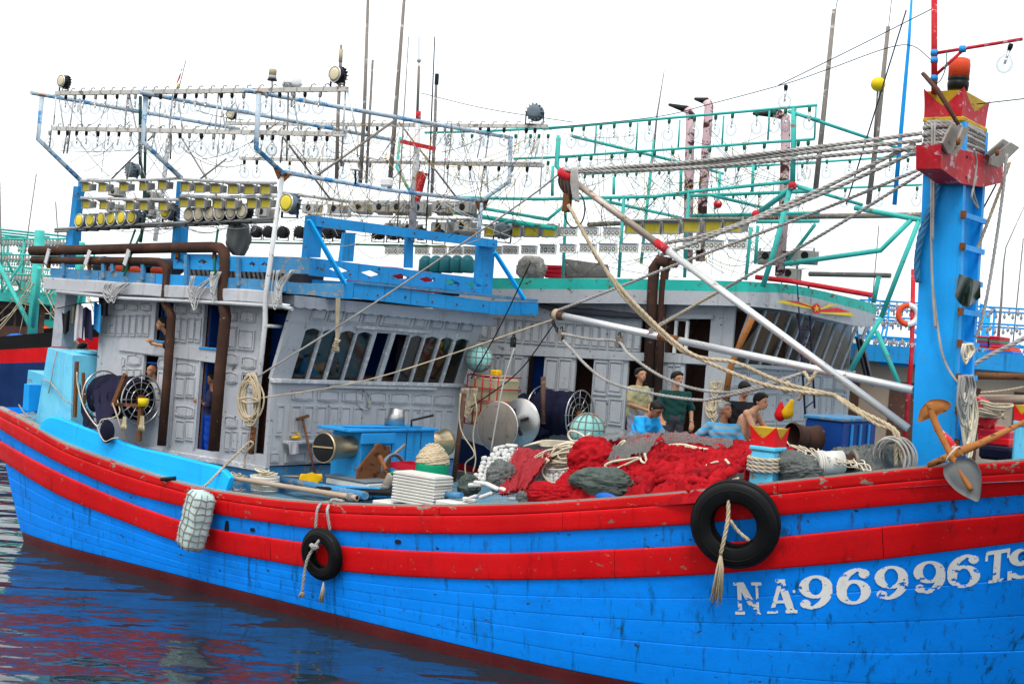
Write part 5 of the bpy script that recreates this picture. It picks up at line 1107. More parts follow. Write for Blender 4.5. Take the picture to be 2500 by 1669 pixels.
tag(MB().tube(spline([F('A6',x,y,WX+.04)for x,y in((895,1400),(850,1450),(870,1540),(930,1560),(960,1480),(905,1410),(930,1480),(945,1560))],6),.012,5).build('cable','wire_white'),'loop of pale cable on the house front panels','cable')
tag(MB().cbox(F('A6',925,1500,WX+.01),F('A6',962,1560,WX+.09),.02).build('wall_lamp','lamp_grey'),'small grey fitting on the house front beside the cable loop','fitting')
t=thing('rope_coil','big hank of tan rope hanging on the white pipe mast','rope',S('A5',1770,1400,.1))
for k in range(13):
 cx,w,h0=1775+random.uniform(-22,22),random.uniform(35,75),random.uniform(120,190);pts=[S('A5',cx+w*math.cos(a)*(1+.1*math.sin(2*a+k)),1215+h0*math.sin(a)-10*k%17,.15+.02*math.sin(k+a))for a in np.linspace(0,2*math.pi,19)[:-1]]
 MB().tube(pts,.016,6,True).build('loop','rope_tan',t)
MB().tube(spline([S('A5',x,y,.08)for x,y in((1700,1200),(1770,1190),(1830,1215),(1760,1230),(1720,1215))],5),.018,6).build('lashing','rope_tan',t)
for k in range(22):x=1330+32*k;tag(MB().tube([S('A5',x+40,420,.75),S('A5',x,235+12*math.sin(k*1.7),.95)],.03,5).build('stowed_pole','reed_grey'),nth('grey pole leaning behind the side railing'),'pole','poles behind the side railing')
for k,(x,y)in enumerate(((880,640),(960,640),(1060,640),(1180,655),(1300,660),(1420,670),(1550,690),(1120,560),(1340,590))):tag(MB().cbox(F('A6',x,y,-2.3),F('A6',x+95,y-75,-2.3)+V(-.4,0,0),.02).build('crate','crate_red' if k%4!=2 else 'net_black'),nth('crate behind the front railing of the roof'),'crate','crates behind the front railing')
tag(MB().cbox(S('A5',1320,400,1.2),S('A6',470,425,1.2)+V(0,.5,0),.05).build('tarpaulin','tarp_dark'),'dark covered load behind the poles on the roof','tarpaulin')  # plain dark box added as backing, blocks the bright sky between the poles
for k in range(5):bundle_at=S('A5',760+110*k,270,1.1);tag(MB().ball(bundle_at,.3,14,8,(1.3,.8,.6)).build('stowed_net','net_black' if k%2 else 'tarp_dark'),nth('dark folded net behind the aft railing'),'net','nets behind the aft railing')
# bow mast
MY=2.5
BL=S('A8',1378,1310,MY);BR=S('A8',1622,1310,MY);TL=S('B6',322,150,MY);TR=S('B6',588,150,MY)
dB=F('A8',1722,1150,BR.x).y-MY;dT=F('B6',752,490,TR.x).y-MY;dB=max(.5,min(dB,1.0));dT=max(.45,min(dT,1.0))
mast=thing('bow_mast','tall thick blue wooden mast with red crossbeam and crown top','mast',lerp(BL,BR,.5)+V(0,dB/2,0))
UPV=(TL-BL).normalized()
TL2,TR2=S('A4',1125,930,MY),S('A4',1395,930,MY)
nb=V(.05,0,0)
mb=MB();mb.hexa([BL-V(0,0,.5),BR-nb-V(0,0,.5),BR-nb+V(0,dB,-.5),BL+V(0,dB,-.5),TL2,TR2-nb,TR2-nb+V(0,dT,0),TL2+V(0,dT,0)]);mb.build('shaft','mast_blue',mast)
for y0,y1 in((.0,.10),(-.10,.0)):
 o0=0 if y0==0 else dB;o1=0 if y0==0 else dT
 MB().hexa([BR-nb+V(-.01,o0+y0,-.5),BR+V(.07,o0+y0,-.5),BR+V(.07,o0+y1,-.5),BR-nb+V(-.01,o0+y1,-.5),TR2-nb+V(-.01,o1+y0-.002,0),TR2+V(.07,o1+y0-.002,0),TR2+V(.07,o1+y1+.002,0),TR2-nb+V(-.01,o1+y1+.002,0)]).build('flange','mast_blue',mast)
def mface(z,y):t=(z-BR.z)/(TR2.z-BR.z);return lerp(BR,TR2,t)+V(0,y*(dB+(dT-dB)*t),0)
for c,x,y in(('B6',680,685),('B6',675,938),('B6',655,1200),('B6',650,1442),('A8',1720,520),('A8',1715,735),('A8',1700,948),('A8',1690,1150)):
 z=F(c,x,y,BR.x+.08).z;p,q=mface(z,-.03),mface(z-.0,1.03);MB().bar(p+V(.09,0,0),q+V(.09,0,0),.035,.075).build('rung','mast_blue',mast)
 MB().box(p+V(.05,-.02,-.05),p+V(.115,.05,.05)).build('rung_bracket','rust',mast)
wt0=S('A4',1110,1190,MY).z;wt1=S('A4',1110,945,MY).z
def ring_at(z,grow):
 t=(z-BL.z)/(TL2.z-BL.z);a=lerp(BL,TL2,t);b_=lerp(BR,TR2,t);d=dB+(dT-dB)*t;c_=(a+b_)/2+V(0,d/2,0);rx,ry=(b_.x-a.x)/2+grow,d/2+grow;pts=[]
 for k in range(40):
  w=2*math.pi*k/40;cx,sy=math.cos(w),math.sin(w);m_=(abs(cx)**5+abs(sy)**5)**.2;pts.append(V(c_.x+rx*cx/m_,c_.y+ry*sy/m_,z+.012*math.sin(w+z*40)))
 return pts
wind=thing('mooring_rope','thick grey laid rope wound many times round the mast head','rope',V(BL.x+.3,MY+.3,wt0))
for k in range(9):
 z=wt0+(wt1-wt0)*k/8;r_=ring_at(z,.035+.015*(k%2));mb=MB();strands(mb,r_+[r_[0]],.038,.22);mb.build('turn','rope_grey',wind)
for k in range(3):r_=ring_at(wt0-.10-.07*k,.03);mb=MB();strands(mb,r_+[r_[0]],.03,.2);mb.build('turn','rope_grey' if k<2 else 'rope_blue',wind)
def crown(cx,cy,z0,rx,ry,h_,flare,par,body,inner,rot=0.0,up=V(0,0,1)):
 def pt(u,v,w):x,y=u*rx*w,v*ry*w;return V(cx+x*math.cos(rot)-y*math.sin(rot),cy+x*math.sin(rot)+y*math.cos(rot),0)
 cor=[(-1,-1),(1,-1),(1,1),(-1,1)];hs=lambda z:1+flare*z*z
 mb=MB();n_=10
 for k in range(4):
  a,b_=cor[k],cor[(k+1)%4];cols=[]
  for i in range(n_+1):
   t=i/n_;u,v=a[0]+(b_[0]-a[0])*t,a[1]+(b_[1]-a[1])*t;top=1-.62*(1-abs(2*t-1)**1.25);col=[]
   for j in range(6):
    z=top*j/5;p=pt(u,v,hs(z)*1.04);p.z=z0+h_*z;col.append(p)
   cols.append(col)
  mb.grid(cols,False)
 mb.build('crown_petals',body,par)
 mb=MB();ring=[]
 for z in(0,.35,.7,.90):ring.append([V(pt(u,v,hs(z)*.99).x,pt(u,v,hs(z)*.99).y,z0+h_*z)for u,v in cor])
 vs=[p for r_ in ring for p in r_];fs=[(i*4+k,i*4+(k+1)%4,i*4+4+(k+1)%4,i*4+4+k)for i in range(3)for k in range(4)]+[(12,13,14,15)]
 mb.add(vs,fs).build('crown_core',inner,par)
t_=(TL2+TR2)/2;mcx,mcy=t_.x,MY+dT/2;zc0=S('A4',1250,905,MY).z;zc1=S('A4',1135,690,MY).z
MB().cbox((TL2.x-.03,MY-.03,TL2.z-.02),(TR2.x+.05,MY+dT+.03,zc0+.02),.02).build('collar','ochre',mast)
crown(mcx,mcy,zc0+.015,(TR2.x-TL2.x)/2*1.02,dT/2*1.0,zc1-zc0,.08,mast,'mast_red','ochre')
q=F('A4',1336,668,mcx);q=V(mcx,mcy,S('A4',1336,665,mcy).z);MB().lathe([(.14,-.06),(.15,.02),(.15,.06),(.135,.07),(.15,.09),(.15,.13)],q,(0,0,1),20).build('beacon_base','black_plastic',mast);MB().lathe([(.145,.13),(.15,.30),(.14,.38),(.10,.40),(.02,.40)],q,(0,0,1),20).build('beacon_cap','orange',mast)
XB_=TR2.x+.16
qb=[F('B6',x,y,XB_)for x,y in((465,165),(940,285),(935,458),(785,492),(620,465),(462,350))]
MB().prism(qb,V(-.34,0,0)).build('crossbeam','mast_red',mast)
for c0_,pts in((0,[(475,155),(545,20),(628,22),(570,165),(560,240),(515,235)]),(1,[(585,165),(635,30),(680,40),(620,190),(575,250)])):MB().prism([F('B6',x,y,XB_+.06+.12*c0_)for x,y in pts],V(-.03,0,0)).build('sheave_cheek','steel_old',mast)
for c0_,pts in((0,[(812,240),(945,125),(985,150),(850,270)]),(1,[(850,265),(1000,150),(1065,190),(905,345),(845,320)])):MB().prism([F('B6',x,y,XB_+.05+.10*c0_)for x,y in pts],V(-.03,0,0)).build('sheave_cheek','steel_old',mast)
for x,y in((585,145),(885,228),(660,262),(655,415)):MB().lathe([(.05,0),(.045,.03),(.02,.04)]if y<240 else[(.022,0),(.018,.015),(.005,.018)],F('B6',x,y,XB_+(.18 if y<240 else 0)),(1,0,0),12).build('bolt','rust',mast)
t=thing('mast_lamp','dark red pipe with a bracket arm and one hanging bulb by the mast','lamp',S('A4',1195,690,MY-.08));YA=MY-.06
MB().tube([S('A4',1195,720,YA),S('A4',1195,-30,YA)],.042,10).build('pipe','mast_red',t);MB().tube([S('A4',1195,410,YA),S('A4',1870,300,YA)],.024,8).build('arm','mast_red',t);MB().tube([S('A4',1195,585,YA),S('A4',1412,388,YA)],.024,8).build('brace','mast_red',t)
for x,y in((1195,405),(1195,462),(1195,600),(1412,376)):MB().lathe([(.05,-.04),(.055,0),(.048,.04)],S('A4',x,y,YA),(0,0,1),10).build('tape','sky_blue',t)
place(bulb_black,S('A4',1785,335,YA),label='clear bulb hanging from the red lamp arm at top right',sc=1.12,z=(.25,0,1))
MB().tube(spline([S('A4',x,y,YA-.03)for x,y in((1290,400),(1290,470),(1270,560),(1230,630),(1190,620))],5),.008,5).build('cable','wire_green',t)
tag(MB().tube([S('A4',1105,560,MY-.2),S('A4',1220,690,MY-.2),S('A4',1380,955,MY-.15)],[.03,.035,.028],8).build('boat_hook','wood_dark'),'dark hooked stick lashed diagonally across the mast crown','stick')
def rope(pts,r_,mat,lab,laid=True,n_=8,nm='rope',pitch=None):
 mb=MB();pp=spline(pts,n_)if len(pts)>2 else pts
 if laid:strands(mb,pp,r_,pitch)
 else:mb.tube(pp,r_,6)
 return tag(mb.build(nm,mat),lab,'rope')
rope([S('B6',x,y,MY-.12)for x,y in((395,0),(390,600),(392,1100),(420,1568))]+[S('A8',x,y,MY-.1)for x,y in((1510,180),(1560,540),(1620,700),(1710,810))],.018,'rope_grey','long grey rope hanging down the near face of the blue mast',False)
rope([S('B6',x,y,MY-.14)for x,y in((415,0),(405,600),(400,900))],.014,'rope_grey','thin pale rope beside the long one on the mast',False)
rope([S('B6',x,y,MY-.08)for x,y in((460,400),(400,620),(320,850),(280,1050),(285,1220))],.045,'rope_blue','blue rope bundle slanting down the upper mast')
rope([S('B6',x,y,MY-.02)for x,y in((440,400),(385,620),(300,860),(272,1100),(284,1215))],.035,'rope_blue','second blue strand behind the blue rope bundle on the mast')
rope([S('B6',x,y,MY+.5)for x,y in((965,240),(940,500),(885,900),(820,1300),(760,1568))]+[S('A8',1780,480,MY+.5)],.024,'rope_grey','grey rope falling from the crossbeam block at right of the mast')
rope([S('B6',x,y,MY+.6)for x,y in((990,300),(900,550),(735,980))],.024,'rope_tan','tan rope slanting from the crossbeam block to the mast')
rope([S('B6',x,y,MY+1.2)for x,y in((885,470),(740,740))],.012,'wire_black','thin dark wire slanting behind the mast below the crossbeam',False)
rope([S('B6',770,495,MY+.9),S('B6',745,720,MY+.9)],.016,'wire_black','short dark wire close to the right edge of the mast',False)
rope([F('B6',x,y,XB_+.05)for x,y in((715,200),(735,300),(725,405),(710,520),(745,650),(705,590),(700,540),(735,410))],.016,'rope_grey','knotted pale rope hanging over the red crossbeam',False)
t=thing('rag','dark green rag tied on the mast ladder','cloth',F('B6',700,1400,BR.x+.2));P=[]
for i in range(16):
 u=i/15;P.append([F('B6',600+165*u-35*v*(1-u),1155+(60*u+(170+60*math.sin(4*u))*v),BR.x+.22+.06*math.sin(11*u+2*v)*(.3+v))for v in np.linspace(0,1,9)])
MB().grid(P).build('cloth','tarp_green',t);MB().grid([[F('B6',650+60*u,1320+90*v-40*abs(u-.5),BR.x+.18+.04*math.sin(9*u))for v in np.linspace(0,1,6)]for u in np.linspace(0,1,8)]).build('tail','tarp_green',t)
for(c,x,y,w,h_,n_,lab)in(('A8',1735,520,60,130,10,'small hank of pale rope on the mast ladder'),('A8',1720,720,80,330,16,'long hank of grey rope hanging from the mast ladder'),('A8',1740,830,90,420,16,'big tangle of cream rope hanging low at right of the mast')):
 t=thing('rope_hank',lab,'rope',F(c,x,y+h_,BR.x+.25))
 for k in range(n_):
  a=random.uniform(.5,1);ww=w*random.uniform(.3,1);x0=x+random.uniform(-.3,.3)*w;X_=BR.x+.22+random.uniform(-.06,.06)
  MB().tube(spline([F(c,x0-ww/3,y,X_),F(c,x0-ww/2,y+h_*a*.6,X_),F(c,x0,y+h_*a,X_+.02),F(c,x0+ww/2,y+h_*a*.5,X_),F(c,x0+ww/4,y,X_)],5),.015,5).build('loop','rope_grey' if n_==16 and y<800 else 'rope_cream',t)
# booms
b1a,b1b=S('A8',1352,1060,2.2),S('A3',235,742,1.3)
boom=thing('boom','upper silver boom with rusty tip sloping from the mast foot up to the left','boom',b1a)
j1=lerp(b1a,b1b,.675);j2=lerp(b1a,b1b,.71);MB().tube([b1a,j1],.055,14).build('alloy_tube','alu',boom);MB().tube([j1,j2],.064,14).build('red_sleeve','mast_red',boom);MB().tube([j2,b1b],[.055,.05],14).build('rusty_tube','boom_worn',boom);MB().lathe([(.06,0),(.085,.05),(.085,.22),(.05,.26)],b1b-(b1b-b1a).normalized()*.15,b1b-b1a,12).build('tip_cap','mast_red',boom)
b2a,b2b=S('A8',1388,815,2.55),S('A7',535,332,3.6)
boom2=thing('boom','lower silver boom running nearly level from the mast to the far house','boom',b2a);MB().tube([b2a,lerp(b2a,b2b,.62)],.06,14).build('alloy_tube','alu',boom2);MB().tube([lerp(b2a,b2b,.62),b2b],.062,14).build('rusty_tube','alu',boom2);MB().lathe([(.075,0),(.085,.1),(.08,.25),(.06,.28)],b2b-(b2b-b2a).normalized()*.22,b2b-b2a,12).build('tip_cap','wood_dark',boom2);MB().tube([lerp(b2a,b2b,.60),lerp(b2a,b2b,.66)],.067,12).build('sleeve','rust',boom2)
for k in range(4):MB().torus(b2b-(b2b-b2a).normalized()*(.02*k+.02),b2b-b2a,.085,.02,16,6).build('lashing','rope_tan',boom2)
def blk(p,lab,s_=1.0,mat='steel_old'):
 t=thing('pulley_block',lab,'pulley',p-V(0,0,.2*s_));MB().lathe([(.07*s_,-.03),(.08*s_,0),(.07*s_,.03)],p,(.3,1,0),14).build('sheave',mat,t);MB().cbox(p+V(-.05*s_,-.05,-.12*s_),p+V(.05*s_,-.035,.12*s_),.01).build('cheek',mat,t);MB().cbox(p+V(-.05*s_,.035,-.12*s_),p+V(.05*s_,.05,.12*s_),.01).build('cheek',mat,t);MB().torus(p+V(0,0,.15*s_),(1,0,0),.04*s_,.012,12,6).build('shackle','wire_black',t)
blk(S('A3',255,950,1.3),'wooden pulley block hanging under the tip of the upper boom',1.2,'rust');blk(S('A7',575,465,3.5),'steel pulley block chained under the tip of the lower boom',.8);blk(S('A7',945,505,3.3),'steel pulley block tied below the middle of the lower boom',.8);blk(F('A6',690,1240,-1.5),'black pulley block on the hanging line before the wheelhouse windows',.8,'wire_black');blk(S('A6',2045,1050,5),'small pulley with crossed hooks hanging before the far house',.8,'wire_black')
t=thing('chain','short steel chain between the lower boom tip and its pulley','chain',S('A7',560,440,3.5))
for k in range(6):MB().torus(lerp(S('A7',525,385,3.52),S('A7',580,490,3.5),k/5),(1,k%2,.3),.035,.010,12,5,1.6).build('link','wire_black',t)
tag(MB().torus(S('A3',310,1000,1.3),(.4,1,.1),.28,.012,28,6).build('wire_ring','wire_black'),'thin black wire ring hanging at the upper boom tip','ring')
t=thing('tackle','bundle of dark rope and shackles lashed under the upper boom tip','tackle',S('A3',230,900,1.3))
for k in range(7):MB().tube(spline([S('A3',205+9*k,730+8*k,1.27),S('A3',195+14*k,800+10*k,1.25),S('A3',225+8*k,860+12*k,1.28),S('A3',250-3*k,830,1.3)],4),.018,6).build('turn','wood_dark' if k%2 else 'wire_black',t)
for k in range(6):MB().tube(spline([S('A3',290+8*k,690,1.22),S('A3',285+10*k,800,1.2),S('A3',300+8*k,900+6*k,1.2),S('A3',320+4*k,940,1.22)],4),.014,6).build('pale_turn','rope_grey',t)
MH=lambda c,x,y:S(c,x,y,MY-.08)
for k,(a,m_,b_)in enumerate((([('A3',215,715,1.25)],[('A3',1100,655,1.7),('A3',2100,540,2.1)],('A4',1100,1020)),([('A3',235,722,1.3)],[('A3',1100,680,1.75),('A3',2100,570,2.1)],('A4',1100,1075)),([('A3',300,725,1.3)],[('A3',1200,690,1.75),('A3',2100,612,2.1)],('A4',1100,1130)),([('A3',935,1255,1.75)],[('A3',1400,1150,1.85),('A3',2105,858,2.2)],('A4',1050,1100)),([('A3',945,1335,1.7)],[('A3',1400,1165,1.8),('A3',2105,895,2.2)],('A4',1080,1150)))):
 rope([S(*q)for q in a+m_]+[MH(*b_)],.032,'rope_grey',['topmost thick grey rope from mast head to upper boom tip','second thick grey rope from mast head to upper boom tip','lowest of three thick grey ropes to the upper boom tip','upper of two thick grey ropes to the red boom sleeve','lower of two thick grey ropes to the red boom sleeve'][k])
rope([S('A7',560,305,3.55),S('A7',900,175,3.35),S('A7',1310,15,3.1),S('A3',2105,1010,2.6),MH('A4',1100,1290)],.026,'rope_grey','grey rope rising from the lower boom tip to the mast')
rope([S('A7',1135,435,3.2),S('A7',1829,50,2.9),S('A3',2105,1200,2.6),MH('A4',1100,1325)],.026,'rope_grey','grey rope rising from the lower boom middle to the mast')
rope([S('A7',1140,445,3.2),S('A7',1560,195,3.0)],.022,'rope_tan','brown chafed rope doubled along the lower boom lift',True)
rope([S('A3',262,965,1.25),S('A3',420,1250,1.3),S('A7',830,10,1.4),S('A7',1080,300,1.5),S('A7',1400,580,1.7),S('A8',250,640,1.9),S('A8',560,770,2.0),S('A8',900,850,2.1)],.030,'rope_tan','thick tan rope curving down from the upper boom tip, upper of two')
rope([S('A3',285,1000,1.25),S('A3',480,1350,1.3),S('A7',1000,250,1.5),S('A7',1300,530,1.65),S('A8',0,605,1.75),S('A8',400,770,1.9),S('A8',700,830,2.0),S('A8',880,850,2.1),S('A8',1050,950,2.0),S('A8',1270,1070,1.9),S('A8',1300,1200,1.9),S('A8',1330,1305,1.9)],.030,'rope_tan','thick tan rope curving down from the upper boom tip to the mast foot')
rope([S('A8',890,850,2.1),S('A8',960,910,2.0),S('A8',1150,1030,1.95),S('A8',1265,1085,1.9),S('A8',1275,1300,1.9)],.030,'rope_tan','second tan rope end falling beside the mast foot')
rope([S('A7',580,455,3.45),S('A7',760,490,3.35),S('A7',935,505,3.28),S('A7',1010,590,3.1),S('A7',1200,720,2.9),S('A7',1400,800,2.7),S('A7',1600,828,2.6),S('A8',300,815,2.5),S('A8',670,710,2.4)],.026,'rope_grey','slack pale rope through both pulleys of the lower boom',True)
rope([S('A7',588,498,3.45),S('A7',750,670,3.2),S('A7',900,770,3.0),S('A7',1150,835,2.8),S('A7',1450,878,2.6),S('A8',150,860,2.5),S('A8',450,790,2.4),S('A8',690,700,2.4)],.026,'rope_grey','lower slack pale rope sagging across the standing men',True)
rope([S('A8',690,700,2.4),S('A8',730,750,2.3),S('A8',770,690,2.3),S('A8',700,800,2.3),S('A8',650,880,2.3)],.028,'rope_tan','knotted tan rope tied round the lower boom',True)
rope([S('A6',60,1485,.2),S('A6',1000,1320,2.0),S('A6',2340,880,3.5)],.014,'rope_tan','long thin tan line from the pipe mast to the lower boom tip',False)
rope([S('A6',95,1310,.2),S('A6',1000,740,1.0),S('A6',2085,0,1.3),S('A3',200,735,1.3)],.016,'rope_grey','long thin grey line from the pipe mast up to the upper boom tip',False)
rope([S('A7',525,400,3.5),S('A7',300,700,4.0),S('A7',0,925,4.4)],.012,'wire_black','thin dark line from the lower boom tip down to the left',False)
rope([S('A7',380,0,2.0),S('A7',180,420,2.4),S('A7',0,740,2.8)],.012,'wire_black','thin dark line crossing before the far house front corner',False)
rope([S('A7',275,550,3.2),S('A7',200,800,3.0),S('A7',125,1215,2.8)],.014,'rope_grey','thin pale line hanging down to the white floats',False)
for k in range(4):rope([F('A6',697+9*k,610,-1.52),F('A6',692+7*k,800,-1.5),F('A6',690+4*k,1100,-1.5)],.014,'rope_tan',f'{ORD[k]} strand from left of the tan fall before the windows',False)
coil_pile(F('A6',690,1120,-1.5),.07,5,.22,'rope_tan','tan rope knot above the pulley before the windows',.016)
# fenders
def tyre(P_,nrm,Ro,wd,lab):
 t=thing('tyre_fender',lab,'tyre',P_-V(0,0,Ro));h_=wd/2;ri=Ro*.52
 pr=[(ri+.02,-h_*.72),(ri,-h_*.80),(ri+.03,-h_*.88),(ri+(Ro-ri)*.45,-h_*1.0),(ri+(Ro-ri)*.8,-h_*.93),(Ro*.965,-h_*.72),(Ro*.99,-h_*.60),(Ro,-h_*.3),(Ro,h_*.3),(Ro*.99,h_*.6),(Ro*.965,h_*.72),(ri+(Ro-ri)*.8,h_*.93),(ri+(Ro-ri)*.45,h_),(ri+.03,h_*.88),(ri,h_*.8),(ri+.02,h_*.72)]
 inner=[(ri+.02,h_*.72),(ri+.06,h_*.7),(Ro*.93,h_*.5),(Ro*.93,-h_*.5),(ri+.06,-h_*.7),(ri+.02,-h_*.72)]
 MB().lathe(pr,P_,nrm,48,True,False,False).build('carcass','rubber',t);MB().lathe(inner,P_,nrm,40,True,False,False).build('lining','black_plastic',t)
 for k,hh in enumerate((-.42,-.14,.14,.42)):MB().torus(P_+Vector(nrm)*(h_*hh),nrm,Ro+.002,.012,48,5).build('tread_rib','rubber',t)
 MB().torus(P_+Vector(nrm)*(h_*.97),nrm,ri+(Ro-ri)*.62,.008,40,5).build('sidewall_ring','rubber',t)
 return t
def on_hull(c,x,y,off):
 p=hull_raycast(c,x,y);n_=hull_normal(p);return p+n_*off,n_
p,n_=on_hull('B4',392,535,.19);n2=(n_+V(0,0,.05)).normalized();tyre(p,n2,.575,.26,'big black truck tyre fender hanging at the bow')
rope([p+V(-.05,.1,.58),p+V(-.06,-.14,.50),p+V(-.03,-.16,.1),p+V(-.05,-.18,-.18),p+V(-.09,-.17,-.4)],.028,'rope_tan','tan rope tied through the big tyre')
rope([p+V(-.02,-.12,.05),p+V(.05,-.02,-.08),p+V(.2,.05,-.2)],.026,'rope_tan','short rope strand inside the big tyre',True)
def tassel(P_,L_,w,mat,lab):
 t=thing('rope_tassel',lab,'rope',P_-V(0,0,L_))
 mb=MB()
 for k in range(26):
  a=random.uniform(0,6.3);r_=random.uniform(.2,1)*w;ll=L_*random.uniform(.75,1);mb.tube([P_,P_+V(r_*.6*math.cos(a),r_*.6*math.sin(a),-ll*.4),P_+V(r_*math.cos(a)-.02,r_*math.sin(a),-ll)],.009,4)
 mb.build('frayed_strands',mat,t)['kind']='stuff'
tassel(p+V(-.09,-.17,-.36),.72,.085,'rope_tan','frayed tan rope end hanging below the big tyre')
p,n_=on_hull('B2',985,1265,.15);tyre(p,n_,.405,.17,'small black tyre fender hanging amidships')
rope([S('B2',1005,860,.0),p+V(-.10,-.05,.75),p+V(-.13,-.05,.40)],.026,'rope_grey','left grey rope strop of the small tyre');rope([S('B2',1060,858,.0),p+V(.10,-.05,.75),p+V(.14,.0,.40)],.026,'rope_grey','right grey rope strop of the small tyre')
rope([S('B2',1000,862,-.36),S('B2',1030,845,-.25),S('B2',1110,858,-.2)],.026,'rope_grey','grey rope lying over the gunwale above the small tyre')
rope([p+V(.05,-.06,.3),p+V(-.04,-.14,.12),p+V(-.17,-.15,-.12),p+V(-.22,-.14,-.42),p+V(-.24,-.13,-.62)],.026,'rope_grey','grey rope end knotted inside the small tyre');tassel(p+V(-.24,-.13,-.60),.13,.06,'rope_tan','frayed rope end left below the small tyre');tassel(p+V(.14,-.06,-.42),.34,.055,'rope_tan','frayed rope end hanging under the small tyre at right')
coil_pile(p+V(-.03,-.15,.1),.07,3,.05,'rope_grey','rope knot in the centre of the small tyre',.024)
t=thing('foam_fender','netted pale foam block fender hanging over the side aft','fender',S('B1',1500,1280,-.6));cT=S('B1',1620,770,-.56);cB=S('B1',1505,1250,-.60);ax_=(cT-cB);Lf=ax_.length;ax_.normalize();sx_=V(1,-.25,0);sx_=(sx_-ax_*sx_.dot(ax_)).normalized();sy_=ax_.cross(sx_);P=[]
def fpt(a,v,g=0.0):
 cx,sy=math.cos(a),math.sin(a);m_=(abs(cx)**5+abs(sy)**5)**.2;e=min(1,(1-abs(2*v-1)**7))**.35 if 0<v<1 else 0.0;rr=.245*(e if g==0 else max(e,.75))*(1+.02*math.sin(23*v));return cB+ax_*(v*Lf)+sx_*((rr+g)*cx/m_)+sy_*((rr*.8+g)*sy/m_)
for i in range(28):P.append([fpt(2*math.pi*i/28,j/22)for j in range(23)])
MB().grid(P,True,True).build('block','foam_mint',t)
for k in range(8):MB().tube([fpt(2*math.pi*(i+.5)/28,(k+1)/9+.012*math.sin(i*1.3+k),.008)for i in range(28)],.009,5,True).build('net_cord','wood_gunwale',t)
for k in range(10):MB().tube([fpt(2*math.pi*k/10+.08*math.sin(j*.9+k),.03+.94*j/14,.008)for j in range(15)],.008,5).build('net_cord','wood_gunwale',t)
rope([cT+ax_*.06,S('B1',1660,715,-.4),S('B1',1810,560,-.1),S('B1',1990,385,.18)],.022,'rope_tan','tan rope holding the foam fender from the pipe mast');rope([S('B1',1990,380,.15),S('B1',2020,400,.2),S('B1',1960,480,.2),S('B1',1950,590,.22)],.02,'rope_tan','tan rope end hanging on the rusty foot of the pipe mast',True)
tag(MB().tube([S('B1',1285,685,-.40),S('B1',1400,675,-.3)],.035,8).build('pipe_stub','black_plastic'),'short black pipe stub on the gunwale below the bulwark','pipe')
# bow bollard with crown
def bollard(c,xl,xm,xr,yb,yt,Y,lab,zcr,body='cyan_post'):
 a=S(c,xl,yb,Y);b_=S(c,xm,yb,Y);d=max(.25,min(.6,F(c,xr,yb,b_.x).y-Y));zt=S(c,(xl+xm)/2,yt,Y).z;zb=a.z-.35;zq=S(c,(xl+xm)/2,zcr,Y).z
 t=thing('bollard',lab,'bollard',V((a.x+b_.x)/2,Y+d/2,zb));MB().cbox((a.x,Y,zb),(b_.x,Y+d,zq-.09),.025).build('post',body,t);MB().cbox((a.x-.02,Y-.02,zq-.088),(b_.x+.02,Y+d+.02,zq-.02),.02).build('collar',body,t)
 crown((a.x+b_.x)/2,Y+d/2,zq-.018,(b_.x-a.x)/2*1.0,d/2*1.0,zt-zq,.12,t,'bright_red','ochre');return t,a,b_,d
bt,ba,bb,bd=bollard('A8',330,478,553,1400,1030,.55,'cyan bollard with red and yellow crown behind the big tyre',1160)
zz_=S('A8',430,1320,.5).z
for k in range(4):
 pts=[]
 for i in range(28):w=2*math.pi*i/28;cx,sy=math.cos(w),math.sin(w);m_=(abs(cx)**4+abs(sy)**4)**.25;pts.append(V((ba.x+bb.x)/2+((bb.x-ba.x)/2+.04)*cx/m_,.55+bd/2+(bd/2+.04)*sy/m_,zz_+.05*k+.03*math.sin(w)))
 mb=MB();strands(mb,pts+[pts[0]],.03);tag(mb.build('rope','rope_tan' if k%2 else 'rope_grey'),f'{ORD[k]} turn from below of the rope round the cyan bollard','rope','rope turns on the cyan bollard')
bollard('A8',2010,2100,2150,1255,890,2.7,'cyan bollard with red and yellow crown at the right picture edge',1000)
tag(MB().grid([[S('B4',200+230*u,300-75*u+40*v+12*math.sin(8*u),.32-.30*v+.02*math.sin(13*u))for v in np.linspace(0,1,5)]for u in np.linspace(0,1,14)]).build('plastic_sheet','black_plastic'),'crumpled black plastic sheet on the gunwale above the big tyre','sheet')
# anchor
YN=.50
an=thing('anchor','rusty anchor with grey spade fluke hung over the bow gunwale','anchor',S('A8',1700,1500,YN))
sh=[S('A8',1490,895,YN+.12),S('A8',1520,1010,YN+.1),S('A8',1600,1180,YN+.05),S('A8',1690,1340,YN-.02),S('A8',1755,1452,YN-.05)]
MB().tube(spline(sh,5),list(np.linspace(.05,.032,21)),10).build('shank','rust_orange',an)
def leaf(c,pts,Y,th,nm,mat,par,dY=0):
 q=spline([S(c,x,y,Y)for x,y in pts],4)[:-1];ce=sum(q,Vector())/len(q);n_=len(q);mb=MB();vs=q+[lerp(p_,ce,.35)+V(0,-th,0)for p_ in q]+[ce+V(0,-th*1.3,0)]+[p_+V(0,th*.8,0)for p_ in q]+[ce+V(0,th*1.2,0)]
 fs=[(k,(k+1)%n_,n_+(k+1)%n_,n_+k)for k in range(n_)]+[(n_+k,n_+(k+1)%n_,2*n_)for k in range(n_)]+[(k,(k+1)%n_,2*n_+1+(k+1)%n_,2*n_+1+k)for k in range(n_)]+[(2*n_+1+k,2*n_+1+(k+1)%n_,3*n_+1)for k in range(n_)]
 return mb.add(vs,fs,True).build(nm,mat,par)
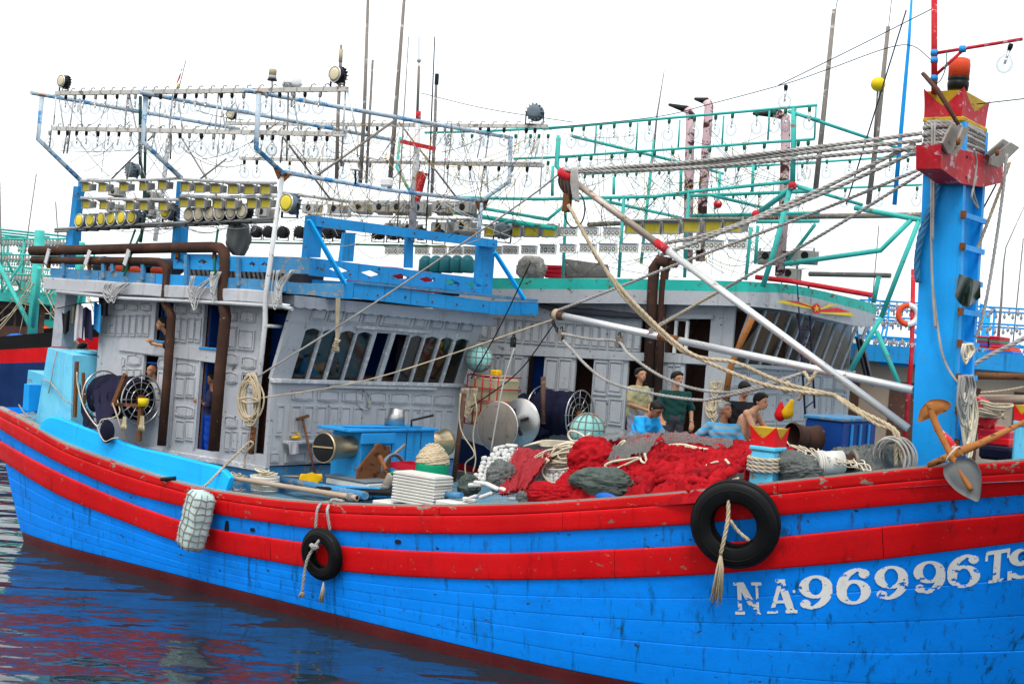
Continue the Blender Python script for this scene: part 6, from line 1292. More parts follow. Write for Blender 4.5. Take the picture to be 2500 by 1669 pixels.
leaf('A8',[(1620,1275),(1680,1250),(1760,1258),(1812,1330),(1816,1430),(1800,1522),(1740,1505),(1650,1450),(1585,1370),(1580,1310),(1620,1275)],YN-.02,.025,'fluke','spade_grey',an)
leaf('A8',[(1412,1015),(1430,940),(1480,885),(1540,872),(1600,885),(1622,910),(1590,950),(1510,985),(1430,1018),(1412,1015)],YN+.12,.03,'fluke','rust_orange',an)
MB().tube([S('A8',1660,1215,YN+.05),S('A8',1800,1160,YN+.4),S('A8',2100,1015,YN+1.2)],[.06,.045,.03],10).build('stock','rust_orange',an);MB().tube([S('A8',1690,1205,YN+.06),S('A8',1600,1245,YN+.05),S('A8',1480,1295,YN+.08)],[.06,.05,.035],10).build('stock','rust_orange',an)
MB().tube([S('A8',1530,1060,YN+.16),S('A8',1600,1130,YN+.14),S('A8',1665,1230,YN+.12)],[.04,.055,.06],10).build('stock_boss','mast_red',an);MB().torus(S('A8',1640,1225,YN),(.8,0,-.5),.12,.012,18,6).build('lashing','rope_cream',an)
# bow deck gear
t=thing('roller','white paint-bucket roller with rusty shaft on the bow deck','roller',S('B4',980,240,1.05));r0=S('B4',885,182,1.0);r1=S('B4',1048,172,1.25);r2=S('B4',1110,175,1.35);MB().tube([r0,r1],.155,20).build('drum','crate_white',t)
for k in range(3):MB().torus(lerp(r0,r1,.06+.09*k),r1-r0,.158,.014,22,6).build('rim','crate_white',t)
MB().tube([r1,r2],.11,16).build('shaft','rust_pipe',t);MB().lathe([(.16,0),(.17,.05),(.05,.09)],r2,r1-r0,20).build('end_disc','steel_old',t)
t=thing('wire_coil','coil of silver wire rope beside the mast foot','wire coil',S('B4',1375,215,2.0));q=S('B4',1375,145,2.0)
for k in range(8):MB().torus(q+V(.02*(k%3),.05*(k-4),.012*math.sin(k*2.2)),(.25,1,.1),.26+.018*math.sin(k*1.9),.016,32,6).build('turn','rope_grey',t)
t=thing('fish_bin','blue wooden locker on the bow deck covered with grey net','locker',S('A8',900,1200,3.2));xa_,xb_=S('A8',690,1100,3.6).x,S('A8',930,1100,3.6).x;zt_=S('A8',800,980,3.6).z;zb_=S('A8',800,1190,3.6).z-.2;ye_=max(4.2,min(5.2,F('A8',1150,1020,xb_).y))
MB().cbox((xa_,3.6,zb_),(xb_,ye_,zt_-.06),.02).build('body','interior_blue',t);MB().cbox((xa_-.03,3.57,zt_-.058),(xb_+.03,ye_+.03,zt_),.015).build('lid','weathered_blue',t)
for k in range(1,4):y_=3.6+(ye_-3.6)*k/4;MB().cbox((xb_+.001,y_-.035,zb_),(xb_+.03,y_+.035,zt_-.1),.008).build('batten','sky_blue',t)
t=thing('iron_drum','open rusty iron barrel lying on the bow deck','drum',S('A8',690,1180,3.0));r0=S('A8',605,1110,2.9);r1=S('A8',780,1125,3.4);MB().lathe([(.20,0),(.22,.03),(.19,.12),(.17,.3),(.19,.45),(.21,.5),(.17,.5),(.15,.3),(.17,.05)],r0,r1-r0,24,True,False,False).build('shell','rust_pipe',t)
for x,y,mat,lab in((533,960,'bright_red','pointed red plastic float standing by the far house wall'),(592,945,'yellow','pointed yellow plastic float leaning beside the red one')):
 p_=S('A8',x-(0 if mat!='yellow' else 25),y+55,3.2);d_=S('A8',x+(8 if mat!='yellow' else 22),y-70,3.2)-p_;L_=d_.length;t=thing('net_float',lab,'float',p_);MB().lathe([(.02,0),(.07,L_*.12),(.095,L_*.30),(.075,L_*.55),(.04,L_*.85),(.025,L_)],p_,d_,14).build('body',mat,t)
tag(MB().ball(S('A8',572,795,4.6),.09,12,8,(1,1,1.3)).build('net_float','cream_plastic'),'pale oval float hanging by the far house wall','float')
tag(MB().cbox(S('A8',1790,1185,4.2),S('A8',2000,1080,4.2)+V(0,.6,0),.02).build('hatch_box','crate_red'),'red wooden box on the bow deck right of the mast','box')
for k in range(4):tag(MB().cbox(S('A8',1795-3*k,1150-28*k,4.15+.1*k),S('A8',1995-30*k,1128-28*k,4.15+.1*k)+V(0,.5,0),.012).build('plank','bright_red'),f'{ORD[k]} red board from below stacked behind the bow anchor','plank','red boards on the bow')
tag(MB().bar(S('A8',1800,1010,4.4),S('A8',1870,900,4.4),.35,.4).build('bitt','mast_red'),'weathered red post with coiled rope right of the mast','post');coil_pile(S('A8',1880,990,4.0),.3,6,.22,'rope_tan','tan rope coil round the weathered red post',.02)
tag(MB().cbox(S('A8',1795,1250,3.4),S('A8',2005,1190,3.4)+V(0,.5,0),.04).build('folded_net','net_navy'),'dark folded net at right of the mast foot','net')
tag(MB().tube([S('A8',1790,725,5.2),S('A8',2110,730,5.2)],.055,10).build('pipe','wood_brown'),'brown horizontal pipe right of the mast','pipe');tag(MB().tube([S('A8',1805,868,5.0),S('A8',2110,870,5.0)],.06,10).build('bamboo_pole','bamboo'),'level bamboo pole right of the mast','pole')
rope([S('A8',1815,832,4.9),S('A8',1950,820,4.9),S('A8',2100,795,4.9)],.02,'rope_tan','tan rope above the level bamboo pole');rope([S('A8',1760,660,4.0),S('A8',1850,605,4.1),S('A8',2000,530,4.3),S('A8',2100,480,4.4)],.035,'rope_grey','thick pale mooring rope rising to the right edge')
# fishing nets, floats and ropes amidships
def fb(x,y,z=0,o=5):return mnoise.fractal(Vector((x,y,z)),.8,2.0,o)
def heap(name,mat,lab,X0,X1,Y0,Y1,top,nx,ny,amp=1.0,seed=0,cat='net',edge=.18,par=None,fold=2.2):
 """a heap of soft net: top(X, Y) gives the height of the pile, folds are real relief; edges drop to the deck"""
 P=[]
 for i in range(nx+1):
  u=i/nx;row=[]
  for j in range(ny+1):
   v=j/ny;X=X0+(X1-X0)*u;Y=Y0+(Y1-Y0)*v;e=min(u,1-u)*(X1-X0);g=min(v,1-v)*(Y1-Y0)
   w=fb(X*1.1+seed,Y*1.1,1.7)*.6;a=fb(X*fold+2.2*w+seed,Y*fold*1.7+2*w,.3,2);ridge=1-abs(a)*2.2;b_=fb(X*9+3*w,Y*14+seed,5.0,4)
   k=min(1,e/edge)**.5*min(1,g/edge)**.5;z0=lz('gun',X)-.16
   hgt=top(X,Y)+amp*(.13*ridge+.022*b_+.030*(1-2*abs(fb(X*4+5*w,Y*11-X*5+4*w,seed,2)))+.008*fb(X*30,Y*40,seed,3))
   row.append(V(X+.05*w*k,Y+.05*b_*k,z0+(hgt-z0)*k))
  P.append(row)
 o=MB().grid(P);return o
def hump(X,Y,cx,cy,rx,ry,h_):d=((X-cx)/rx)**2+((Y-cy)/ry)**2;return h_*math.exp(-d)
topx=[S('D',x,y,1.9)for x,y in((1180,1048),(1300,1040),(1420,1022),(1560,1018),(1640,1030),(1720,1040))];TX=[p.x for p in topx];TZ=[p.z for p in topx]
def redtop(X,Y):
 H_=float(np.interp(X,TX,TZ));g_=lz('gun',X)+.04;t=max(0,min(1,(Y+.2)/1.9));s_=t*t*(3-2*t);return g_+(H_-g_)*(.25*t+.75*s_)-max(0,Y-1.9)*.05+hump(X,Y,3.9,.3,.5,.35,.10)+hump(X,Y,5.6,.7,.6,.4,.12)
xl,xr=S('D',1232,1140,-.1).x,S('D',1705,1060,.4).x
t=thing('red_net','big heap of bright red fishing net spilling to the gunwale amidships','net',V((xl+xr)/2,1,2.4));heap('heap','net_red','',xl,xr,-.17,2.6,redtop,260,150,1.15,3.0).build('heap','net_red',t)
mb=MB();mb2=MB()
for k in range(80):
 x,y=random.uniform(xl+.15,xr-.15),random.uniform(-.05,2.2);a=random.gauss(.35,.7);q=[];L_=random.randint(9,24);r_=random.choice([.03,.05,.075,.09])
 for i in range(L_):
  if not(xl+.06<x<xr-.06 and-.12<y<2.5):break
  q.append(V(x,y,redtop(x,y)+.05+.02*math.sin(i*1.3+k)+.25*r_-max(0,.10-y)*.5));a+=random.gauss(0,.16);x+=.09*math.cos(a);y+=.09*math.sin(a)
 if len(q)>3:(mb if k%3 else mb2).tube(spline(q,2),[r_*(.35+.65*math.sin(math.pi*(i+.5)/(2*len(q)-1)))*(1+.25*math.sin(i*2.1+k))for i in range(2*(len(q)-1)+1)],6)
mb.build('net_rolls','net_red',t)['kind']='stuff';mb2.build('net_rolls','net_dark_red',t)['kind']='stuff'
x0,x1=S('B3',400,560,.5).x,S('B3',930,300,.9).x
def drk(X,Y):return redtop(X,Y)*.0+lz('gun',X)-.02+.55*max(0,min(1,(Y-.2)/1.3))**.8
P=[]
for i in range(71):
 u=i/70;a=S('B3',390+230*u,575-60*u,.15);b_=S('B3',545+380*u,185+20*math.sin(3*u),1.55-.35*u);P.append([lerp(a,b_,v)+V(.03*fb(u*9,v*4,2),-.05*math.sin(math.pi*v),.06*math.sin(math.pi*v)+.05*(1-abs(fb(u*7,v*2,1.1))*2)+.02*fb(u*40,v*20,3))for v in np.linspace(0,1,50)])
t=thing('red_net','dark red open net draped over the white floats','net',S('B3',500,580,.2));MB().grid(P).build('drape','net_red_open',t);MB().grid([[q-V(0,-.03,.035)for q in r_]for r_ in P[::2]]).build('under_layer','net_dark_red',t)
def bundle(c,x,y,Y,rx,ry,rz,mat,nm,lab,cat='net',seed=0,n1=84,n2=50,par=None,fold=3.0):
 o=S(c,x,y,Y);P=[]
 for i in range(n1):
  a=2*math.pi*i/n1;row=[]
  for j in range(n2+1):
   b_=math.pi*j/n2;d=V(math.sin(b_)*math.cos(a),math.sin(b_)*math.sin(a),-math.cos(b_));w=fb(d.x*1.3+seed,d.y*1.3,d.z*1.3,2);k=1+.22*w+.17*(1-2.0*abs(fb(d.x*fold*.8+w*3+seed,d.y*fold*.8,d.z*fold*2.2+w*3,1)))+.03*fb(d.x*9,d.y*9,d.z*12+seed,2);row.append(o+V(d.x*rx*k,d.y*ry*k,d.z*rz*k))
  P.append(row)
 mb=MB().grid(P,True,True)
 if par:return mb.build(nm,mat,par)
 return tag(mb.build(nm,mat),lab,cat)
bundle('B3',1270,465,.10,.50,.24,.19,'cloth_green_grey','net_bundle','grey-green crumpled net bundle lying on the red net',seed=4);bundle('B3',1170,270,.9,.30,.4,.30,'net_red','red_net_bundle','smooth red bag of net below the seated man in bright blue',seed=9,fold=1.4);bundle('B3',830,575,.0,.42,.22,.18,'net_red','red_net_bundle','low roll of red net at the left foot of the heap',seed=12)
bundle('B3',150,490,.7,.16,.18,.18,'cloth_green_grey','net_bundle','small grey net lump among the white floats',seed=2);bundle('B3',420,410,.55,.22,.2,.22,'net_grey_dense','net_bundle','grey mesh net hanging between the two float stacks',seed=6);bundle('B3',650,590,.05,.22,.12,.10,'net_grey_dense','net_bundle','flat grey mesh net at the gunwale beside the floats',seed=7)
tag(MB().ball(S('B3',1275,575,-.05),.17,14,8,(1.2,.5,.5)).build('plastic_bag','crate_blue'),'blue plastic bag under the red net at the gunwale','bag')
def sheet(c,pts_top,pts_bot,Ya,Yb,n1,n2,wob=.05,seed=0):
 A_=spline([S(c,x,y,Ya)for x,y in pts_top],n1);B_=spline([S(c,x,y,Yb)for x,y in pts_bot],n1)
 return[[lerp(a,b_,v)+V(0,-.10-.05*math.sin(math.pi*v),.07+wob*fb(i*.22+seed,v*3,1)+.5*wob*fb(i*.9,v*9,seed))for v in np.linspace(0,1,n2)]for i,(a,b_)in enumerate(zip(A_,B_))]
t=thing('grey_net','grey mesh net with cream edge rope lying over the red heap','net',S('B3',1600,250,1.2))
MB().grid(sheet('B3',[(1160,130),(1420,65),(1700,110),(1820,80),(2000,100),(2200,140),(2349,150)],[(1180,170),(1440,140),(1600,240),(1800,200),(2000,170),(2200,215),(2349,190)],1.75,1.35,14,14)).build('sheet','net_grey',t);MB().grid(sheet('B3',[(1380,190),(1500,160),(1640,120),(1790,60)],[(1280,350),(1400,320),(1560,260),(1620,290)],1.25,.75,14,16,.06,3)).build('flap','net_grey_dense',t)
for pts in([(1280,345),(1268,320),(1330,290),(1450,270),(1540,255)],[(1280,350),(1300,365),(1400,330),(1545,262)],[(1555,200),(1560,280),(1605,300),(1590,220)],[(1345,200),(1400,130),(1430,125),(1380,175)],[(1790,155),(1900,150),(2040,180),(2110,190)],[(1800,165),(1920,165),(2080,200)],[(2080,330),(2150,300),(2190,295),(2160,350),(2125,345)],[(2250,270),(2285,310)]):MB().tube(spline([S('B3',x,y,1.1 if y<210 else .58)for x,y in pts],6),.018,6).build('edge_rope','rope_cream',t)
t=thing('grey_net','grey mesh net heap with cream ropes behind the cyan bollard','net',S('B4',780,260,.9))
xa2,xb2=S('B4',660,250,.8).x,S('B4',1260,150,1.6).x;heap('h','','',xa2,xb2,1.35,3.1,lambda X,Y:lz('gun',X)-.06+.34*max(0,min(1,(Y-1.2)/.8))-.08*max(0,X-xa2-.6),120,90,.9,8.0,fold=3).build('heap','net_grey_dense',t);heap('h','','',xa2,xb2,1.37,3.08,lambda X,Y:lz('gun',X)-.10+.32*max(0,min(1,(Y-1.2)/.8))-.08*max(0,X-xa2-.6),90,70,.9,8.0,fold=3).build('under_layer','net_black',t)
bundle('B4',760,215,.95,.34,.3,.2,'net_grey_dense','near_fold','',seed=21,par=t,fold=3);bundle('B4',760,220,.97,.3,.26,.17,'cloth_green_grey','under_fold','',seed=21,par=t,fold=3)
for k in range(20):p=[S('B4',690+22*k+28*i+random.uniform(-22,22),55+16*i+random.uniform(-20,20)+5*k,1.45-.1*i)for i in range(6)];MB().tube(spline(p,5),.009,5).build('edge_rope','rope_cream',t)
t=thing('rope_heap','loose cream rope heaped over floats and red net','rope',S('B3',900,460,.6))
for k in range(15):
 cx,cy=890+random.uniform(-60,90),250+random.uniform(-50,40);w,h_=random.uniform(90,190),random.uniform(25,70);Y=.95+random.uniform(-.1,.15);MB().tube([S('B3',cx+w*math.cos(a)+h_*.5*math.sin(a),cy-.35*w*math.cos(a)+h_*math.sin(a)*(1+.2*math.sin(2*a+k)),Y)for a in np.linspace(0,2*math.pi,25)[:-1]],.015,5,True).build('loop','rope_cream',t)
for k in range(4):MB().tube(spline([S('B3',x+6*k,y+5*k,.8-.02*k)for x,y in((1060,190),(990,330),(930,440),(840,470),(750,400),(735,330),(790,260))],6),.015,5).build('loop','rope_cream',t)
for k in range(7):MB().tube(spline([S('B3',600+20*k,165-6*k,1.7),S('B3',760,120+7*k,1.75),S('B3',950,125+6*k,1.6),S('B3',1150,140+5*k,1.4)],6),.015,5).build('strand','rope_cream',t)
MB().tube(spline([S('B3',x,y,1.3)for x,y in((1150,130),(1060,60),(985,40),(965,75),(1000,120),(1090,110),(1140,60),(1080,110))],6),.018,6).build('loop','rope_cream',t)
fl=thing('net_float','x','float');MB().lathe([(.012,-.045),(.040,-.045),(.048,-.036),(.048,.036),(.040,.045),(.012,.045)],(0,0,0),(0,0,1),14).build('body','float_white',fl);PROTO.append(fl)
fb_=thing('net_float','x','float');MB().cbox((-.13,-.045,-.03),(.13,.045,.03),.02).build('body','float_white',fb_);PROTO.append(fb_)
def floats(rows,Y0,lab,grp):
 for r_,(y,xs0,xs1)in enumerate(rows):
  for k,x in enumerate(np.arange(xs0,xs1,44)):place(fl,S('B3',x+random.uniform(-7,7),y+random.uniform(-7,7),Y0[r_]+random.uniform(-.03,.03)),V(random.uniform(-1,1),random.uniform(-1,1),0),f'{lab}, row {ORD[r_]} from top',grp+f' row {r_ + 1}',.9,V(random.uniform(-.5,.6),-1,random.uniform(-.1,.5)))
def nth(lab):
 k=COUNT.get(lab,0);COUNT[lab]=k+1;return f'{ORD[k]} from left: {lab}'
floats([(200,375,570),(234,350,550),(268,275,545),(302,275,530),(336,265,520),(370,250,430),(404,205,410),(436,185,350)],(1.5,1.42,1.33,1.25,1.17,1.08,1.0,.92),'round white float of the left stack','left float stack');floats([(340,700,850),(374,705,940),(408,700,960),(442,690,965),(476,670,955),(510,690,900)],(1.0,.95,.90,.85,.79,.73),'round white float of the middle stack','middle float stack')
for k,(x,y,dx,dy)in enumerate(((165,590,60,-35),(295,565,55,-30),(205,480,10,-50),(250,465,40,5),(345,495,50,25),(460,530,60,25),(520,590,60,5),(400,175,50,-15),(500,160,60,5),(160,600,60,10),(590,590,30,0))):
 p=S('B3',x,y,.25 if y>400 else 1.6);d=S('B3',x+dx,y+dy,.25 if y>400 else 1.55)-p;place(fb_,p,d.cross(V(0,0,1))*-1,'long white foam float lying loose before the stacks' if y>400 else 'long white foam float on top of the left stack','long floats',1.0,V(-d.x*d.z,0,d.length**2))
def netball(P_,r_,lab):
 t=thing('buoy_ball',lab,'buoy',P_-V(0,0,r_));MB().ball(P_,r_,26,16,(1,1,.93)).build('ball','ball_mint',t)
 for k in range(7):a=math.pi*k/7;d=V(math.cos(a),math.sin(a),.25*math.sin(3*k)).normalized();MB().torus(P_,d,r_*1.01,.011,32,5).build('net_cord','wood_gunwale',t)
 for h_ in(-.45,.1,.55):MB().torus(P_+V(0,0,h_*r_*.93),(0,0,1),r_*math.sqrt(1-h_*h_)*1.01,.010,30,5).build('net_cord','wood_gunwale',t)
netball(S('A7',742,1072,4.4),.31,'mint green ball buoy in cord netting behind the red net');netball(S('A6',1783,1175,6.0),.28,'mint green ball buoy in cord netting above the caged tank')
t=thing('caged_tank','cream plastic tank in a red pipe cage beside the house','tank',S('A6',1800,1560,6.0));xa3,xb3=S('A6',1690,1420,5.9).x,S('A6',1925,1420,5.9).x;zt3=S('A6',1800,1305,5.9).z;zb3=zt3-1.0;MB().cbox((xa3+.03,5.93,zb3),(xb3-.03,6.7,zt3-.03),.05).build('tank','cream_plastic',t)
for k in range(5):x=xa3+(xb3-xa3)*k/4;MB().tube([V(x,5.9,zb3),V(x,5.9,zt3)],.014,6).build('cage_bar','mast_red',t)
for k in range(5):z=zb3+(zt3-zb3)*k/4;MB().tube([V(xa3,5.9,z),V(xb3,5.9,z),V(xb3,6.7,z)],.014,6).build('cage_bar','mast_red',t)
tag(MB().cbox(V(xa3,5.95,zt3),V(xb3-.1,6.6,zt3+.03),.01).build('board','bamboo'),'board lying on the caged tank under the mint ball','board');tag(MB().cbox(S('A6',1862,1305,6),S('A6',1922,1262,6)+V(0,.2,0),.03).build('yellow_scoop','yellow'),'yellow scoop lying on the caged tank','scoop')
hanks('A6',1700,1400,90,230,5.5,14,'rope_tan','tan ropes hanging at the far front corner of the house',.014,30,'rope_hank')
for c,pts,lab in(('B2',[(2040,0),(2030,200),(2060,330),(2150,480),(2080,560),(2085,690)],'thin tan rope looping down right of the green barrel'),('B2',[(2150,0),(2170,150),(2140,330),(2160,520),(2140,625)],'second thin tan rope near the float stack')):rope([S(c,x,y,3.6)for x,y in pts],.013,'rope_tan',lab,False)
tag(MB().tube([S('B2',1985,700,5.0),S('B2',2070,0,5.0)],.05,8).build('post','wood_dark'),'dark upright post at the far front corner of the house','post')
def disc(P_,r_,lab,cone):
 t=thing('hauler_disc',lab,'hauler',P_-V(0,0,r_));MB().lathe([(.02,-.10 if cone else-.012),(.08,-.09 if cone else-.012),(r_*.97,0),(r_,.01),(r_,.04),(r_*.9,.05),(.02,.12)],P_,(0,1,0),44).build('disc','steel_old' if not cone else 'steel_bright',t);MB().torus(P_+V(0,.02,0),(0,1,0),r_,.014,44,6).build('rim','steel_bright',t)
 if cone:
  for k in range(4):a=math.pi*k/2+.4;MB().bar(P_+V(.1*math.cos(a),-.10,.1*math.sin(a)),P_+V(r_*.6*math.cos(a),-.06,r_*.6*math.sin(a)),.05,.03,(0,1,0)).build('rib','wire_black',t)
 return t
disc(S('A7',165,1048,3.6),.45,'big dull steel hauler disc with bright rim, left of a pair',False);disc(S('A7',310,1020,4.3),.43,'shiny cone-shaped steel hauler disc, right of a pair',True)
tag(MB().tube([S('A7',165,1048,3.62),S('A7',300,1015,4.5),S('A7',420,1000,5.2)],.06,10).build('hauler_shaft','steel_old'),'steel shaft joining the two hauler discs','shaft')
# people: smooth bodies from joined tapered limbs
def field_mesh(prims,res,k=.025,cuts=(),noise_amp=0.0,seed=0):
 pts=np.array([p for a in prims for p in(a[0],a[1])],float);rad=max(max(a[2],a[3])for a in prims);lo=pts.min(0)-rad-.05;hi=pts.max(0)+rad+.05
 n=np.ceil((hi-lo)/res).astype(int)+1;ax=[lo[i]+res*np.arange(n[i])for i in range(3)];D=np.full(n,.2)
 for a,b,ra,rb,sq in[(p+(1.0,))[:5]for p in prims]:
  a=np.array(a,float);b=np.array(b,float);mr=max(ra,rb)+.07;l0=np.maximum(((np.minimum(a,b)-mr-lo)/res).astype(int),0);h0=np.minimum(((np.maximum(a,b)+mr-lo)/res).astype(int)+2,n)
  X,Y,Z=np.meshgrid(*[ax[i][l0[i]:h0[i]]for i in range(3)],indexing='ij');ab=b-a;L=max((ab**2).sum(),1e-9);t=np.clip(((X-a[0])*ab[0]+(Y-a[1])*ab[1]+(Z-a[2])*ab[2])/L,0,1)
  d=np.sqrt((X-a[0]-t*ab[0])**2+(Y-a[1]-t*ab[1])**2+(Z-a[2]-t*ab[2])**2)-(ra+(rb-ra)*t);sl=tuple(slice(l0[i],h0[i])for i in range(3));o=D[sl];h=np.clip(.5+.5*(o-d)/k,0,1);D[sl]=o*(1-h)+d*h-k*h*(1-h)
 G=np.meshgrid(*ax,indexing='ij')
 if noise_amp:D=D+noise_amp*(np.sin(G[0]*31+G[2]*23+seed)*np.sin(G[1]*37-G[2]*19+seed)+.6*np.sin(G[2]*47+G[0]*41+seed))
 for p,nn in cuts:D=np.maximum(D,(G[0]-p[0])*nn[0]+(G[1]-p[1])*nn[1]+(G[2]-p[2])*nn[2])
 ins=D<0;c=np.zeros(n-1,int);s=np.zeros(tuple(n-1)+(3,));
 corner=lambda A,i,j,k_:A[i:A.shape[0]-1+i,j:A.shape[1]-1+j,k_:A.shape[2]-1+k_]
 for e,(o1,o2)in enumerate([((i,j,k_),tuple(v+(1 if q==d_ else 0)for q,v in enumerate((i,j,k_))))for d_ in range(3)for i in(0,1)for j in(0,1)for k_ in(0,1)if(i,j,k_)[d_]==0]):
  A,B=corner(D,*o1),corner(D,*o2);m=(A<0)!=(B<0);t=np.where(m,A/np.where(m,A-B,1),0);c+=m
  for q in range(3):s[...,q]+=np.where(m,o1[q]+(o2[q]-o1[q])*t,0)
 act=c>0;idx=-np.ones(c.shape,int);idx[act]=np.arange(act.sum());cells=np.argwhere(act);V_=lo+res*(cells+s[act]/c[act][:,None]);Fs=[]
 for d_ in range(3):
  u,v=[(1,2),(2,0),(0,1)][d_];sl0=[slice(1,-1)]*3;sl0[d_]=slice(0,-1);sl1=list(sl0);sl1[d_]=slice(1,None);A,B=ins[tuple(sl0)],ins[tuple(sl1)]
  for flip,msk in((False,A&~B),(True,~A&B)):
   q=np.argwhere(msk);off=np.array([1,1,1]);off[d_]=0;q=q+off;e1=np.zeros(3,int);e1[u]=1;e2=np.zeros(3,int);e2[v]=1;f=np.stack([idx[tuple((q-e1-e2).T)],idx[tuple((q-e2).T)],idx[tuple(q.T)],idx[tuple((q-e1).T)]],1);Fs.append(f[:,::-1]if flip else f)
 mb=MB();mb.add([tuple(p)for p in V_],[tuple(int(x)for x in f)for f in np.concatenate(Fs)],True);return mb
HANDF=[(-.030,.075),(-.010,.088),(.010,.083),(.028,.066)]
def person(label,head,yaw,J,skin='skin_tan',hair='hair_black',shirt=None,pants=None,look=(0,0),sleeve=.95,bald=False,cut_low=None,res=.0105,mouth=.012,group=None,hem=.02,glasses=False):
 """J: joints relative to the head centre, x to the person's left, y behind, z up, facing -y; yaw turns the whole figure"""
 c,s=math.cos(yaw),math.sin(yaw);tr=lambda p:V(head.x+p[0]*c-p[1]*s,head.y+p[0]*s+p[1]*c,head.z+p[2])
 g={k:tr(p)for k,p in J.items()};lc,ls=math.cos(look[0]),math.sin(look[0]);pc,ps=math.cos(look[1]),math.sin(look[1])
 def hd(p):x,y,z=p;y,z=y*pc-z*ps,y*ps+z*pc;x,y=x*lc-y*ls,x*ls+y*lc;return tr((x,y,z))
 low=min(v.z for v in g.values());t=thing('person',label,'person',V(g['pel'].x,g['pel'].y,low),group);sp=(g['chest']-g['pel']).normalized();sw=(g['shL']-g['shR']).normalized();fr=sp.cross(sw)
 T=[];pelL,pelR=g['pel']+sw*.085,g['pel']-sw*.085;cL,cR=g['chest']+sw*.10,g['chest']-sw*.10;wL,wR=lerp(pelL,cL,.5),lerp(pelR,cR,.5)
 T+=[(pelL,wL,.105,.095),(pelR,wR,.105,.095),(wL,cL,.095,.105),(wR,cR,.095,.105),(lerp(g['pel'],g['chest'],.3),g['chest'],.10,.11),(g['shL'],g['shR'],.058,.058),(g['chest'],lerp(g['shL'],g['shR'],.5),.10,.07)]
 hc=tr((0,0,0));nb_=lerp(g['shL'],g['shR'],.5)+sp*.02
 Bd=list(T)+[(nb_,hd((0,.015,-.07)),.058,.052)]
 Bd+=[(hd((0,.028,.025)),hd((0,-.010,.030)),.086,.082),(hd((0,-.02,.0)),hd((0,-.045,-.06)),.072,.048),(hd((0,-.062,-.085)),hd((0,-.05,-.08)),.026,.03),(hd((0,-.088,.015)),hd((0,-.108,-.022)),.011,.017),(hd((.074,.015,.015)),hd((.078,.02,-.022)),.014,.012),(hd((-.074,.015,.015)),hd((-.078,.02,-.022)),.014,.012),(hd((-.045,-.062,.035)),hd((.045,-.062,.035)),.024,.024),(hd((.034,-.055,-.03)),hd((-.034,-.055,-.03)),.028,.028),(hd((.018,-.082,-.056)),hd((-.018,-.082,-.056)),.016,.016)]
 up,lo_,thi=[],[],[]
 for S_ in 'LR':
  up.append((g['sh'+S_],g['el'+S_],.052,.040));lo_.append((g['el'+S_],g['ha'+S_],.041,.028));d=(g['ha'+S_]-g['el'+S_]).normalized();sd=d.cross(fr if abs(d.dot(fr))<.9 else sw).normalized();pn=sd.cross(d)*(1 if S_=='L' else-1);h0=g['ha'+S_]
  lo_+=[(h0,h0+d*.075+sd*.018,.026,.022),(h0,h0+d*.075-sd*.018,.026,.022),(h0+d*.02+sd*.025,h0+d*.075+sd*.058+pn*.02,.013,.010)]
  for o_,L_ in HANDF:k0=h0+d*.08+sd*o_;k1=k0+d*L_*.5+pn*.012;lo_+=[(k0,k1,.0105,.0095),(k1,k1+d*L_*.35+pn*.03,.0095,.008)]
  if 'kn'+S_ in g:
   hp=pelL if S_=='L' else pelR;thi+=[(hp,g['kn'+S_],.088,.060),(g['kn'+S_],g['an'+S_],.058,.038)]
   if g['an'+S_].z<low+.3:Bd.append((g['an'+S_]-V(0,0,.03),g['an'+S_]-V(0,0,.04)-fr*-.15,.04,.032))
 body=field_mesh(Bd+up+lo_+thi,res,.022,(()if cut_low is None else[((0,0,head.z-cut_low),(0,0,-1))])).build('body',skin,t)
 inf=lambda A,e:[(a,b,ra+e,rb+e)for a,b,ra,rb in A]
 if shirt:
  sl=[(a,lerp(a,b,sleeve),ra+.020,ra+.016)for a,b,ra,rb in up];base=g['pel']+sp*hem;field_mesh(inf(T,.016)+sl,res,.03,[(base,-sp),(nb_+sp*.03,(sp+fr*.45).normalized())],.006,head.x*9).build('shirt',shirt,t)
 if pants and thi:
  field_mesh(inf(thi,.016)+[(pelL,pelR,.118,.118),(pelL+sp*.06,pelR+sp*.06,.11,.11)],res,.03,[(g['pel']+sp*.09,sp)],.003,head.y*7).build('trousers',pants,t)
 if not bald:
  hm=field_mesh([(hd((0,.032,.042)),hd((0,-.012,.052)),.094,.088),(hd((0,.055,.0)),hd((0,.05,-.04)),.075,.06),(hd((.045,-.055,.085)),hd((-.045,-.05,.088)),.03,.03),(hd((.066,.0,.03)),hd((.066,.02,.0)),.024,.02),(hd((-.066,.0,.03)),hd((-.066,.02,.0)),.024,.02)],.009,.02,[(hd((0,-.056,.058)),(hd((0,-1,-.75))-hd((0,0,0))).normalized())],.003,head.x*5);hm.build('hair',hair,t)
 for sx_ in(-1,1):
  MB().ball(hd((sx_*.032,-.080,.014)),.0115,8,6,(1.3,1,.7)).build('eye','eye_dark',t);MB().tube([hd((sx_*.015,-.089,.033)),hd((sx_*.034,-.090,.038)),hd((sx_*.052,-.080,.032))],.005,5).build('eyebrow',hair,t)
 MB().ball(hd((0,-.094,-.056)),.02,10,6,(1.1,.45,mouth/.02)).build('mouth','lip',t)
 if glasses:
  for sx_ in(-1,1):MB().torus(hd((sx_*.033,-.10,.012)),hd((0,-1,0))-hd((0,0,0)),.026,.003,14,4).build('glasses_rim','wire_black',t)
 return t,g,hd
